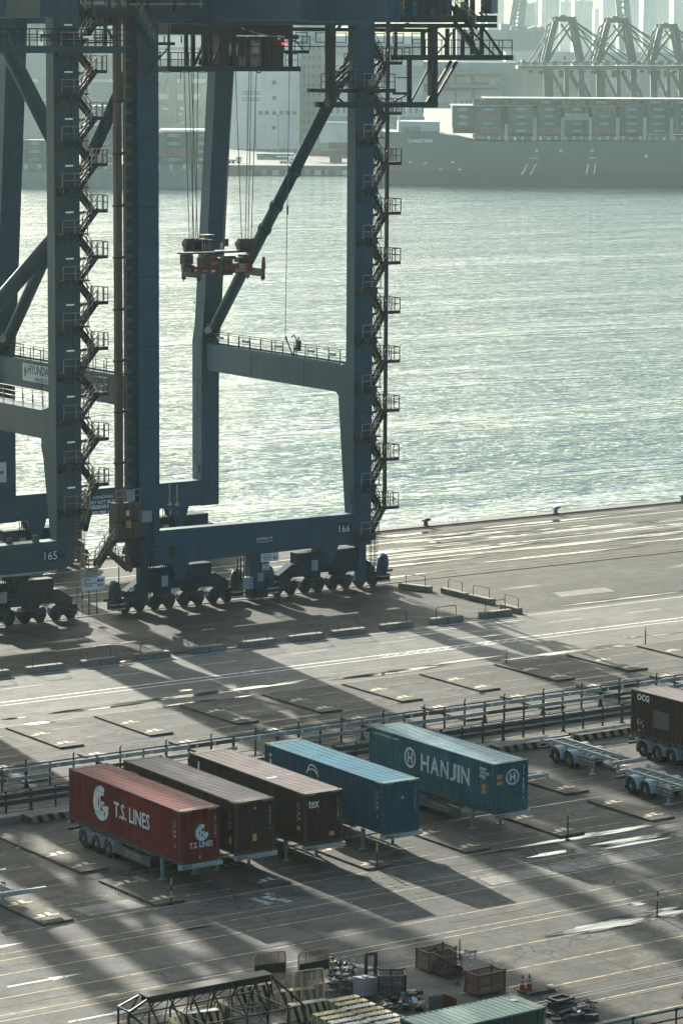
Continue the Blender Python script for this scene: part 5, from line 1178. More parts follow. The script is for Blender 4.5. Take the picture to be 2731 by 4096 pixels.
# ------------------------------------------------------------------ guard fences along the two sides of the tractor lane
M['fence_dk'] = paint('fence_dark_blue', (.012,.028,.042), .5, rust=.1); M['fence_pipe'] = paint('fence_blue_pipe', (.03,.07,.10), .4); M['guard'] = paint('guard_beam_white', (.25,.285,.265), .5, var=.3, streak=.4, rust=.15); M['guard_dk'] = paint('guard_beam_grey', (.06,.066,.06), .5, var=.25, streak=.5, rust=.15)
def wbeam(mb, x0, x1, y, z, h=.31):
    pr = [(0, -h/2), (-.07, -h*.30), (-.07, -h*.18), (0, 0), (-.07, h*.18), (-.07, h*.30), (0, h/2), (.03, h/2), (.03, -h/2)]
    mb.add([(x0, y+a, z+b_) for a, b_ in pr] + [(x1, y+a, z+b_) for a, b_ in pr], [(i, (i+1) % 9, 9+(i+1) % 9, 9+i) for i in range(9)] + [tuple(range(9)), tuple(range(17, 8, -1))])
X0, X1, PS = -30.0, 62.0, 1.635
F1 = thing('guard_fence', 'far lane fence with white box beams under a dark top pipe', 'fence', (16, 24.65, 0))
F2 = thing('guard_fence', 'near lane fence with three grey guard beams just behind the parked trailers', 'fence', (16, 18.85, 0))
OF1, OF2 = (16, 24.65, 0), (16, 18.85, 0)
m = MB(); m.tube((X0, 24.65, 1.47), (X1, 24.65, 1.47), .045, 8); m.build('top_pipe', M['fence_pipe'], F1, OF1)
for z in (.12, .42):
    m = MB(); m.box(X0, 24.63, z-.02, X1, 24.67, z+.02); m.build('lower_rail', M['fence_dk'], F1, OF1)
i = 0; x = X0
while x < X1:
    heavy = i % 3 == 0
    m = MB(); w_ = .07 if heavy else .04
    m.box(x-w_, 24.60, 0, x+w_, 24.72, 1.42)
    if heavy: m.prism([(x-.22, 0), (x+.22, 0), (x+.08, .35), (x-.08, .35)], 24.58, 24.74, 'y')
    if i % 2: m.path([(x, 24.68, 1.4), (x, 24.68, 1.62), (x-.05, 24.60, 1.74), (x-.02, 24.56, 1.86)], .045, 6)
    m.build('post', M['fence_dk'], F1, OF1); x += PS; i += 1
x = X0; i = 0
while x < X1 - 1:
    Lb = PS*2
    m = MB(); m.box(x+.02, 24.52, 1.10, x+Lb-.02, 24.60, 1.36); m.build('guard_beam', M['guard'] if (i*7) % 5 != 3 else M['guard_dk'], F1, OF1)
    if i % 4 != 3 or x > 20: m = MB(); m.box(x+.25, 24.52, .60, x+Lb+.2, 24.60, .84); m.build('guard_beam', M['guard'] if i % 3 else M['guard_dk'], F1, OF1)
    for k_ in range(2):
        t_ = MB(); xx = x + .5 + k_*1.3; t_.box(xx-.09, 24.494, 1.12, xx+.09, 24.499, 1.30); d = t_.build('warning_label', M['sign_white'], F1, OF1)
        t_ = MB(); tri(t_, (xx, 24.4925, 1.205), (1,0,0), .1); t_.build('label_triangle', M['ink'], d, OF1)
    x += Lb; i += 1
m = MB(); m.tube((X0, 18.85, 1.56), (X1, 18.85, 1.56), .04, 8); m.build('top_pipe', M['fence_pipe'], F2, OF2)
for z in (.2, .47):
    m = MB(); m.box(X0, 18.83, z-.02, X1, 18.87, z+.02); m.build('lower_rail', M['fence_dk'], F2, OF2)
for z in (1.28, .88):
    x = X0
    while x < X1 - 1:
        m = MB(); wbeam(m, x+.01, x+PS*2-.01, 18.79, z, .30); m.build('guard_beam', M['guard_dk'], F2, OF2); x += PS*2
x = X0 + .4; i = 0
while x < X1:
    heavy = i % 3 == 1; w_ = .075 if heavy else .04; m = MB(); m.box(x-w_, 18.82, 0, x+w_, 18.94, 1.58)
    if heavy: m.prism([(x-.24, 0), (x+.24, 0), (x+.08, .4), (x-.08, .4)], 18.80, 18.96, 'y'); m.build('post', M['fence_dk'], F2, OF2)
    else: m.build('post', M['fence_dk'], F2, OF2)
    x += PS; i += 1
# black and yellow striped kerbs
M['kerb_y'] = paint('kerb_yellow', (.36,.25,.13), .75, var=.25, streak=.5); M['kerb_k'] = paint('kerb_black', (.022,.022,.02), .7)
def striped_kerb(x0, x1, y, w, h, pale=True, st=.36, skew=.18):
    z0 = .008
    m = MB(); m.prism([(y-w/2, z0), (y+w/2, z0), (y+w/2, h), (y-w/2+.05, h), (y-w/2, h-.05)], x0, x1, 'x'); struct(m.build('kerb', M['kerb_k']))
    s = MB(); x = x0 + .1
    while x < x1 - st*1.6:
        f_ = y - w/2 - .004
        s.add([(x+skew, f_, z0+.02), (x+st+skew, f_, z0+.02), (x+st, f_, h-.05), (x, f_, h-.05)], [(0,1,2,3)])
        s.add([(x, f_, h-.045), (x+st, f_, h-.045), (x+st-.02, y-w/2+.05, h+.004), (x-.02, y-w/2+.05, h+.004)], [(0,1,2,3)])
        x += st*2
    struct(s.build('kerb_stripe', M['kerb_y']))
    m = MB(); m.box(x0, y-w/2+.06, h, x1, y+w/2, h+.008); struct(m.build('kerb_top', M['patch_pale']))
for x0, x1 in ((-30,-2.2), (.25, 4.2), (33.9, 38.4), (40.3, 45.4), (47,60)): striped_kerb(x0, x1, 17.35, .9, .42)
striped_kerb(-30, 60, 23.6, .3, .2, st=.5)
m = MB(); m.box(-30, 17.9, .009, 62, 18.7, .30); struct(m.build('fence_plinth', M['patch_pale']))

# ------------------------------------------------------------------ concrete blocks with pipe hoops
M['block'] = concrete('mossy_concrete', (.13,.115,.09), (.235,.21,.17), 1.2); M['hoop'] = paint('rusty_pipe', (.12,.08,.055), .5, rust=.4)
def hoop_block(label, p, ang, w=2.95, hoop_side=1):
    o = thing('concrete_block', label, 'concrete block', (p[0], p[1], .008), 'hooped concrete blocks on the quay', ang)
    m = MB(); m.prism([(-w/2, 0), (w/2, 0), (w/2, .38), (w/2-.06, .44), (-w/2+.06, .44), (-w/2, .38)], 0, .55, 'y'); b_ = m.build('block_body', M['block'], o)
    m = MB(); m.box(-.02, -.004, .02, .03, .0, .40); m.build('casting_joint', M['kerb_k'], o)
    m = MB(); h = 1.25; a = .95
    m.path([(-a, .3, .4), (-a, .3, h-.15), (-a+.05, .3, h-.05), (-a+.15, .3, h), (a-.15, .3, h), (a-.05, .3, h-.05), (a, .3, h-.15), (a, .3, .4)], .032, 8); m.build('hoop', M['hoop'], o)
    return o
for i, (xa, xb) in enumerate(((17.3, 20.2), (21.69, 24.5), (26.17, 28.99), (30.52, 33.5), (35.26, 38.18), (39.62, 42.61), (44.04, 46.94), (47.99, 50.81), (52.53, 55.47), (57.33, 60.28), (62.16, 65.11))):
    w_ = xb - xa; y_ = 55.75 + (.4 if xa > 51 else 0)*(xa-40)/25
    pos = ('at the cut-off start of the roadside row' if i == 0 else 'at the far end of the roadside row' if i == 10 else f'{ORD[i]} in the roadside row counted from crane 165')
    hoop_block(f'grey concrete block with hoop, {pos}', ((xa+xb)/2, y_), R(-1.0), 2.9)
for (a, b_, lab) in (((65.77,58.58),(65.63,56.22),'rusty hooped concrete block standing crosswise behind the last roadside block'), ((66.2,63.71),(66.46,60.63),'dark hooped concrete block in the cross row, between two others'), ((66.33,67.39),(66.32,64.02),'mossy hooped concrete block in the middle of the cross row'), ((64.68,71.09),(65.82,68.11),'hooped concrete block nearest the crane rail beside the blue tarpaulin')):
    mx, my = (a[0]+b_[0])/2, (a[1]+b_[1])/2; hoop_block(lab, (mx, my), math.atan2(b_[1]-a[1], b_[0]-a[0]), max(2.4, math.hypot(b_[0]-a[0], b_[1]-a[1])*.95))

# ------------------------------------------------------------------ marker posts, mooring bollards
def post(label, x, y, h, cols, r=.045):
    o = thing('marker_post', label, 'marker post', (x, y, .005), 'flexible marker posts')
    m = MB(); m.tube((0,0,0), (0,0,.05), .14, 12); m.build('post_base', M['mud'], o)
    n = len(cols)
    for i, c_ in enumerate(cols):
        m = MB(); m.tube((0,0,.05+(h-.05)*i/n), (.01,0,.05+(h-.05)*(i+1)/n), r, 10); m.build('post_band', c_, o)
YEL = paint('post_yellow', (.50,.36,.10), .5); BLK = paint('post_black', (.02,.02,.02), .5); RDP = paint('post_red', (.30,.03,.03), .5)
post('red and white banded marker post at the corner of an upper yard slot', 52.79, 40.75, .95, [RDP, M['white'], RDP, M['white'], RDP, M['white'], RDP])
post('thin dark marker post standing by itself at the upper road edge', 65.91, 40.8, 1.35, [BLK, BLK, BLK, YEL])
post('yellow and black marker post in front of the dark red container', -2.0, -2.35, 1.42, [BLK, YEL, BLK, YEL])
post('yellow topped marker post in front of the brown tex container', 11.07, -2.28, 1.42, [BLK, BLK, YEL])
post('tall black marker post in front of the puddles beside the rusty HANJIN container', 23.75, -2.9, 1.75, [BLK, BLK, BLK, BLK, YEL])
post('black marker post at the lane edge near the long puddle', 17.6, -18.0, 1.35, [BLK, BLK, BLK, YEL, BLK])
post('leaning yellow marker post behind the rusty wire cage', 4.55, -18.6, 1.0, [BLK, YEL, YEL])
post('small marker post standing in weeds at the near slot corner', 10.0, -30.0, .5, [BLK, YEL]) if False else None
M['bol_w'] = paint('bollard_white', (.42,.43,.40), .6, rust=.15); M['bol_r'] = paint('bollard_red', (.14,.055,.045), .6, rust=.3)
for x, y, n_, col, lab in ((86.79, 97.6, '1613', M['bol_r'], 'reddish mooring bollard numbered 1613 nearest the crane'), (102.0, 97.4, '1614', M['bol_w'], 'white headed mooring bollard numbered 1614 further along the quay edge'), (118.0, 97.5, '1615', M['bol_w'], 'mooring bollard numbered 1615 farthest along the quay edge')):
    o = thing('mooring_bollard', lab, 'bollard', (x, y, .14), 'mooring bollards on the quay edge'); o.scale = (.56, .56, .56)
    m = MB(); m.tube((0,0,0), (0,0,.12), .55, 20, .5); m.tube((0,0,.12), (0,0,.75), .36, 20, .34); m.build('bollard_stem', M['bol_r'] if col is M['bol_r'] else M['block'], o, smooth=True)
    m = MB(); pts = [(-.62,.72),(-.55,1.0),(-.2,1.16),(.4,1.2),(.85,1.12),(.95,.95),(.8,.78),(.3,.7)]; m.prism(pts, -.36, .36, 'y'); hd = m.build('bollard_head', col, o)
    bv = hd.modifiers.new('round', 'BEVEL'); bv.width = .12; bv.segments = 3
    m = MB(); text(m, n_, (.2, -.364, .97), (1,0,0), SV, .8, .26, .01); m.build('number', M['ink'], o)
o = thing('quay_ladder', 'pair of small white ladder hoops at the quay edge between two bollards', 'ladder', (90.3, 98.3, .14))
m = MB()
for x in (-.25, .25): m.path([(x, -.5, 0), (x, -.5, .45), (x, 0, .5), (x, .2, .0)], .03, 6)
m.build('ladder_hoop', M['white'], o)
# ------------------------------------------------------------------ store corner at the bottom of the picture
TG = zoomer(1150,3650,2250); HG = zoomer(450,3650,1350); SG = zoomer(1650,3730,2200); EG = zoomer(1300,3780,1700)
M['blk_steel'] = paint('black_steel', (.018,.018,.019), .5, rust=.12); M['blk_top'] = paint('dark_brown_deck', (.045,.036,.032), .6, rust=.25)
M['rust'] = paint('rusty_red', (.115,.042,.028), .65, rust=.55); M['rust2'] = paint('rusty_brown', (.10,.062,.038), .65, rust=.5)
M['tanpipe'] = paint('tan_gate_pipe', (.48,.28,.12), .5, rust=.12); M['creampipe'] = paint('cream_gate_pipe', (.55,.43,.18), .5, rust=.1); M['galv'] = paint('dull_zinc', (.20,.21,.205), .45, metal=.4, rust=.08)
M['scrap'] = paint('scrap_metal', (.055,.062,.062), .5, metal=.4, rust=.25); M['scrap_g'] = paint('scrap_grey_green', (.16,.20,.19), .5, rust=.2); M['wood'] = paint('old_timber', (.16,.125,.095), .8, var=.3)
M['blk_cream'] = paint('block_cream', (.46,.37,.19), .7, var=.2, streak=.4, rust=.05); M['blk_cream2'] = paint('block_tan', (.33,.23,.12), .7, var=.25, streak=.4); M['blk_white'] = paint('block_white', (.50,.49,.41), .7, var=.15, streak=.3)
M['rebar'] = paint('rebar_hook', (.03,.026,.022), .6)
def mesh_mat(name, c):
    t = NT(name); t.col(c); t.rough(.6)
    w = t.n('ShaderNodeTexCoord'); w_ = t.n('ShaderNodeSeparateXYZ'); t.l(w.outputs['Object'], w_.inputs[0])
    s = t.math('ADD', w_.outputs[0], w_.outputs[1]); per = .07; m = None
    for sg in (1, -1):
        q = t.math('MODULO', t.math('ADD', t.math('ADD', s, t.math('MULTIPLY', w_.outputs[2], sg)), 50.0), per)
        k = t.math('LESS_THAN', q, .026); m = k if m is None else t.math('MAXIMUM', m, k)
    tr = t.n('ShaderNodeBsdfTransparent'); mx = t.n('ShaderNodeMixShader'); t.l(m, mx.inputs[0]); t.l(tr.outputs[0], mx.inputs[1]); t.l(t.b.outputs[0], mx.inputs[2]); t.l(mx.outputs[0], t.out.inputs[0])
    return t.m
MESH_R = mesh_mat('rusty_wire_mesh', (.10,.05,.035)); MESH_B = mesh_mat('brown_wire_mesh', (.09,.065,.045)); MESH_K = mesh_mat('dark_wire_mesh', (.03,.03,.03)); MESH_C = mesh_mat('pale_wire_mesh', (.12,.10,.07))
def striped_block(label, p, ang, L=1.72, h=.78, w0=.62, w1=.40, top=None, base=0.0, group='striped concrete blocks in the store'):
    o = thing('striped_block', label, 'concrete block', (p[0], p[1], base), group, ang)
    m = MB(); m.prism([(-w0/2, 0), (w0/2, 0), (w1/2, h), (-w1/2, h)], -L/2, L/2, 'x'); b_ = m.build('block_body', M['blk_cream2'] if top is None else M['blk_cream'], o)
    m = MB(); m.box(-L/2, -w1/2, h, L/2, w1/2, h+.012); m.build('block_top', top or M['blk_cream'], o)
    k = MB(); dy = (w0-w1)/2
    for s in (-1, 1):
        x = -L/2 + .05
        while x < L/2 - .16:
            xe = min(x+.17, L/2); sk = .20
            def pt(u, t): return (min(L/2, u + sk*(1-t)), s*(w0/2 - dy*t + .004), h*t)
            k.add([pt(x,.03), pt(xe,.03), pt(xe,.97), pt(x,.97)], [(0,1,2,3)]); x += .37
        for j in (-.12, .12):
            def pe(v, t): return (s*(L/2+.004), v*(1-(1-w1/w0)*t), h*t)
            k.add([pe(j-.05+.06,.03), pe(j+.05+.06,.03), pe(j+.05-.06,.97), pe(j-.05-.06,.97)], [(0,1,2,3)])
    k.build('black_stripe', M['kerb_k'], o)
    for x in (-.45, .45):
        m = MB(); m.path([(x-.07, 0, h), (x-.07, 0, h+.14), (x+.07, 0, h+.14), (x+.07, 0, h)], .014, 5); m.build('lifting_hook', M['rebar'], o)
    return o
tops = [M['blk_white'], M['blk_cream'], M['blk_cream2']]
nmc = {0: 'white topped', 1: 'cream topped', 2: 'tan topped'}
rowA = [(-5.32, -22.95, 1), (-5.36, -23.62, 1), (-5.40, -24.30, 0), (-5.43, -24.98, 2), (-5.46, -25.62, 1), (-5.48, -26.28, 0), (-5.46, -26.95, 0), (-5.5, -27.6, 1)]
for i, (x, y, c_) in enumerate(rowA):
    striped_block(f'{nmc[c_]} striped concrete block, {ORD[i]} in the row running from the grey cabinet', (x, y), R(-2), 1.62, top=tops[c_])
rowB = [(-7.05, -24.35, 1), (-7.1, -25.02, 1), (-7.13, -25.68, 0), (-7.16, -26.34, 0), (-7.18, -27.0, 1), (-7.2, -27.65, 2)]
for i, (x, y, c_) in enumerate(rowB):
    striped_block(f'{nmc[c_]} striped concrete block, {ORD[i]} in the row beside the gate bases', (x, y), R(-2), 1.62, top=tops[c_])
for i, (x, y, a, lab) in enumerate(((-7.05,-22.55,-4,'striped concrete block carrying the cream pipe gate in front'), (-6.35,-20.6,-15,'striped concrete block behind the cream gate under the scrap'), (-7.6,-18.9,-8,'striped concrete block under the first tan mesh gate'), (-11.9,-21.0,-12,'tan striped concrete block inside the black steel frame'), (-10.3,-20.2,80,'striped concrete block standing crosswise behind the black frame'), (-12.9,-23.6,-3,'striped concrete block beneath the near leg of the black frame'), (-10.9,-24.6,-2,'cream striped concrete block low in front under the black frame'), (-13.7,-22.0,70,'striped concrete block at the far left foot of the black frame'))):
    striped_block(lab, (x, y), R(a), 1.75 if i else 1.9, .8, .75, .42, top=tops[i % 3])
# pipe-and-mesh gates
def gate(label, a, b, h, pipe, mesh, panel=True, z0=0.0):
    a, b = Vector((a[0], a[1], z0)), Vector((b[0], b[1], z0)); o = thing('mesh_gate', label, 'gate', a, 'pipe and mesh gates in the store'); O = tuple(a)
    d = (b-a); U = Vector((0,0,h)); c = .16; r = .035
    m = MB(); dn = d.normalized(); m.path([a, a+U-Vector((0,0,c)), a+U+dn*c*.3-Vector((0,0,c*.3)), a+U+dn*c, b+U-dn*c, b+U-dn*c*.3-Vector((0,0,c*.3)), b+U-Vector((0,0,c)), b], r, 8)
    m.tube(a+d*.24, a+d*.24+U, r*.8, 6); m.tube(a+d*.78, a+d*.78+U, r*.8, 6); m.tube(a+Vector((0,0,.18)), b+Vector((0,0,.18)), r, 6); m.build('gate_frame', pipe, o, O)
    m = MB(); m.add([a+Vector((0,0,.2)), b+Vector((0,0,.2)), b+U, a+U], [(0,1,2,3)]); m.build('wire_mesh', mesh, o, O)
    if panel: n = Vector((dn.y, -dn.x, 0))*.03; m = MB(); m.add([a+n+d*.02+U*.36, b+n-d*.02+U*.36, b+n-d*.02+U*.66, a+n+d*.02+U*.66, a+n*1.6+d*.02+U*.36, b+n*1.6-d*.02+U*.36, b+n*1.6-d*.02+U*.66, a+n*1.6+d*.02+U*.66], [(0,1,2,3),(7,6,5,4),(0,4,5,1),(1,5,6,2),(2,6,7,3),(3,7,4,0)]); m.build('black_panel', M['blk_steel'], o, O)
g1a, g1b = at(*HG(985,520)), at(*HG(1205,497)); gate('tan pipe gate with black panel behind the black steel frame', g1a, g1b, 1.62, M['tanpipe'], MESH_C)
g1a, g1b = at(*HG(1295,512)), at(*HG(1508,470)); gate('tan pipe gate with black panel beside the scrap heap', g1a, g1b, 1.6, M['tanpipe'], MESH_C)
gate('cream pipe gate without panel standing on a striped block', (-7.65, -22.35), (-6.15, -22.55), 1.72, M['creampipe'], MESH_C, False, .55)
# long black truss walkway
KO = (-12.2, -22.3, 0)
fr = thing('steel_trestle', 'long black steel trestle frame with a flat dark top deck', 'steel frame', KO)
def H3(x, y, z): return at(*HG(x, y), z)
zt = 2.35
tl, tr_ = H3(185,560,zt), H3(1055,400,zt)
ax = (tr_-tl).normalized(); LT = (tr_-tl).length; nn = Vector((ax.y, -ax.x, 0))
if nn.y > 0: nn = -nn
def F(u, v, z): q = tl + ax*u + nn*v; return Vector((q.x, q.y, z))
WD = .75
m = MB(); m.add([F(0,0,zt), F(LT,0,zt), F(LT,WD,zt), F(0,WD,zt), F(0,0,zt-.07), F(LT,0,zt-.07), F(LT,WD,zt-.07), F(0,WD,zt-.07)], [(0,1,2,3),(4,7,6,5),(0,4,5,1),(1,5,6,2),(2,6,7,3),(3,7,4,0)]); m.build('top_deck', M['blk_top'], fr, KO)
m = MB(); m.beam(F(0.1,WD-.05,zt-.2), F(LT-.1,WD-.05,zt-.2), .06, .28); m.build('deck_edge', M['blk_steel'], fr, KO)
m = MB(); m.beam(F(0.1,.05,zt-.2), F(LT-.1,.05,zt-.2), .06, .28); m.build('deck_edge', M['blk_steel'], fr, KO)
SP = 1.15
for s, v in ((-1, -SP), (1, WD+SP)):
    m = MB(); m.beam(F(.2, v, 1.0), F(LT+.6, v, 1.0), .07); m.build('long_rail', M['blk_steel'], fr, KO)
    m = MB(); m.beam(F(.2, v, .35), F(LT+.6, v, .35), .07); m.build('long_rail', M['blk_steel'], fr, KO)
    n_ = 6
    for i in range(n_+1):
        u = LT*i/n_; v0 = 0 if s < 0 else WD
        m = MB(); m.beam(F(u, v0, zt-.1), F(u+.1, v, 1.0), .06); m.beam(F(u+.1, v, 1.0), F(u+.1, v, 0), .07); m.build('frame_leg', M['blk_steel'], fr, KO)
        if i < n_: m = MB(); m.beam(F(u+.1, v, 1.0), F(u+LT/n_, v0, zt-.1), .05); m.build('frame_brace', M['blk_steel'], fr, KO)
        if i < n_ and i % 2 == 0: m = MB(); m.beam(F(u+.1, v, .05), F(u+LT/n_, v, 1.0), .05); m.build('frame_brace', M['blk_steel'], fr, KO)
for i in range(0, 7, 2):
    u = LT*i/6; m = MB(); m.beam(F(u+.1,-SP,1.0), F(u+.1,WD+SP,1.0), .06); m.build('cross_tie', M['blk_steel'], fr, KO)
for a_, b_ in (((0,0,zt-.12),(-1.0,-.1,zt-.5)), ((0,WD,zt-.12),(-1.0,WD+.1,zt-.5)), ((-1.0,-.1,zt-.5),(-1.0,WD+.1,zt-.5)), ((-1.0,-.1,zt-.5),(-1.0,-.1,0)), ((-1.0,WD+.1,zt-.5),(-1.0,WD+.1,0)), ((-1.0,WD+.1,zt-.55),(.4,WD+SP,.4)), ((LT,WD,zt-.15),(LT+1.0,WD+SP,.95)), ((LT,0,zt-.15),(LT+1.0,-SP,.95)), ((LT+1.0,WD+SP,.95),(LT+1.0,WD+SP,0)), ((LT+1.0,-SP,.95),(LT+1.0,-SP,0))):
    m = MB(); m.beam(F(*a_), F(*b_), .08); m.build('end_strut', M['blk_steel'], fr, KO)
# timber trestle and small junk inside the frame
o = thing('timber_trestle', 'weathered timber trestle lying inside the black steel frame', 'trestle', (-9.6, -21.3, 0)); O = (-9.6, -21.3, 0)
for a_, b_ in (((-10.5,-21.0,.7),(-8.9,-21.2,.75)), ((-10.5,-21.6,.72),(-8.9,-21.8,.78)), ((-10.4,-21.0,.7),(-10.5,-21.2,.1)), ((-9.0,-21.2,.75),(-8.9,-21.5,.1)), ((-9.0,-21.8,.75),(-8.85,-22.1,.05)), ((-10.4,-21.5,.4),(-9.0,-21.8,.4))):
    m = MB(); m.beam(a_, b_, .11, .06); m.build('plank', M['wood'], o, O)
# grey cabinet
cq = at(*EG(600,805)); c_l = at(*EG(440,772)); c_r = at(*EG(815,785))
CO = (cq.x, cq.y, 0); o = thing('metal_cabinet', 'plain grey metal cabinet with square vent on its lid behind the striped blocks', 'cabinet', CO)
d1, d2 = (c_l-cq), (c_r-cq); hcb = .86
m = MB(); P4 = [cq, cq+d2, cq+d2+d1, cq+d1]; m.add([q for q in P4] + [q+Vector((0,0,hcb)) for q in P4], [(0,3,2,1),(4,5,6,7),(0,1,5,4),(1,2,6,5),(2,3,7,6),(3,0,4,7)]); m.build('cabinet_body', M['grey_box'], o, CO)
c0_ = cq + d1*.5 + d2*.5 + Vector((0,0,hcb)); m = MB(); m.cb(c0_.x, c0_.y, hcb+.03, .26, .26, .05, .1); m.build('roof_vent', M['galv'], o, CO)
# door frame standing on its own
a_, b_ = at(*EG(640,500)), at(*EG(790,478)); o = thing('steel_door_frame', 'rusty dark steel door frame standing upright behind the grey cabinet', 'door frame', a_)
m = MB(); O = tuple(a_)
for q in (a_, b_): m.beam(q, q+Vector((0,0,1.12)), .13, .13)
m.beam(a_+Vector((0,0,1.12)), b_+Vector((0,0,1.12)), .13, .13); m.beam(a_+Vector((0,0,.3)), b_+Vector((0,0,.3)), .06); m.build('frame_bar', paint('dark_rust_frame', (.05,.028,.022), .6, rust=.3), o, O)
# wire cages
def cage(label, p0, ex, ey, h, pipe, mesh, name='wire_cage', mid=True, floor=True, lean=None):
    p0, ex, ey = Vector(p0), Vector(ex), Vector(ey); O = tuple(p0); o = thing(name, label, 'wire cage', O, 'wire cages in the store')
    C4 = [p0, p0+ex, p0+ex+ey, p0+ey]; U = Vector((0,0,h)); B0 = Vector((0,0,.12))
    for q in C4: m = MB(); m.beam(q, q+U, .075); m.build('corner_post', pipe, o, O)
    for i in range(4):
        a, b = C4[i], C4[(i+1) % 4]
        for z in (.12, h): m = MB(); m.beam(a+Vector((0,0,z)), b+Vector((0,0,z)), .07); m.build('rail', pipe, o, O)
        if mid:
            m = MB(); m.beam(a+U*.55, b+U*.55, .045); m.build('rail', pipe, o, O)
            if (b-a).length > 1.2: m = MB(); q = (a+b)/2; m.beam(q+B0, q+U, .05); m.build('mid_post', pipe, o, O)
        m = MB(); m.add([a+B0, b+B0, b+U, a+U], [(0,1,2,3)]); m.build('mesh_side', mesh, o, O)
    if floor: m = MB(); m.add([q+B0 for q in C4], [(0,1,2,3)]); m.build('cage_floor', pipe, o, O)
    for q in C4[1:]: m = MB(); m.tube(q+U, q+U+Vector((0,0,.09)), .07, 8); m.build('lifting_eye', pipe, o, O)
    return o
s0, s1, s2 = at(*SG(745,742)), at(*SG(595,690)), at(*SG(1045,672)); cage('red rusty wire cage with crossed mesh sides, nearest the green container', s0, s2-s0, s1-s0, 1.02, M['rust'], MESH_R)
s0, s1, s2 = at(*SG(185,468)), at(*SG(40,412)), at(*SG(485,398)); cage('brown rusty wire cage farther back with a steel plate leaning inside', s0, s2-s0, s1-s0, .98, M['rust2'], MESH_B)
e0, e1, e2 = at(*EG(840,860)), at(*EG(750,760)), at(*EG(1255,858)); dc = cage('dark wire cage filled with tangled grey wire beside the grey cabinet', e0, e2-e0, (e2-e0).cross(Vector((0,0,1))).normalized()*-1.15, 1.12, M['blk_steel'], MESH_K)
m = MB(); rn = random.Random(5); ex_, ey_ = (e2-e0), (e2-e0).cross(Vector((0,0,1))).normalized()*-1.15
for i in range(150):
    q = e0 + ex_*rn.uniform(.06,.94) + ey_*rn.uniform(.06,.94); z = rn.uniform(.16,.62); d = Vector((rn.uniform(-1,1), rn.uniform(-1,1), rn.uniform(-.6,.6)))*.16
    m.tube(Vector((q.x,q.y,z))-d, Vector((q.x,q.y,z))+d, .016, 4)
tag(m.build('wire_scrap', M['scrap_g'], None, tuple(e0)), 'tangled grey wire filling the dark wire cage', 'scrap', None, 'stuff')
# steel plate leaning in the brown cage
q = at(*SG(300,440)); o = thing('steel_plate', 'dark steel plate leaning inside the brown wire cage', 'steel plate', q); m = MB()
A, Bq = onY(*SG(230,175), q.y+.4), onY(*SG(400,420), q.y-.2); m.beam(A, Bq, .32, .03, (0,1,0)); m.build('plate', M['blk_top'], o, tuple(q))
# red work basket with hand rail
b0, b1, b2 = at(*SG(350,528)), at(*SG(212,462)), at(*SG(575,478)); O = tuple(b0); o = thing('work_basket', 'low red work basket with looped hand rail full of cables', 'basket', O)
ex, ey = b2-b0, b1-b0
m = MB(); C4 = [b0, b0+ex, b0+ex+ey, b0+ey]; m.add([c+Vector((0,0,.14)) for c in C4]+[c+Vector((0,0,.32)) for c in C4], [(0,3,2,1),(0,1,5,4),(1,2,6,5),(2,3,7,6),(3,0,4,7)]); m.build('basket_tray', M['rust'], o, O)
m = MB()
for c in (b0+ex*.1, b0+ex*.45, b0+ex*.9, b0+ex*.9+ey*.9, b0+ey*.9, b0+ey*.5): m.tube(c+Vector((0,0,.3)), c+Vector((0,0,1.0)), .025, 6)
m.path([b0+ex*.45+Vector((0,0,1.0)), b0+ex*.1+Vector((0,0,1.0)), b0+ey*.5+Vector((0,0,1.02)), b0+ey*.9+Vector((0,0,1.05)), b0+ex*.9+ey*.9+Vector((0,0,1.05)), b0+ex*.9+Vector((0,0,1.0))], .03, 6); m.build('basket_rail', M['rust2'], o, O)
m = MB(); rn = random.Random(9)
for i in range(26):
    p = b0 + ex*rn.uniform(.1,.9) + ey*rn.uniform(.1,.9); r_ = rn.uniform(.1,.22); z = rn.uniform(.34,.5); pts = [(p.x+r_*math.cos(t*.9), p.y+r_*math.sin(t*.9), z+.05*math.sin(t+i)) for t in range(6)]; m.path(pts, .022, 5)
tag(m.build('cable_coil', M['blk_steel'], None, O), 'black cables coiled in the low red work basket', 'cables', None, 'stuff')
m = MB()
for i in range(16):
    p = at(*SG(rn.uniform(440,600), rn.uniform(470,600))); d = Vector((rn.uniform(-.4,.4), rn.uniform(-.3,.3), 0)); m.path([p+Vector((0,0,.05)), p+d*.5+Vector((0,0,.12)), p+d+Vector((0,0,.05))], .03, 5)
tag(m.build('hose_pile', M['blk_steel'], None, tuple(at(*SG(520,540)))), 'black hoses piled between the work basket and the ladder', 'hoses', None, 'stuff')
# step ladder
l0, l1 = at(*SG(548,702)), at(*SG(690,440)); O = tuple(l0); o = thing('step_ladder', 'grey step ladder leaning over the red wire cage', 'ladder', O)
tp = onY(*SG(690,205), (l0.y+l1.y)/2+.5); sx = Vector((.34,-.02,0)); m = MB()
for e in (0, 1): m.beam(l0+sx*e*1.15+Vector((0,0,.02)), tp-sx*.5+sx*e, .05, .09)
for i in range(6):
    t_ = .18+i*.155; a = l0+(tp-sx*.5-l0)*t_; m.beam(a, a+sx*1.0, .1, .03)
m.beam(tp-sx*.5, tp+sx*.5, .12, .06); m.build('ladder_rail', M['galv'], o, O)
m = MB(); m.cb(l0.x+.15, l0.y, .015, .42, .2, .03); m.build('ladder_foot', M['galv'], o, O)
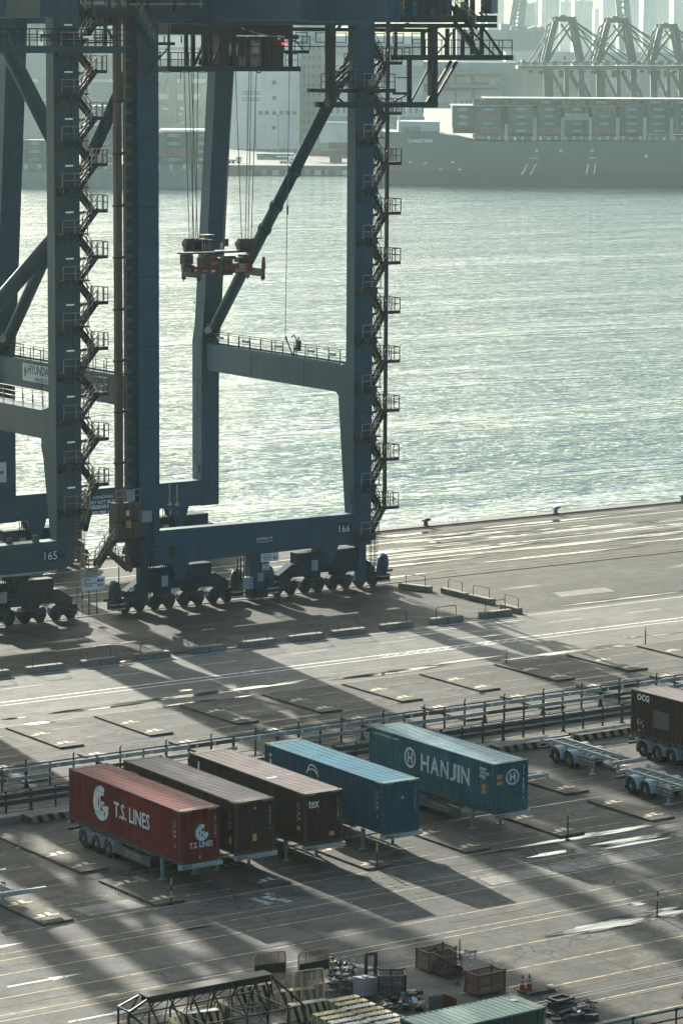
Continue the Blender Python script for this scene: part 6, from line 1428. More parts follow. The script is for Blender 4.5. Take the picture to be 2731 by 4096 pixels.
# traffic cones
M['cone'] = paint('cone_orange', (.24,.045,.02), .5, var=.2); M['cone_w'] = paint('cone_band', (.46,.46,.42), .4, var=.2)
for i, (x, y, lab) in enumerate(((1248,690,'orange traffic cone with dark tip, nearer the red wire cage'), (1326,680,'orange traffic cone with dark tip, farther from the red wire cage'))):
    p = at(*SG(x,y)); o = thing('traffic_cone', lab, 'traffic cone', (p.x, p.y, .13), 'traffic cones by the store')
    m = MB(); m.cb(0,0,.02,.42,.42,.04); m.build('cone_base', M['cone'], o)
    for a, b_, ra, rb, mm in ((.04,.30,.155,.115,M['cone']),(.30,.40,.115,.098,M['cone_w']),(.40,.47,.098,.086,M['cone']),(.47,.57,.086,.068,M['cone_w']),(.57,.70,.068,.045,M['cone'])): m = MB(); m.tube((0,0,a),(0,0,b_),ra,18,rb); m.build('cone_body' if mm is M['cone'] else 'cone_band', mm, o, smooth=True)
    m = MB(); m.tube((0,0,.70),(0,0,.78),.03,10); m.build('cone_tip', M['rust'], o)
p = at(*SG(1360,690)); m = MB(); m.box(p.x-.5, p.y-.35, .005, p.x+1.1, p.y+.5, .13); o = struct(m.build('concrete_pad', M['pad']))
m = MB(); a = at(*SG(1525,690)); m.box(p.x+.75, p.y-.38, .005, a.x+.3, p.y-.12, .16); struct(m.build('kerb', M['kerb_k']))
m = MB()
for x, y in ((1150,618),(1235,600),(1545,604)):
    q = at(*SG(x,y)); m.cb(q.x, q.y, .0155, .55, .14, .004)
struct(m.build('pad_marking', M['cream_mark']))
# scrap heaps: separate oddments
rn = random.Random(21)
def oddment(label, px, py, zm, build, name, cat, group=None, z=0.0):
    p = at(*zm(px, py), z); o = thing(name, label, cat, (p.x, p.y, z), group); build(o); return o
def heap(label, px0, py0, px1, py1, zm, n, hmax, seed, mats):
    r_ = random.Random(seed); p0 = at(*zm((px0+px1)/2, (py0+py1)/2)); m = {k: MB() for k in range(len(mats))}
    for i in range(n):
        p = at(*zm(r_.uniform(px0,px1), r_.uniform(py0,py1))); k = r_.randrange(len(mats)); z = r_.uniform(.03, hmax)*(1-.0*i); t = r_.random()
        if t < .35: d = Vector((r_.uniform(-.3,.3), r_.uniform(-.25,.25), r_.uniform(-.08,.1))); m[k].beam(Vector((p.x,p.y,z+.05))-d, Vector((p.x,p.y,z+.05))+d, r_.uniform(.03,.09), r_.uniform(.02,.09))
        elif t < .6: m[k].cb(p.x, p.y, z*.8+.06, r_.uniform(.12,.42), r_.uniform(.12,.36), r_.uniform(.08,.3), r_.uniform(0,3))
        elif t < .8: a = r_.uniform(0,6.28); pts = [(p.x+.22*math.cos(a+j*.8), p.y+.22*math.sin(a+j*.8), z+.08*math.sin(j*1.3)+.06) for j in range(7)]; m[k].path(pts, .02, 5)
        else: m[k].tube((p.x,p.y,z), (p.x+r_.uniform(-.15,.15), p.y, z+r_.uniform(.1,.3)), r_.uniform(.03,.1), 8)
    for k, mt in enumerate(mats):
        tag(m[k].build('scrap_heap', mt, None, tuple(p0)), f'{label}, {["dark","grey","rusty"][k]} pieces', 'scrap heap', None, 'stuff')
heap('scrap metal heaped between the tan gate and the grey cabinet', 80, 430, 420, 760, EG, 150, .75, 1, [M['blk_steel'], M['scrap_g'], M['rust2']])
heap('loose scrap in front of the dark wire cage', 900, 800, 1500, 1050, EG, 60, .25, 2, [M['blk_steel'], M['scrap_g'], M['rust']])
HZ = zoomer(1350,3950,2731)
q = at(*HZ(1010,120)); O = (q.x, q.y, 0); o = thing('scrap_engine', 'black stripped engine block with an open frame on top beside the green container', 'machine', O)
m = MB(); m.cb(q.x, q.y, .30, 1.0, .7, .60, .1); m.cb(q.x+.1, q.y-.45, .2, .7, .35, .40, .15); m.build('engine_block', M['blk_steel'], o, O)
m = MB(); m.cb(q.x, q.y, .66, .9, .62, .05, .1); m.cb(q.x, q.y-.33, .74, 1.0, .08, .12, .1); m.cb(q.x, q.y+.33, .74, 1.0, .08, .12, .1); m.cb(q.x-.47, q.y, .74, .08, .7, .12, .1); m.cb(q.x+.47, q.y, .74, .08, .7, .12, .1); m.build('top_frame', M['scrap'], o, O)
m = MB()
for i in range(5): m.tube((q.x-.4+i*.2, q.y-.36, .15+.06*(i % 2)), (q.x-.4+i*.2, q.y-.36, .5), .05, 8)
m.tube((q.x-.6, q.y-.7, .35), (q.x+.1, q.y-.72, .42), .07, 8); m.build('engine_pipe', M['scrap_g'], o, O)
q2_ = at(*HZ(1100,140)); O = (q2_.x, q2_.y, 0); o = thing('scrap_gearbox', 'dark gearbox housing with pale cylinders beside the stripped engine block', 'machine', O)
m = MB(); m.cb(q2_.x, q2_.y, .24, .8, .55, .48, -.2); m.cb(q2_.x-.5, q2_.y-.3, .18, .5, .4, .36, .3); m.cb(q2_.x+.3, q2_.y-.45, .12, .6, .3, .24, 0); m.build('gearbox_case', M['scrap'], o, O)
m = MB(); m.tube((q2_.x-.3, q2_.y-.1, .55), (q2_.x+.35, q2_.y-.15, .58), .08, 10); m.tube((q2_.x-.7, q2_.y-.5, .4), (q2_.x-.2, q2_.y-.52, .44), .06, 8); m.build('hydraulic_ram', M['galv'], o, O)
heap('stripped machine parts heaped beside the green container', 960, 90, 1160, 166, HZ, 90, .3, 3, [M['blk_steel'], M['scrap'], M['rust2']])
def litter_patch(px, py, zm, n, s, seed):
    r_ = random.Random(seed); m = MB(); p0 = at(*zm(px, py))
    for i in range(n): m.cb(p0.x+r_.gauss(0,s), p0.y+r_.gauss(0,s*.8), .02, r_.uniform(.04,.2), r_.uniform(.03,.12), .02, r_.uniform(0,3))
    tag(m.build('litter', M['white'], None, tuple(p0)), 'white paper litter scattered on the store ground', 'litter', None, 'stuff')
litter_patch(1360, 730, EG, 16, .2, 4); litter_patch(60, 680, SG, 5, .1, 5); litter_patch(330, 945, zoomer(1400,3200,2731), 8, .15, 6)
r_ = random.Random(77); m = MB()
for i in range(55):
    x, y = r_.uniform(-14, 60), r_.uniform(-20, 60)
    if 42 < y < 56: continue
    m.cb(x, y, .02, r_.uniform(.05,.16), r_.uniform(.04,.12), .015, r_.uniform(0,3))
tag(m.build('litter', M['white'], None), 'scraps of white paper scattered over the yard', 'litter', None, 'stuff')
def cap_(o): m = MB(); m.cb(0,0,.12,.42,.30,.12,.3); m.build('box_body', M['scrap_g'], o); m = MB(); m.cb(0,0,.19,.46,.34,.02,.3); m.build('box_lid', M['galv'], o)
oddment('flat grey green switch box lying in the loose scrap', 1110, 870, EG, cap_, 'switch_box', 'box')
def rbx(o): m = MB(); m.cb(0,0,.16,.32,.26,.32,.1); m.build('box_body', M['rust2'], o); m = MB(); m.cb(0,0,.36,.1,.1,.1,.1); m.build('box_handle', M['blk_steel'], o)
oddment('small rusty brown box with a handle in front of the grey cabinet', 885, 900, EG, rbx, 'metal_box', 'box')
def wpl(o): m = MB(); m.prism([(-.22,-.16),(.1,-.2),(.24,0),(.16,.2),(-.2,.18)], -.015, .015, 'y'); q = m.build('plate', M['white'], o); q.rotation_euler = (R(-50), R(-20), R(15)); q.location = (0,0,.25)
oddment('white flanged plate leaning at the end of the loose scrap', 1390, 960, EG, wpl, 'flange_plate', 'plate')
def gbx(o): m = MB(); m.cb(0,0,.14,.3,.26,.28,.0); m.build('box_body', M['galv'], o); m = MB(); m.cb(0,0,.31,.12,.12,.08); m.build('box_handle', M['blk_cream'], o)
oddment('small grey block with a cream cap by the dark metal sheet', 1500, 1010, EG, gbx, 'metal_box', 'box')
q = at(*SG(190,880)); o = thing('metal_sheet', 'dark grey metal sheet standing upright behind the green container', 'metal sheet', q); m = MB(); A = at(*SG(345,870)); m.add([q, A, A+Vector((0,.05,.62)), q+Vector((0,.05,.62)), q+Vector((0,.03,0)), A+Vector((0,.03,0)), A+Vector((0,.08,.62)), q+Vector((0,.08,.62))], [(0,1,2,3),(7,6,5,4),(0,4,5,1),(1,5,6,2),(2,6,7,3),(3,7,4,0)]); m.build('sheet', paint('sheet_grey', (.10,.105,.10), .4, metal=.3, rust=.1), o, tuple(q))
q = at(*SG(345,870)); o = thing('steel_bin', 'rusty open steel bin between the metal sheet and the green container', 'bin', q); A = at(*SG(500,850)); d = (A-q); e = Vector((0,.9,0)); m = MB()
for a, b_ in ((q, A), (A, A+e), (A+e, q+e), (q+e, q)): m.add([a, b_, b_+Vector((0,0,.4)), a+Vector((0,0,.4))], [(0,1,2,3)])
m.build('bin_wall', M['rust'], o, tuple(q))
# green pipe hand rail in the lower corner
gp = paint('green_pipe', (.012,.13,.10), .4, rust=.05)
ga, gb = at(*HZ(1240,160), 1.0), at(*HZ(1568,92), 1.0); O = (ga.x, ga.y, 0); o = thing('pipe_railing', 'green pipe hand rail on dark posts in the lower corner', 'railing', O)
d = (gb-ga); m = MB(); m.tube(ga-d*.5, gb+d*1.2, .06, 10); m.build('hand_rail', gp, o, O)
m = MB(); m.tube(ga-d*.5-Vector((0,0,.45)), gb+d*1.2-Vector((0,0,.45)), .045, 8); m.build('hand_rail', M['blk_steel'], o, O)
for t_ in (-.3, .3, .9, 1.5): q = ga+d*t_; m = MB(); m.tube(q, (q.x, q.y, 0), .045, 8); m.tube(q-d*.02, q+d*.02, .085, 10); m.build('rail_post', M['blk_steel'], o, O)
# weeds along the pad edges
m = MB(); r_ = random.Random(31); wm_ = paint('weed_green', (.05,.085,.03), .8, var=.3, streak=0)
spots = [(-1.0,3.7,.5),(.1,3.75,.35),(-2.95,1.0,.25),(-2.95,-1,.25),(24.6,3.4,.35),(10.4,-29.8,.3),(11.4,-29.9,.35),(9.6,-29.7,.3),(23.6,40.3,.2),(33.0,40.4,.2),(44.5,32.6,.25),(57.7,33,.2),(30.5,5.5,.25),(37.9,33.0,.2)]
for x, y, h in spots:
    for i in range(26):
        a = r_.uniform(0,6.28); px, py = x+r_.gauss(0,.2), y+r_.gauss(0,.12); hh = h*r_.uniform(.5,1.3); dx, dy = .35*hh*math.cos(a), .35*hh*math.sin(a)
        m.add([(px-.012,py,.01),(px+.012,py,.01),(px+dx,py+dy,hh)], [(0,1,2)])
tag(m.build('weeds', wm_, None), 'green weeds growing along the concrete pad edges', 'weeds', None, 'stuff')
# ------------------------------------------------------------------ across the harbour
UR = Vector((math.cos(YAW), -math.sin(YAW), 0)); UF = Vector((math.sin(YAW), math.cos(YAW), 0)); YR = -YAW
FK = FPX/DK
def fp(x, y, D):
    """point seen at picture x, y on the vertical plane D metres ahead"""
    d = ray(x, y); return CP + d*(D/(d.x*UF.x + d.y*UF.y))
def face(p, q, D, dep, pl=None):
    """upright box: picture corners p (top left), q (bottom right) on plane D, dep metres deep; local frame along the view"""
    A, B = fp(*p, D), fp(*q, D); return A, B, (B-A).dot(UR), A.z, B.z
Mf = {}
def fm(name, c, **k):
    if name not in Mf: Mf[name] = paint(name, c, .6, var=k.get('var', .12), streak=k.get('streak', .25), scale=.08)
    return Mf[name]
def far_thing(name, label, cat, p, D, group=None): 
    A = fp(*p, D); o = thing(name, label, cat, (A.x, A.y, 0), group, YR); return o
class FB:
    """far builder: local x along picture right, local y away, heights absolute; origin at picture x0 on plane D"""
    def __init__(s, name, label, cat, x0, D, group=None, ang=0.0):
        A = fp(x0, 116, D); s.o = thing(name, label, cat, (A.x, A.y, 0), group, YR + ang); s.x0, s.D, s.A = x0, D, A
        s.inv = Matrix.Rotation(-(YR+ang), 3, 'Z')
    def L(s, x, y, dd=0.0):
        q = fp(x, y, s.D + dd) - Vector((s.A.x, s.A.y, 0)); return s.inv @ q
    def box(s, name, p, q, mat, d0=0.0, d1=10.0, par=None):
        a, b = s.L(*p), s.L(*q); m = MB(); m.box(a.x, d0, b.z, b.x, d1, a.z); return m.build(name, mat, par or s.o)
    def bar(s, name, pts, w, mat, d=0.0, par=None, dd=None):
        P_ = [s.L(*p) for p in pts]
        for e in ([d] if dd is None else [d, dd]):
            m = MB()
            for a, b in zip(P_[:-1], P_[1:]): m.beam((a.x, e, a.z), (b.x, e, b.z), w, w, (0,1,0))
            m.build(name, mat, par or s.o)
def zz(x0, y0, x1):
    k = (x1-x0)/1568.0; return lambda x, y: ((x0+x*k)/DK, (y0+y*k)/DK)
V4 = zz(1831,0,2731); V3 = zz(1200,0,2100); V2 = zz(600,0,1500); V1 = zz(0,0,900)
# far ground: quay slab with a fendered wall
A = fp(784, 116, 1226); g = MB()
c_, s_ = math.cos(YR), math.sin(YR)
def rot(x, y, z): return (A.x + x*c_ - y*s_, A.y + x*s_ + y*c_, z)
g.add([rot(x, y, z) for z in (-6, 0) for x, y in ((-900,0),(1100,0),(1100,3300),(-900,3300))], [(0,3,2,1),(4,5,6,7),(0,1,5,4),(1,2,6,5),(2,3,7,6),(3,0,4,7)])
struct(g.build('far_quay', fm('far_concrete', (.12,.12,.11))))
fcol = [fm('fender_grey_far', (.20,.22,.21)), fm('fender_teal', (.12,.26,.25)), fm('fender_pale', (.38,.39,.36))]
for i, x in enumerate((570, 600, 625, 655, 700, 722, 745, 770, 785)):
    b = FB('quay_fender', f'{["grey","teal","pale"][i%3]} fender panel, {ORD[i]} along the far quay wall below the white silo', 'fender', x, 1224, 'fenders on the far quay wall')
    b.box('fender_panel', (x, 391), (x+9+(i % 3)*3, 402), fcol[i % 3], 0, 1.5)
# white silo block
W1 = fm('silo_white', (.78,.79,.75)); W2 = fm('silo_grey', (.55,.57,.55)); WD_ = fm('dark_opening', (.18,.21,.20)); CR = fm('warehouse_cream', (.62,.63,.58)); BD = fm('band_grey', (.36,.40,.38)); BD2 = fm('building_grey', (.30,.34,.33))  # far building colours lightened to make up for the thin haze volume
s = FB('silo_building', 'tall pale silo block with rows of small square windows behind the spreader', 'building', 540, 1420)
s.box('wall', V2(560,-140), V2(1040,1040), W1, 0, 60); 
for x, y in ((865,575),(865,682),(770,786),(815,786),(865,787),(915,786),(962,787),(1005,787),(862,890)):
    f_ = s.box('window', V2(x-13,y-13), V2(x+13,y+13), WD_, -.6, -.02)
s.box('base_wall', V2(560,1040), V2(1040,1120), BD2, -.5, 58)
t = FB('tower_building', 'grey tower block with faint window columns joining the white silo', 'building', 690, 1440)
t.box('wall', V2(1042,-140), V2(1210,1090), W2, 0, 50)
for i, y in enumerate(range(-60, 1000, 64)):
    for x in (1066, 1098, 1130, 1170): t.box('window', V2(x,y), V2(x+18,y+26), BD, -.5, -.02)
w_ = FB('warehouse', 'multi storey cream warehouse with dark bands behind the crane leg', 'building', 735, 1380)
w_.box('wall', V2(1215,250), V2(1900,1000), CR, 0, 60)
for y0, y1 in ((300,375),(455,545),(808,858),(985,1040)): w_.box('floor_band', V2(1210,y0), V2(1910,y1), BD, -1.5, -.05)
for x in range(1260, 1900, 42): w_.box('window', V2(x,748), V2(x+16,790), BD2, -.5, -.03)
# terminal ramp building to the right, half hidden by the ship
r_ = FB('terminal_building', 'long multi level terminal building with pale bays between dark floors above the ship', 'building', 960, 1400)
r_.box('wall', V4(-420,430), V4(420,760), BD, 3, 60)
for x0, x1, y0, y1 in ((-300,-160,530,580),(-140,-20,530,580),(-10,88,532,580),(118,303,522,572),(-300,-160,640,720),(-140,-20,632,720),(-10,92,630,728),(122,303,618,690)): r_.box('bay_wall', V4(x0,y0), V4(x1,y1), CR, 2, 3.2)
for x in (20,55,80,130,160): r_.box('window', V4(x,697), V4(x+14,722), BD2, 1.6, 2.2)
r_.box('opening', V4(196,570), V4(272,602), BD2, 1.8, 2.4); r_.box('lit_wall', V4(220,570), V4(268,600), W1, 1.4, 1.75)
r_.box('floor_deck', V4(-420,490), V4(330,520), BD2, -3, 3); r_.box('floor_deck', V4(-420,585), V4(320,612), BD2, -3, 2.2)
b_ = FB('port_building', 'grey flat roofed port building behind the far crane booms', 'building', 1120, 1600)
b_.box('wall', V4(-10,205), V4(620,460), fm('port_building_wall', (.36,.38,.37)), 0, 50); b_.box('dark_panel', V4(345,222), V4(498,352), BD2, -1, -.05); b_.box('roof_plant', V4(300,165), V4(360,205), BD, 5, 20); b_.box('roof_plant', V4(380,180), V4(480,205), BD, 5, 20)
for i in range(7): b_.box('roof_plant', V4(500+i*16,190-(i % 3)*6), V4(510+i*16,206), BD, 4, 14)
pw = FB('port_warehouse', 'long grey port warehouse glimpsed through the legs of the far cranes', 'building', V4(330,600)[0], 1650)
pw.box('wall', V4(310,470), V4(1750,760), fm('port_warehouse_wall', (.40,.43,.40)), 0, 40)
for x in range(660, 1700, 170): pw.box('bay_wall', V4(x,545), V4(x+90,640), fm('port_bay', (.5,.52,.47)), -.6, -.05); pw.box('window', V4(x+20,575), V4(x+34,615), BD2, -.9, -.62); pw.box('window', V4(x+50,575), V4(x+64,615), BD2, -.9, -.62)
lw = FB('low_building', 'low white building strip between the far crane booms and the port building', 'building', 1170, 1500)
lw.box('wall', V4(330,360), V4(1568,440), fm('low_white_wall', (.55,.57,.54)), 0, 20); lw.box('door', V4(365,388), V4(400,420), BD, -.5, -.05); lw.box('roof', V4(320,352), V4(1580,362), W1, -1, 21); lw.box('sign', V4(735,392), V4(752,415), fm('sign_blue_far', (.10,.2,.36)), -.5, -.05)
# far container cranes
FC = fm('far_crane_steel', (.115,.150,.150)); FC2 = fm('farther_crane_steel', (.24,.28,.27))  # far steel lightened with distance, haze put into the colour
def far_crane(label, xc, ytop, D, sc_=1.0, mat=None, group='container cranes across the harbour'):
    mat = mat or FC; x0, _ = V4(xc, 0)
    c = FB('far_gantry_crane', label, 'gantry crane', x0, D, group)
    def q(dx, y): return V4(xc + dx*sc_, ytop + (y-120)*sc_ if y < 300 else y)
    hb = 430
    for (a, b) in (((-55,150),(-125,hb)), ((70,140),(125,hb))): c.bar('frame_leg', [q(*a), q(*b)], 2.3, mat, 0, dd=16)
    c.bar('top_tie', [q(-65,132), q(85,132)], 1.9, mat, 0, dd=16); c.box('sheave_house', q(-22,104), q(20,124), mat, 4, 12)
    c.bar('brace', [q(-20,165), q(75,310), q(115,hb)], .8, mat, 0); c.bar('brace', [q(60,165), q(-60,340), q(-110,hb)], 1.0, mat, 0)
    for a, b in (((85,155),(480,445)), ((85,165),(300,hb)), ((95,230),(420,445)), ((-65,150),(-235,hb)), ((85,150),(520,440)), ((85,170),(390,440)), ((90,200),(250,435)), ((-70,170),(-190,hb)), ((60,140),(-80,300))): c.bar('stay', [q(*a), q(*b)], .55, mat, 4)
    c.bar('tie_rail', [q(-70,120), q(88,120)], .35, mat, 0)
    c.bar('backstay', [q(-60,150), q(-100,180), q(-160,hb)], .8, mat, 12)
    # portal legs, boom girder and braces below
    for dx in (-120, -75, 35, 120):
        c.bar('portal_leg', [q(dx,480), q(dx+4,735)], 2.4 if dx in (-120,120) else 1.7, mat, 0 if dx in (-120,120) else 14)
    c.bar('portal_brace', [q(40,500), q(118,640), q(165,690)], 1.6, mat, 2); c.bar('portal_brace', [q(-60,520), q(20,680)], 1.2, mat, 12); c.bar('portal_brace', [q(118,520), q(200,690)], 1.4, mat, 10)
    c.box('boom_girder', V4(xc-330*sc_,455), V4(xc+330*sc_,483), mat, -14, 6)
    c.bar('boom_rail', [V4(xc-330*sc_,436), V4(xc+330*sc_,436)], .5, mat, -14); c.bar('boom_rail', [V4(xc-330*sc_,446), V4(xc+330*sc_,446)], .4, mat, -14)
    for i in range(9): x = xc-300*sc_ + i*72*sc_; c.box('boom_equipment', V4(x, 420+(i*5) % 12), V4(x+26, 452), mat, -10, 2)
    for i in range(6): x = xc-250*sc_ + i*70*sc_; c.box('trolley_gear', V4(x, 488), V4(x+30, 505+(i*11) % 40), mat, -8, -4)
    return c
far_crane('far blue grey crane with narrow A frame, closest to the big blue crane', 735, 120, 1290)
far_crane('far blue grey crane with A frame in the middle of the distant group', 1100, 128, 1300)
far_crane('far blue grey crane with lower A frame at the end of the distant group', 1455, 172, 1340, .82)
def lattice(label, pts, D, mat, w=2.6, wid=26):
    x0, _ = V4(*pts[0]); c = FB('raised_boom', label, 'crane boom', x0, D, 'raised crane booms in the haze')
    (xa, ya), (xb, yb) = pts
    for e in (-wid/2*1.3, wid/2): c.bar('boom_chord', [V4(xa+e, ya), V4(xb+e*1.2, yb)], w, mat, 0)
    n = 9
    for i in range(n):
        t0, t1 = i/n, (i+1)/n; y0, y1 = ya+(yb-ya)*t0, ya+(yb-ya)*t1; xm0, xm1 = xa+(xb-xa)*t0, xa+(xb-xa)*t1; sg = 1 if i % 2 else -1
        c.bar('lattice_bar', [V4(xm0+sg*wid*.5, y0), V4(xm1-sg*wid*.55, y1)], .9, mat, 0)
    return c
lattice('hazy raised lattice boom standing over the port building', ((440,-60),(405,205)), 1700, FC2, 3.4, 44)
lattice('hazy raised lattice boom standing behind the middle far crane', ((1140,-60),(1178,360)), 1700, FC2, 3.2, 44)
# hazy far cranes seen between the near crane's legs
for (lab, zc, pts) in (('hazy slanted crane legs seen left of the brown lift mast', V1, (((130,490),(60,800)), ((225,100),(240,200)), ((255,110),(200,330)), ((280,90),(340,240)))), ('hazy crane legs seen between the lift mast and the sloping leg', V2, (((130,480),(60,640)), ((150,480),(165,860)), ((420,560),(290,860)), ((250,480),(262,900))))):
    x0, _ = zc(*pts[0][0]); c = FB('far_gantry_crane', lab, 'gantry crane', x0, 1500, 'container cranes across the harbour')
    for a, b in pts: c.bar('frame_leg', [zc(*a), zc(*b)], 3.2, FC2, 0, dd=14)
lb = FB('terminal_building', 'pale terminal building with dark floors seen through the crane on the lift side', 'building', 0, 1560)
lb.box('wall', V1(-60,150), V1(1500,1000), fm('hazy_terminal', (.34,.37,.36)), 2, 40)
for x0, x1, y0, y1 in ((200,265,550,575),(640,860,552,575),(1105,1460,548,580),(1105,1460,655,695),(180,330,690,700),(200,330,270,320),(1120,1460,350,420),(200,320,220,250),(560,850,180,230),(1105,1460,250,330),(650,850,300,380)): lb.box('bay_wall', V1(x0,y0), V1(x1,y1), CR, 1, 2.2)
lb.box('roof_edge', V1(1105,710), V1(1300,722), fm('far_tan', (.45,.30,.20)), .5, 1.8)
rn = random.Random(44)
for i in range(16):
    x, y = rn.uniform(1110,1450), rn.uniform(740,860); lb.box('bay_wall', V1(x,y), V1(x+rn.uniform(12,40),y+rn.uniform(10,26)), W1 if i % 2 else BD, .8, 2.1)
# city towers in the haze
tw = [fm('tower_pale', (.66,.68,.65)), fm('tower_grey', (.58,.61,.59)), fm('tower_warm', (.68,.67,.62))]  # tower walls kept very pale so haze is part of their colour
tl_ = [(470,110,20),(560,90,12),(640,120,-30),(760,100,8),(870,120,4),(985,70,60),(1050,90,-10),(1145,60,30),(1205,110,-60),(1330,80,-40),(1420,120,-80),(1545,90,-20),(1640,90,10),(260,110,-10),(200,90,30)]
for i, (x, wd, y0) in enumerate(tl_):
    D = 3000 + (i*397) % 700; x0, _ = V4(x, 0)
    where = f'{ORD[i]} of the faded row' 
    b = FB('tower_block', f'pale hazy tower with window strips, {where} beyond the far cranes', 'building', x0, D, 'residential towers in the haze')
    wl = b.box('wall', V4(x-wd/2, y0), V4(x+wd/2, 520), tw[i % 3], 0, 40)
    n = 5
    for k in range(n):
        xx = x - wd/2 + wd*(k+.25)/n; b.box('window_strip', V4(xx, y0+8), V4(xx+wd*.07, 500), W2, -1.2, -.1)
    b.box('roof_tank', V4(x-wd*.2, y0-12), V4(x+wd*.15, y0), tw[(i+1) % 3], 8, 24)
# ------------------------------------------------------------------ the ship opposite
DS = 1150
HM = NT('ship_hull'); p_ = HM.pos(); z_ = HM.n('ShaderNodeSeparateXYZ'); HM.l(p_, z_.inputs[0])
nz = HM.noise(HM.pos((.02,.02,.3)), 1.0, 4)
HM.col(HM.mix(HM.ramp(z_.outputs[2], 2.5, 2.6), HM.mix(nz, (.150,.125,.118), (.135,.125,.118)), HM.mix(nz, (.105,.135,.128), (.125,.150,.142)))); HM.rough(.5)  # hull tones paled: distance haze is mixed into the paint
SH = FB('container_ship', 'long dark container ship with red waterline moored across the harbour', 'ship', 1000, DS)
def hullbox(S, name, px, prof, dep, m_):
    """hull: deck-line points (picture) extruded in depth, tucking in at the waterline"""
    top = [S.L(*p) for p in prof]; n = len(top); mb = MB(); vs = []
    for k, (dz, ins) in enumerate(((0, 0), (-4, .3), (-30, 1.2))):
        pass
    for q in top: vs.append((q.x, 0, q.z))
    for q in top: vs.append((q.x, .4, 1.0))
    for q in top: vs.append((q.x, 2.0, -6.0))
    for q in top: vs.append((q.x, dep, q.z))
    for q in top: vs.append((q.x, dep, -6.0))
    fs = []
    for i in range(n-1):
        for a, b in ((0,1),(1,2),(3,0),(4,3),(2,4)): fs.append((a*n+i, a*n+i+1, b*n+i+1, b*n+i))
    fs += [(0, n, 2*n, 4*n, 3*n), (n-1, 4*n-1, 5*n-1, 3*n-1, 2*n-1)]
    mb.add(vs, fs); return mb.build(name, m_, S.o)
prof = [V3(400,905), V3(560,915), V3(700,922), V3(860,926), V3(980,930), V3(1060,945), V3(1150,965), V3(1230,982), V3(1500,985), V4(560,983), V4(1000,982), V4(1568,980), V4(1800,980)]
hullbox(SH, 'hull', 0, prof, 38, HM.m)
m = MB(); A_1, B_1 = SH.L(*V3(750,988)), SH.L(*V3(925,976)); text(m, 'LOS ANGELES TRADER', ((A_1.x+B_1.x)/2, -.08, (A_1.z+B_1.z)/2), (1,0,0), (0,0,1), B_1.x-A_1.x, 1.15, .03); m.build('name_lettering', W1, SH.o)
hs = SH.box('deckhouse', V3(685,848), V3(975,922), fm('ship_white', (.52,.55,.52)), 6, 26)
for i in range(12): SH.box('window', V3(715+i*22, 858), V3(720+i*22, 864), BD2, 5.8, 6.0, hs)
SH.box('mast', V3(686,795), V3(704,850), fm('ship_white', (.7,.72,.68)), 12, 15); SH.box('mast', V3(745,740), V3(752,782), fm('ship_white', (.7,.72,.68)), 12, 15)
for i in range(6): SH.box('deck_winch', V3(700+i*24, 885-(i % 2)*5), V3(716+i*24, 920), BD2, 3, 5.8)
pale = fm('lashing_pale', (.42,.46,.44))
SH.box('coaming', V4(120,945), V4(1700,980), fm('coaming_grey', (.20,.24,.235)), 1.5, 30)
for x in (335,535,730,922,1112,1300,1488):
    for e in (-6, 6): SH.box('lashing_post', V4(x+e-3, 818 if x > 400 else 862), V4(x+e+3, 982), pale, .6, 1.4)
for i in range(24): x = 210 + i*58 + (i*13) % 17; SH.box('deck_fitting', V4(x, 948+(i*7) % 14), V4(x+10+(i*5) % 9, 978), pale if i % 3 else CR, .7, 1.4)
for x, y, w__ in ((500,1098,62),(905,1096,55)):
    SH.box('draught_mark', V4(x,y), V4(x+w__,y+5), W1, -.12, .2)
    for k in (0, .5, .9): SH.box('draught_mark', V4(x+w__*k,y+5), V4(x+w__*k+5,y+12), W1, -.12, .2)
for pts in (((487,1140),(442,1220)), ((545,1140),(500,1220)), ((907,1140),(893,1212)), ((957,1140),(946,1214))):
    SH.bar('draught_line', [V4(*pts[0]), V4(*pts[1])], .5, W1, .15)
for x, y in ((547,1052),(715,1052),(933,1050),(1308,1090)): SH.box('hull_mark', V4(x-10,y-4), V4(x+10,y+6), W1, -.12, .2); SH.box('hull_mark', V4(x-7,y-14), V4(x+7,y-10), W1, -.12, .2)
for x, y in ((765,1130),(870,1138),(1060,1130),(980,1182),(1110,1182)): SH.box('hull_mark', V3(x-10,y-5), V3(x+10,y+4), W1, -.12, .2)
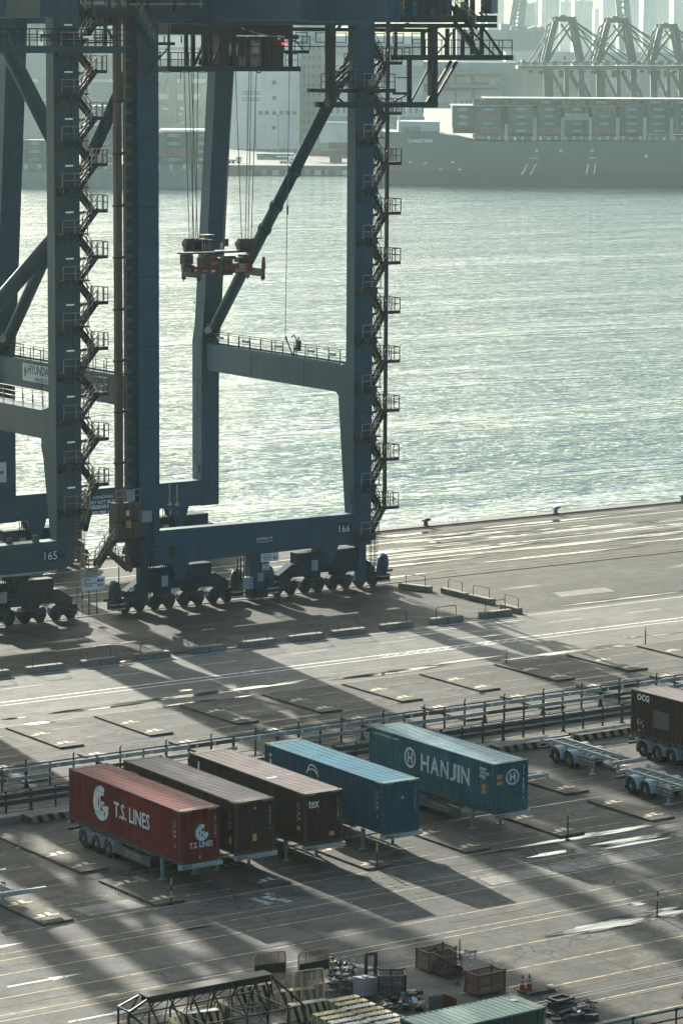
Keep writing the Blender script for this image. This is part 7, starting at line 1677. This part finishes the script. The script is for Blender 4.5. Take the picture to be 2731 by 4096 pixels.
# boxes on deck
CC = {'slate': fm('box_slate', (.10,.145,.145), var=.2), 'red': fm('box_red', (.22,.15,.135), var=.2), 'mint': fm('box_mint', (.20,.40,.33)), 'dark': fm('box_dark', (.10,.12,.12)), 'brown': fm('box_brown', (.17,.13,.12))}
adj = {'slate': 'slate blue', 'red': 'faded red', 'mint': 'mint green', 'dark': 'dark grey', 'brown': 'dull brown'}
boxtop = fm('box_top_pale', (.5,.5,.46))
tier_w = ['bottom', 'second', 'third', 'fourth', 'fifth', 'sixth']
def ship_box(label, S, p, q, mat, mark, d0=1.6, dep=30, group='containers stacked on the ships', zc=None):
    a, b = S.L(*p), S.L(*q); W_ = b.x - a.x; H_ = a.z - b.z
    wp = S.o.matrix_world if False else None
    base = Vector((S.A.x, S.A.y, 0)) + Matrix.Rotation(S.o.rotation_euler.z, 3, 'Z') @ Vector((a.x, d0, 0))
    o = thing('stacked_container', label, 'shipping container', (base.x, base.y, b.z), group, S.o.rotation_euler.z)
    m = MB(); n = 12; pr = [(i*W_/n/1.0, 0 if i % 2 else .12) for i in range(n+1)]
    m.box(0, .12, .05, W_, 2.4, H_-.06); strip(m, [(.1+i*(W_-.2)/24, (.0 if (i//2) % 2 else .10)) for i in range(25)], lambda s_, d: (s_, .02+d, .15), lambda s_, d: (s_, .02+d, H_-.18)); m.build('box_wall', mat, o)
    k = MB()
    for x in (0, W_-.2): k.box(x, -.04, .0, x+.2, .12, H_-.04)
    k.box(.2, -.03, 0, W_-.2, .1, .15); k.box(.2, -.03, H_-.18, W_-.2, .1, H_-.04); k.build('frame', mat, o)
    if mark:
        t_ = MB(); text(t_, mark, (W_*.52, -.05, H_*.55), (1,0,0), (0,0,1), W_*.42, H_*.34, .05); t_.build('lettering', pale, o)
    return o
stacks = [(-40,105),(125,300),(350,525),(555,715),(745,910),(935,1100),(1125,1290),(1315,1480),(1505,1680)]
ys = [938, 889, 840, 790, 741, 692]
colors = {(1,0):'red',(1,2):'red',(3,0):'red',(4,4):'red',(5,3):'red',(5,0):'red',(4,2):'mint',(6,4):'red',(1,4):'dark',(0,0):'slate',(2,4):'dark',(1,3):'slate'}
for i, (xa, xb) in enumerate(stacks):
    for t_i in range(5):
        if t_i == 4 and i < 1: continue
        c_ = colors.get((i, t_i), 'slate'); xo = (-18 if t_i == 4 else 0); f_ = 0 if t_i < 4 else 2.4
        if i == 0 and t_i == 0: continue
        ship_box(f'{adj[c_]} container, {tier_w[t_i]} tier of the {ORD[i]} stack behind the bow on the far ship', SH, V4(xa+xo, ys[t_i+1]), V4(xb+xo, ys[t_i]), CC[c_], 'COSCO' if c_ == 'slate' else '', 1.6+f_)
for (xa, xb, yy) in ((185,1700,688),(-40,520,737)):
    SH.box('stack_cover', V4(xa, yy-3), V4(xb, yy+3), boxtop, 2.2 if yy > 700 else 4.2, 32)
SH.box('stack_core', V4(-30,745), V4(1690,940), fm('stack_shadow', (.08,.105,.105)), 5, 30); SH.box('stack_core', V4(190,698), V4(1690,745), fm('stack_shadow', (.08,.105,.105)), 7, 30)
# ------------------------------------------------------------------ second ship seen through the crane
SL = FB('container_ship', 'hazy grey container ship with white bridge seen between the crane legs', 'ship', 260, 1110)
prof = [V1(-200,1188), V1(200,1186), V1(500,1182), V1(900,1184), V1(1250,1182), V1(1430,1170), V1(1520,1160)]
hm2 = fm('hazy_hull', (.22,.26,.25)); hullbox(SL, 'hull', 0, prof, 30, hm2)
br = SL.box('bridge', V1(645,800), V1(850,880), fm('ship_white', (.7,.72,.68)), 8, 24); SL.box('bridge_deck', V1(600,740), V1(850,800), pale, 10, 22); SL.box('bridge_wing', V1(640,820), V1(850,836), BD, 7, 9, br)
for i in range(6): SL.box('window', V1(660+i*28, 806), V1(678+i*28, 814), BD2, 7.8, 8.0, br)
for i, x in enumerate((650,690,730,790,820)): SL.box('mast', V1(x,700-(i % 2)*20), V1(x+5,745), pale, 12, 13)
SL.box('coaming', V1(-100,1140), V1(1430,1184), fm('coaming_grey', (.2,.24,.235)), 2, 26)
for i in range(14): x = 170 + i*92; SL.box('deck_fitting', V1(x,1146), V1(x+22,1182), pale, .8, 1.8)
ys2 = [1142, 1088, 1032, 976, 922, 876]
st2 = [(150,320,3),(330,500,3),(560,825,5),(1000,1105,4),(1105,1300,4),(1320,1480,4)]
for i, (xa, xb, n_) in enumerate(st2):
    for t_i in range(n_):
        c_ = 'red' if (i, t_i) in ((2,0),(4,1),(4,5)) else 'slate'
        ship_box(f'{adj[c_]} container, {tier_w[t_i]} tier of the {ORD[i]} stack on the hazy ship between the legs', SL, V1(xa, ys2[t_i+1]), V1(xb, ys2[t_i]), CC[c_], 'COSCO' if c_ == 'slate' else '', 2.0)
SL.box('stack_cover', V1(560,872), V1(825,880), boxtop, 2.5, 24); SL.box('stack_cover', V1(1105,906), V1(1480,922), W1, 2.5, 24)
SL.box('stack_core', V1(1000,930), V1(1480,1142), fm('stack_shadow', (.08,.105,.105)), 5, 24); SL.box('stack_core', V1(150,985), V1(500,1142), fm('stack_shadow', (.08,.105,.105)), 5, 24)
# ------------------------------------------------------------------ small things on the far quay
def truck(lab, zm, x, y):
    x0, _ = zm(x, y); b = FB('parked_lorry', lab, 'lorry', x0, 1245, 'lorries on the far quay')
    cb_ = b.box('cab', zm(x+38,y-50), zm(x+76,y-12), W1, 0, 2.6); b.box('window', zm(x+56,y-46), zm(x+74,y-32), BD2, -.1, .05, cb_); b.box('lorry_body', zm(x-20,y-30), zm(x+36,y-14), W2, .2, 2.4)
    for xx in (x-10, x+18, x+56): 
        q = b.L(*zm(xx, y-7)); m = MB(); m.disc((q.x, .1, q.z), .62, .5, 'y', 12); m.build('wheel', M['tyre'], b.o)
truck('white cabbed lorry on the far quay beside the hoist ropes', V2, 562, 1140); truck('white lorry on the far quay beside the diagonal brace', V2, 925, 1148)
b = FB('lamp_mast', 'tall thin lamp mast on the far quay in front of the white silo', 'lamp mast', V2(890,900)[0], 1300); b.bar('mast_pole', [V2(892,800), V2(892,1085)], .5, BD2); b.bar('lamp_arm', [V2(870,803), V2(914,803)], .6, BD2)
b = FB('pylon', 'hazy lattice pylon with cross arms in front of the white silo', 'pylon', V2(705,700)[0], 1400)
for x in (680, 735): b.bar('pylon_leg', [V2(x,630), V2(x,1100)], .8, BD, 0)
for y in (640, 655, 685, 700): b.bar('cross_arm', [V2(645,y), V2(765,y)], .6, BD, 0)
b = FB('port_shed', 'low dark port shed with parked plant on the far quay', 'shed', V2(780,1100)[0], 1290)
b.box('wall', V2(745,1070), V2(1000,1145), fm('shed_grey', (.24,.26,.25)), 0, 12); b.box('roof', V2(880,1085), V2(1005,1096), W1, -1, 12); b.box('door', V2(930,1110), V2(970,1146), W2, -.5, -.05); b.box('wall_panel', V2(800,1095), V2(850,1140), BD, -.5, -.05)
for i, (x0, x1, y0, y1, c_) in enumerate(((1115,1240,990,1040,'mint'),(1240,1300,990,1040,'slate'),(1300,1375,992,1045,'brown'),(1115,1185,1045,1090,'red'),(1185,1250,1045,1090,'brown'),(1252,1335,1045,1090,'slate'),(1252,1335,1092,1132,'slate'))):
    S_ = FB.__new__(FB); S_.D = 1262; S_.A = fp(690, 116, 1262); S_.o = thing('tmp', 'x', 'y', (S_.A.x, S_.A.y, 0), None, YR); S_.inv = Matrix.Rotation(-YR, 3, 'Z')
    ship_box(f'hazy {adj[c_]} container, {ORD[i]} in the stack on the far quay beside the crane leg', S_, V2(x0,y0), V2(x1,y1), CC[c_], '', 0, group='containers stacked on the far quay'); bpy.data.objects.remove(S_.o)
b = FB('quay_workshop', 'pale low workshop block between the far quay stack and the white silo', 'building', V2(1210,900)[0], 1330)
b.box('wall', V2(1180,860), V2(1380,1000), CR, 0, 20); b.box('wall_panel', V2(1320,935), V2(1380,985), W2, -.5, -.05); b.box('roof', V2(1176,852), V2(1384,862), W1, -.6, 20.6)
b = FB('quay_sign', 'long reddish edge board along the far quay', 'board', V2(560,1165)[0], 1230)
b.box('edge_board', V2(540,1160), V2(1010,1170), fm('edge_red', (.34,.20,.15)), 0, .4)
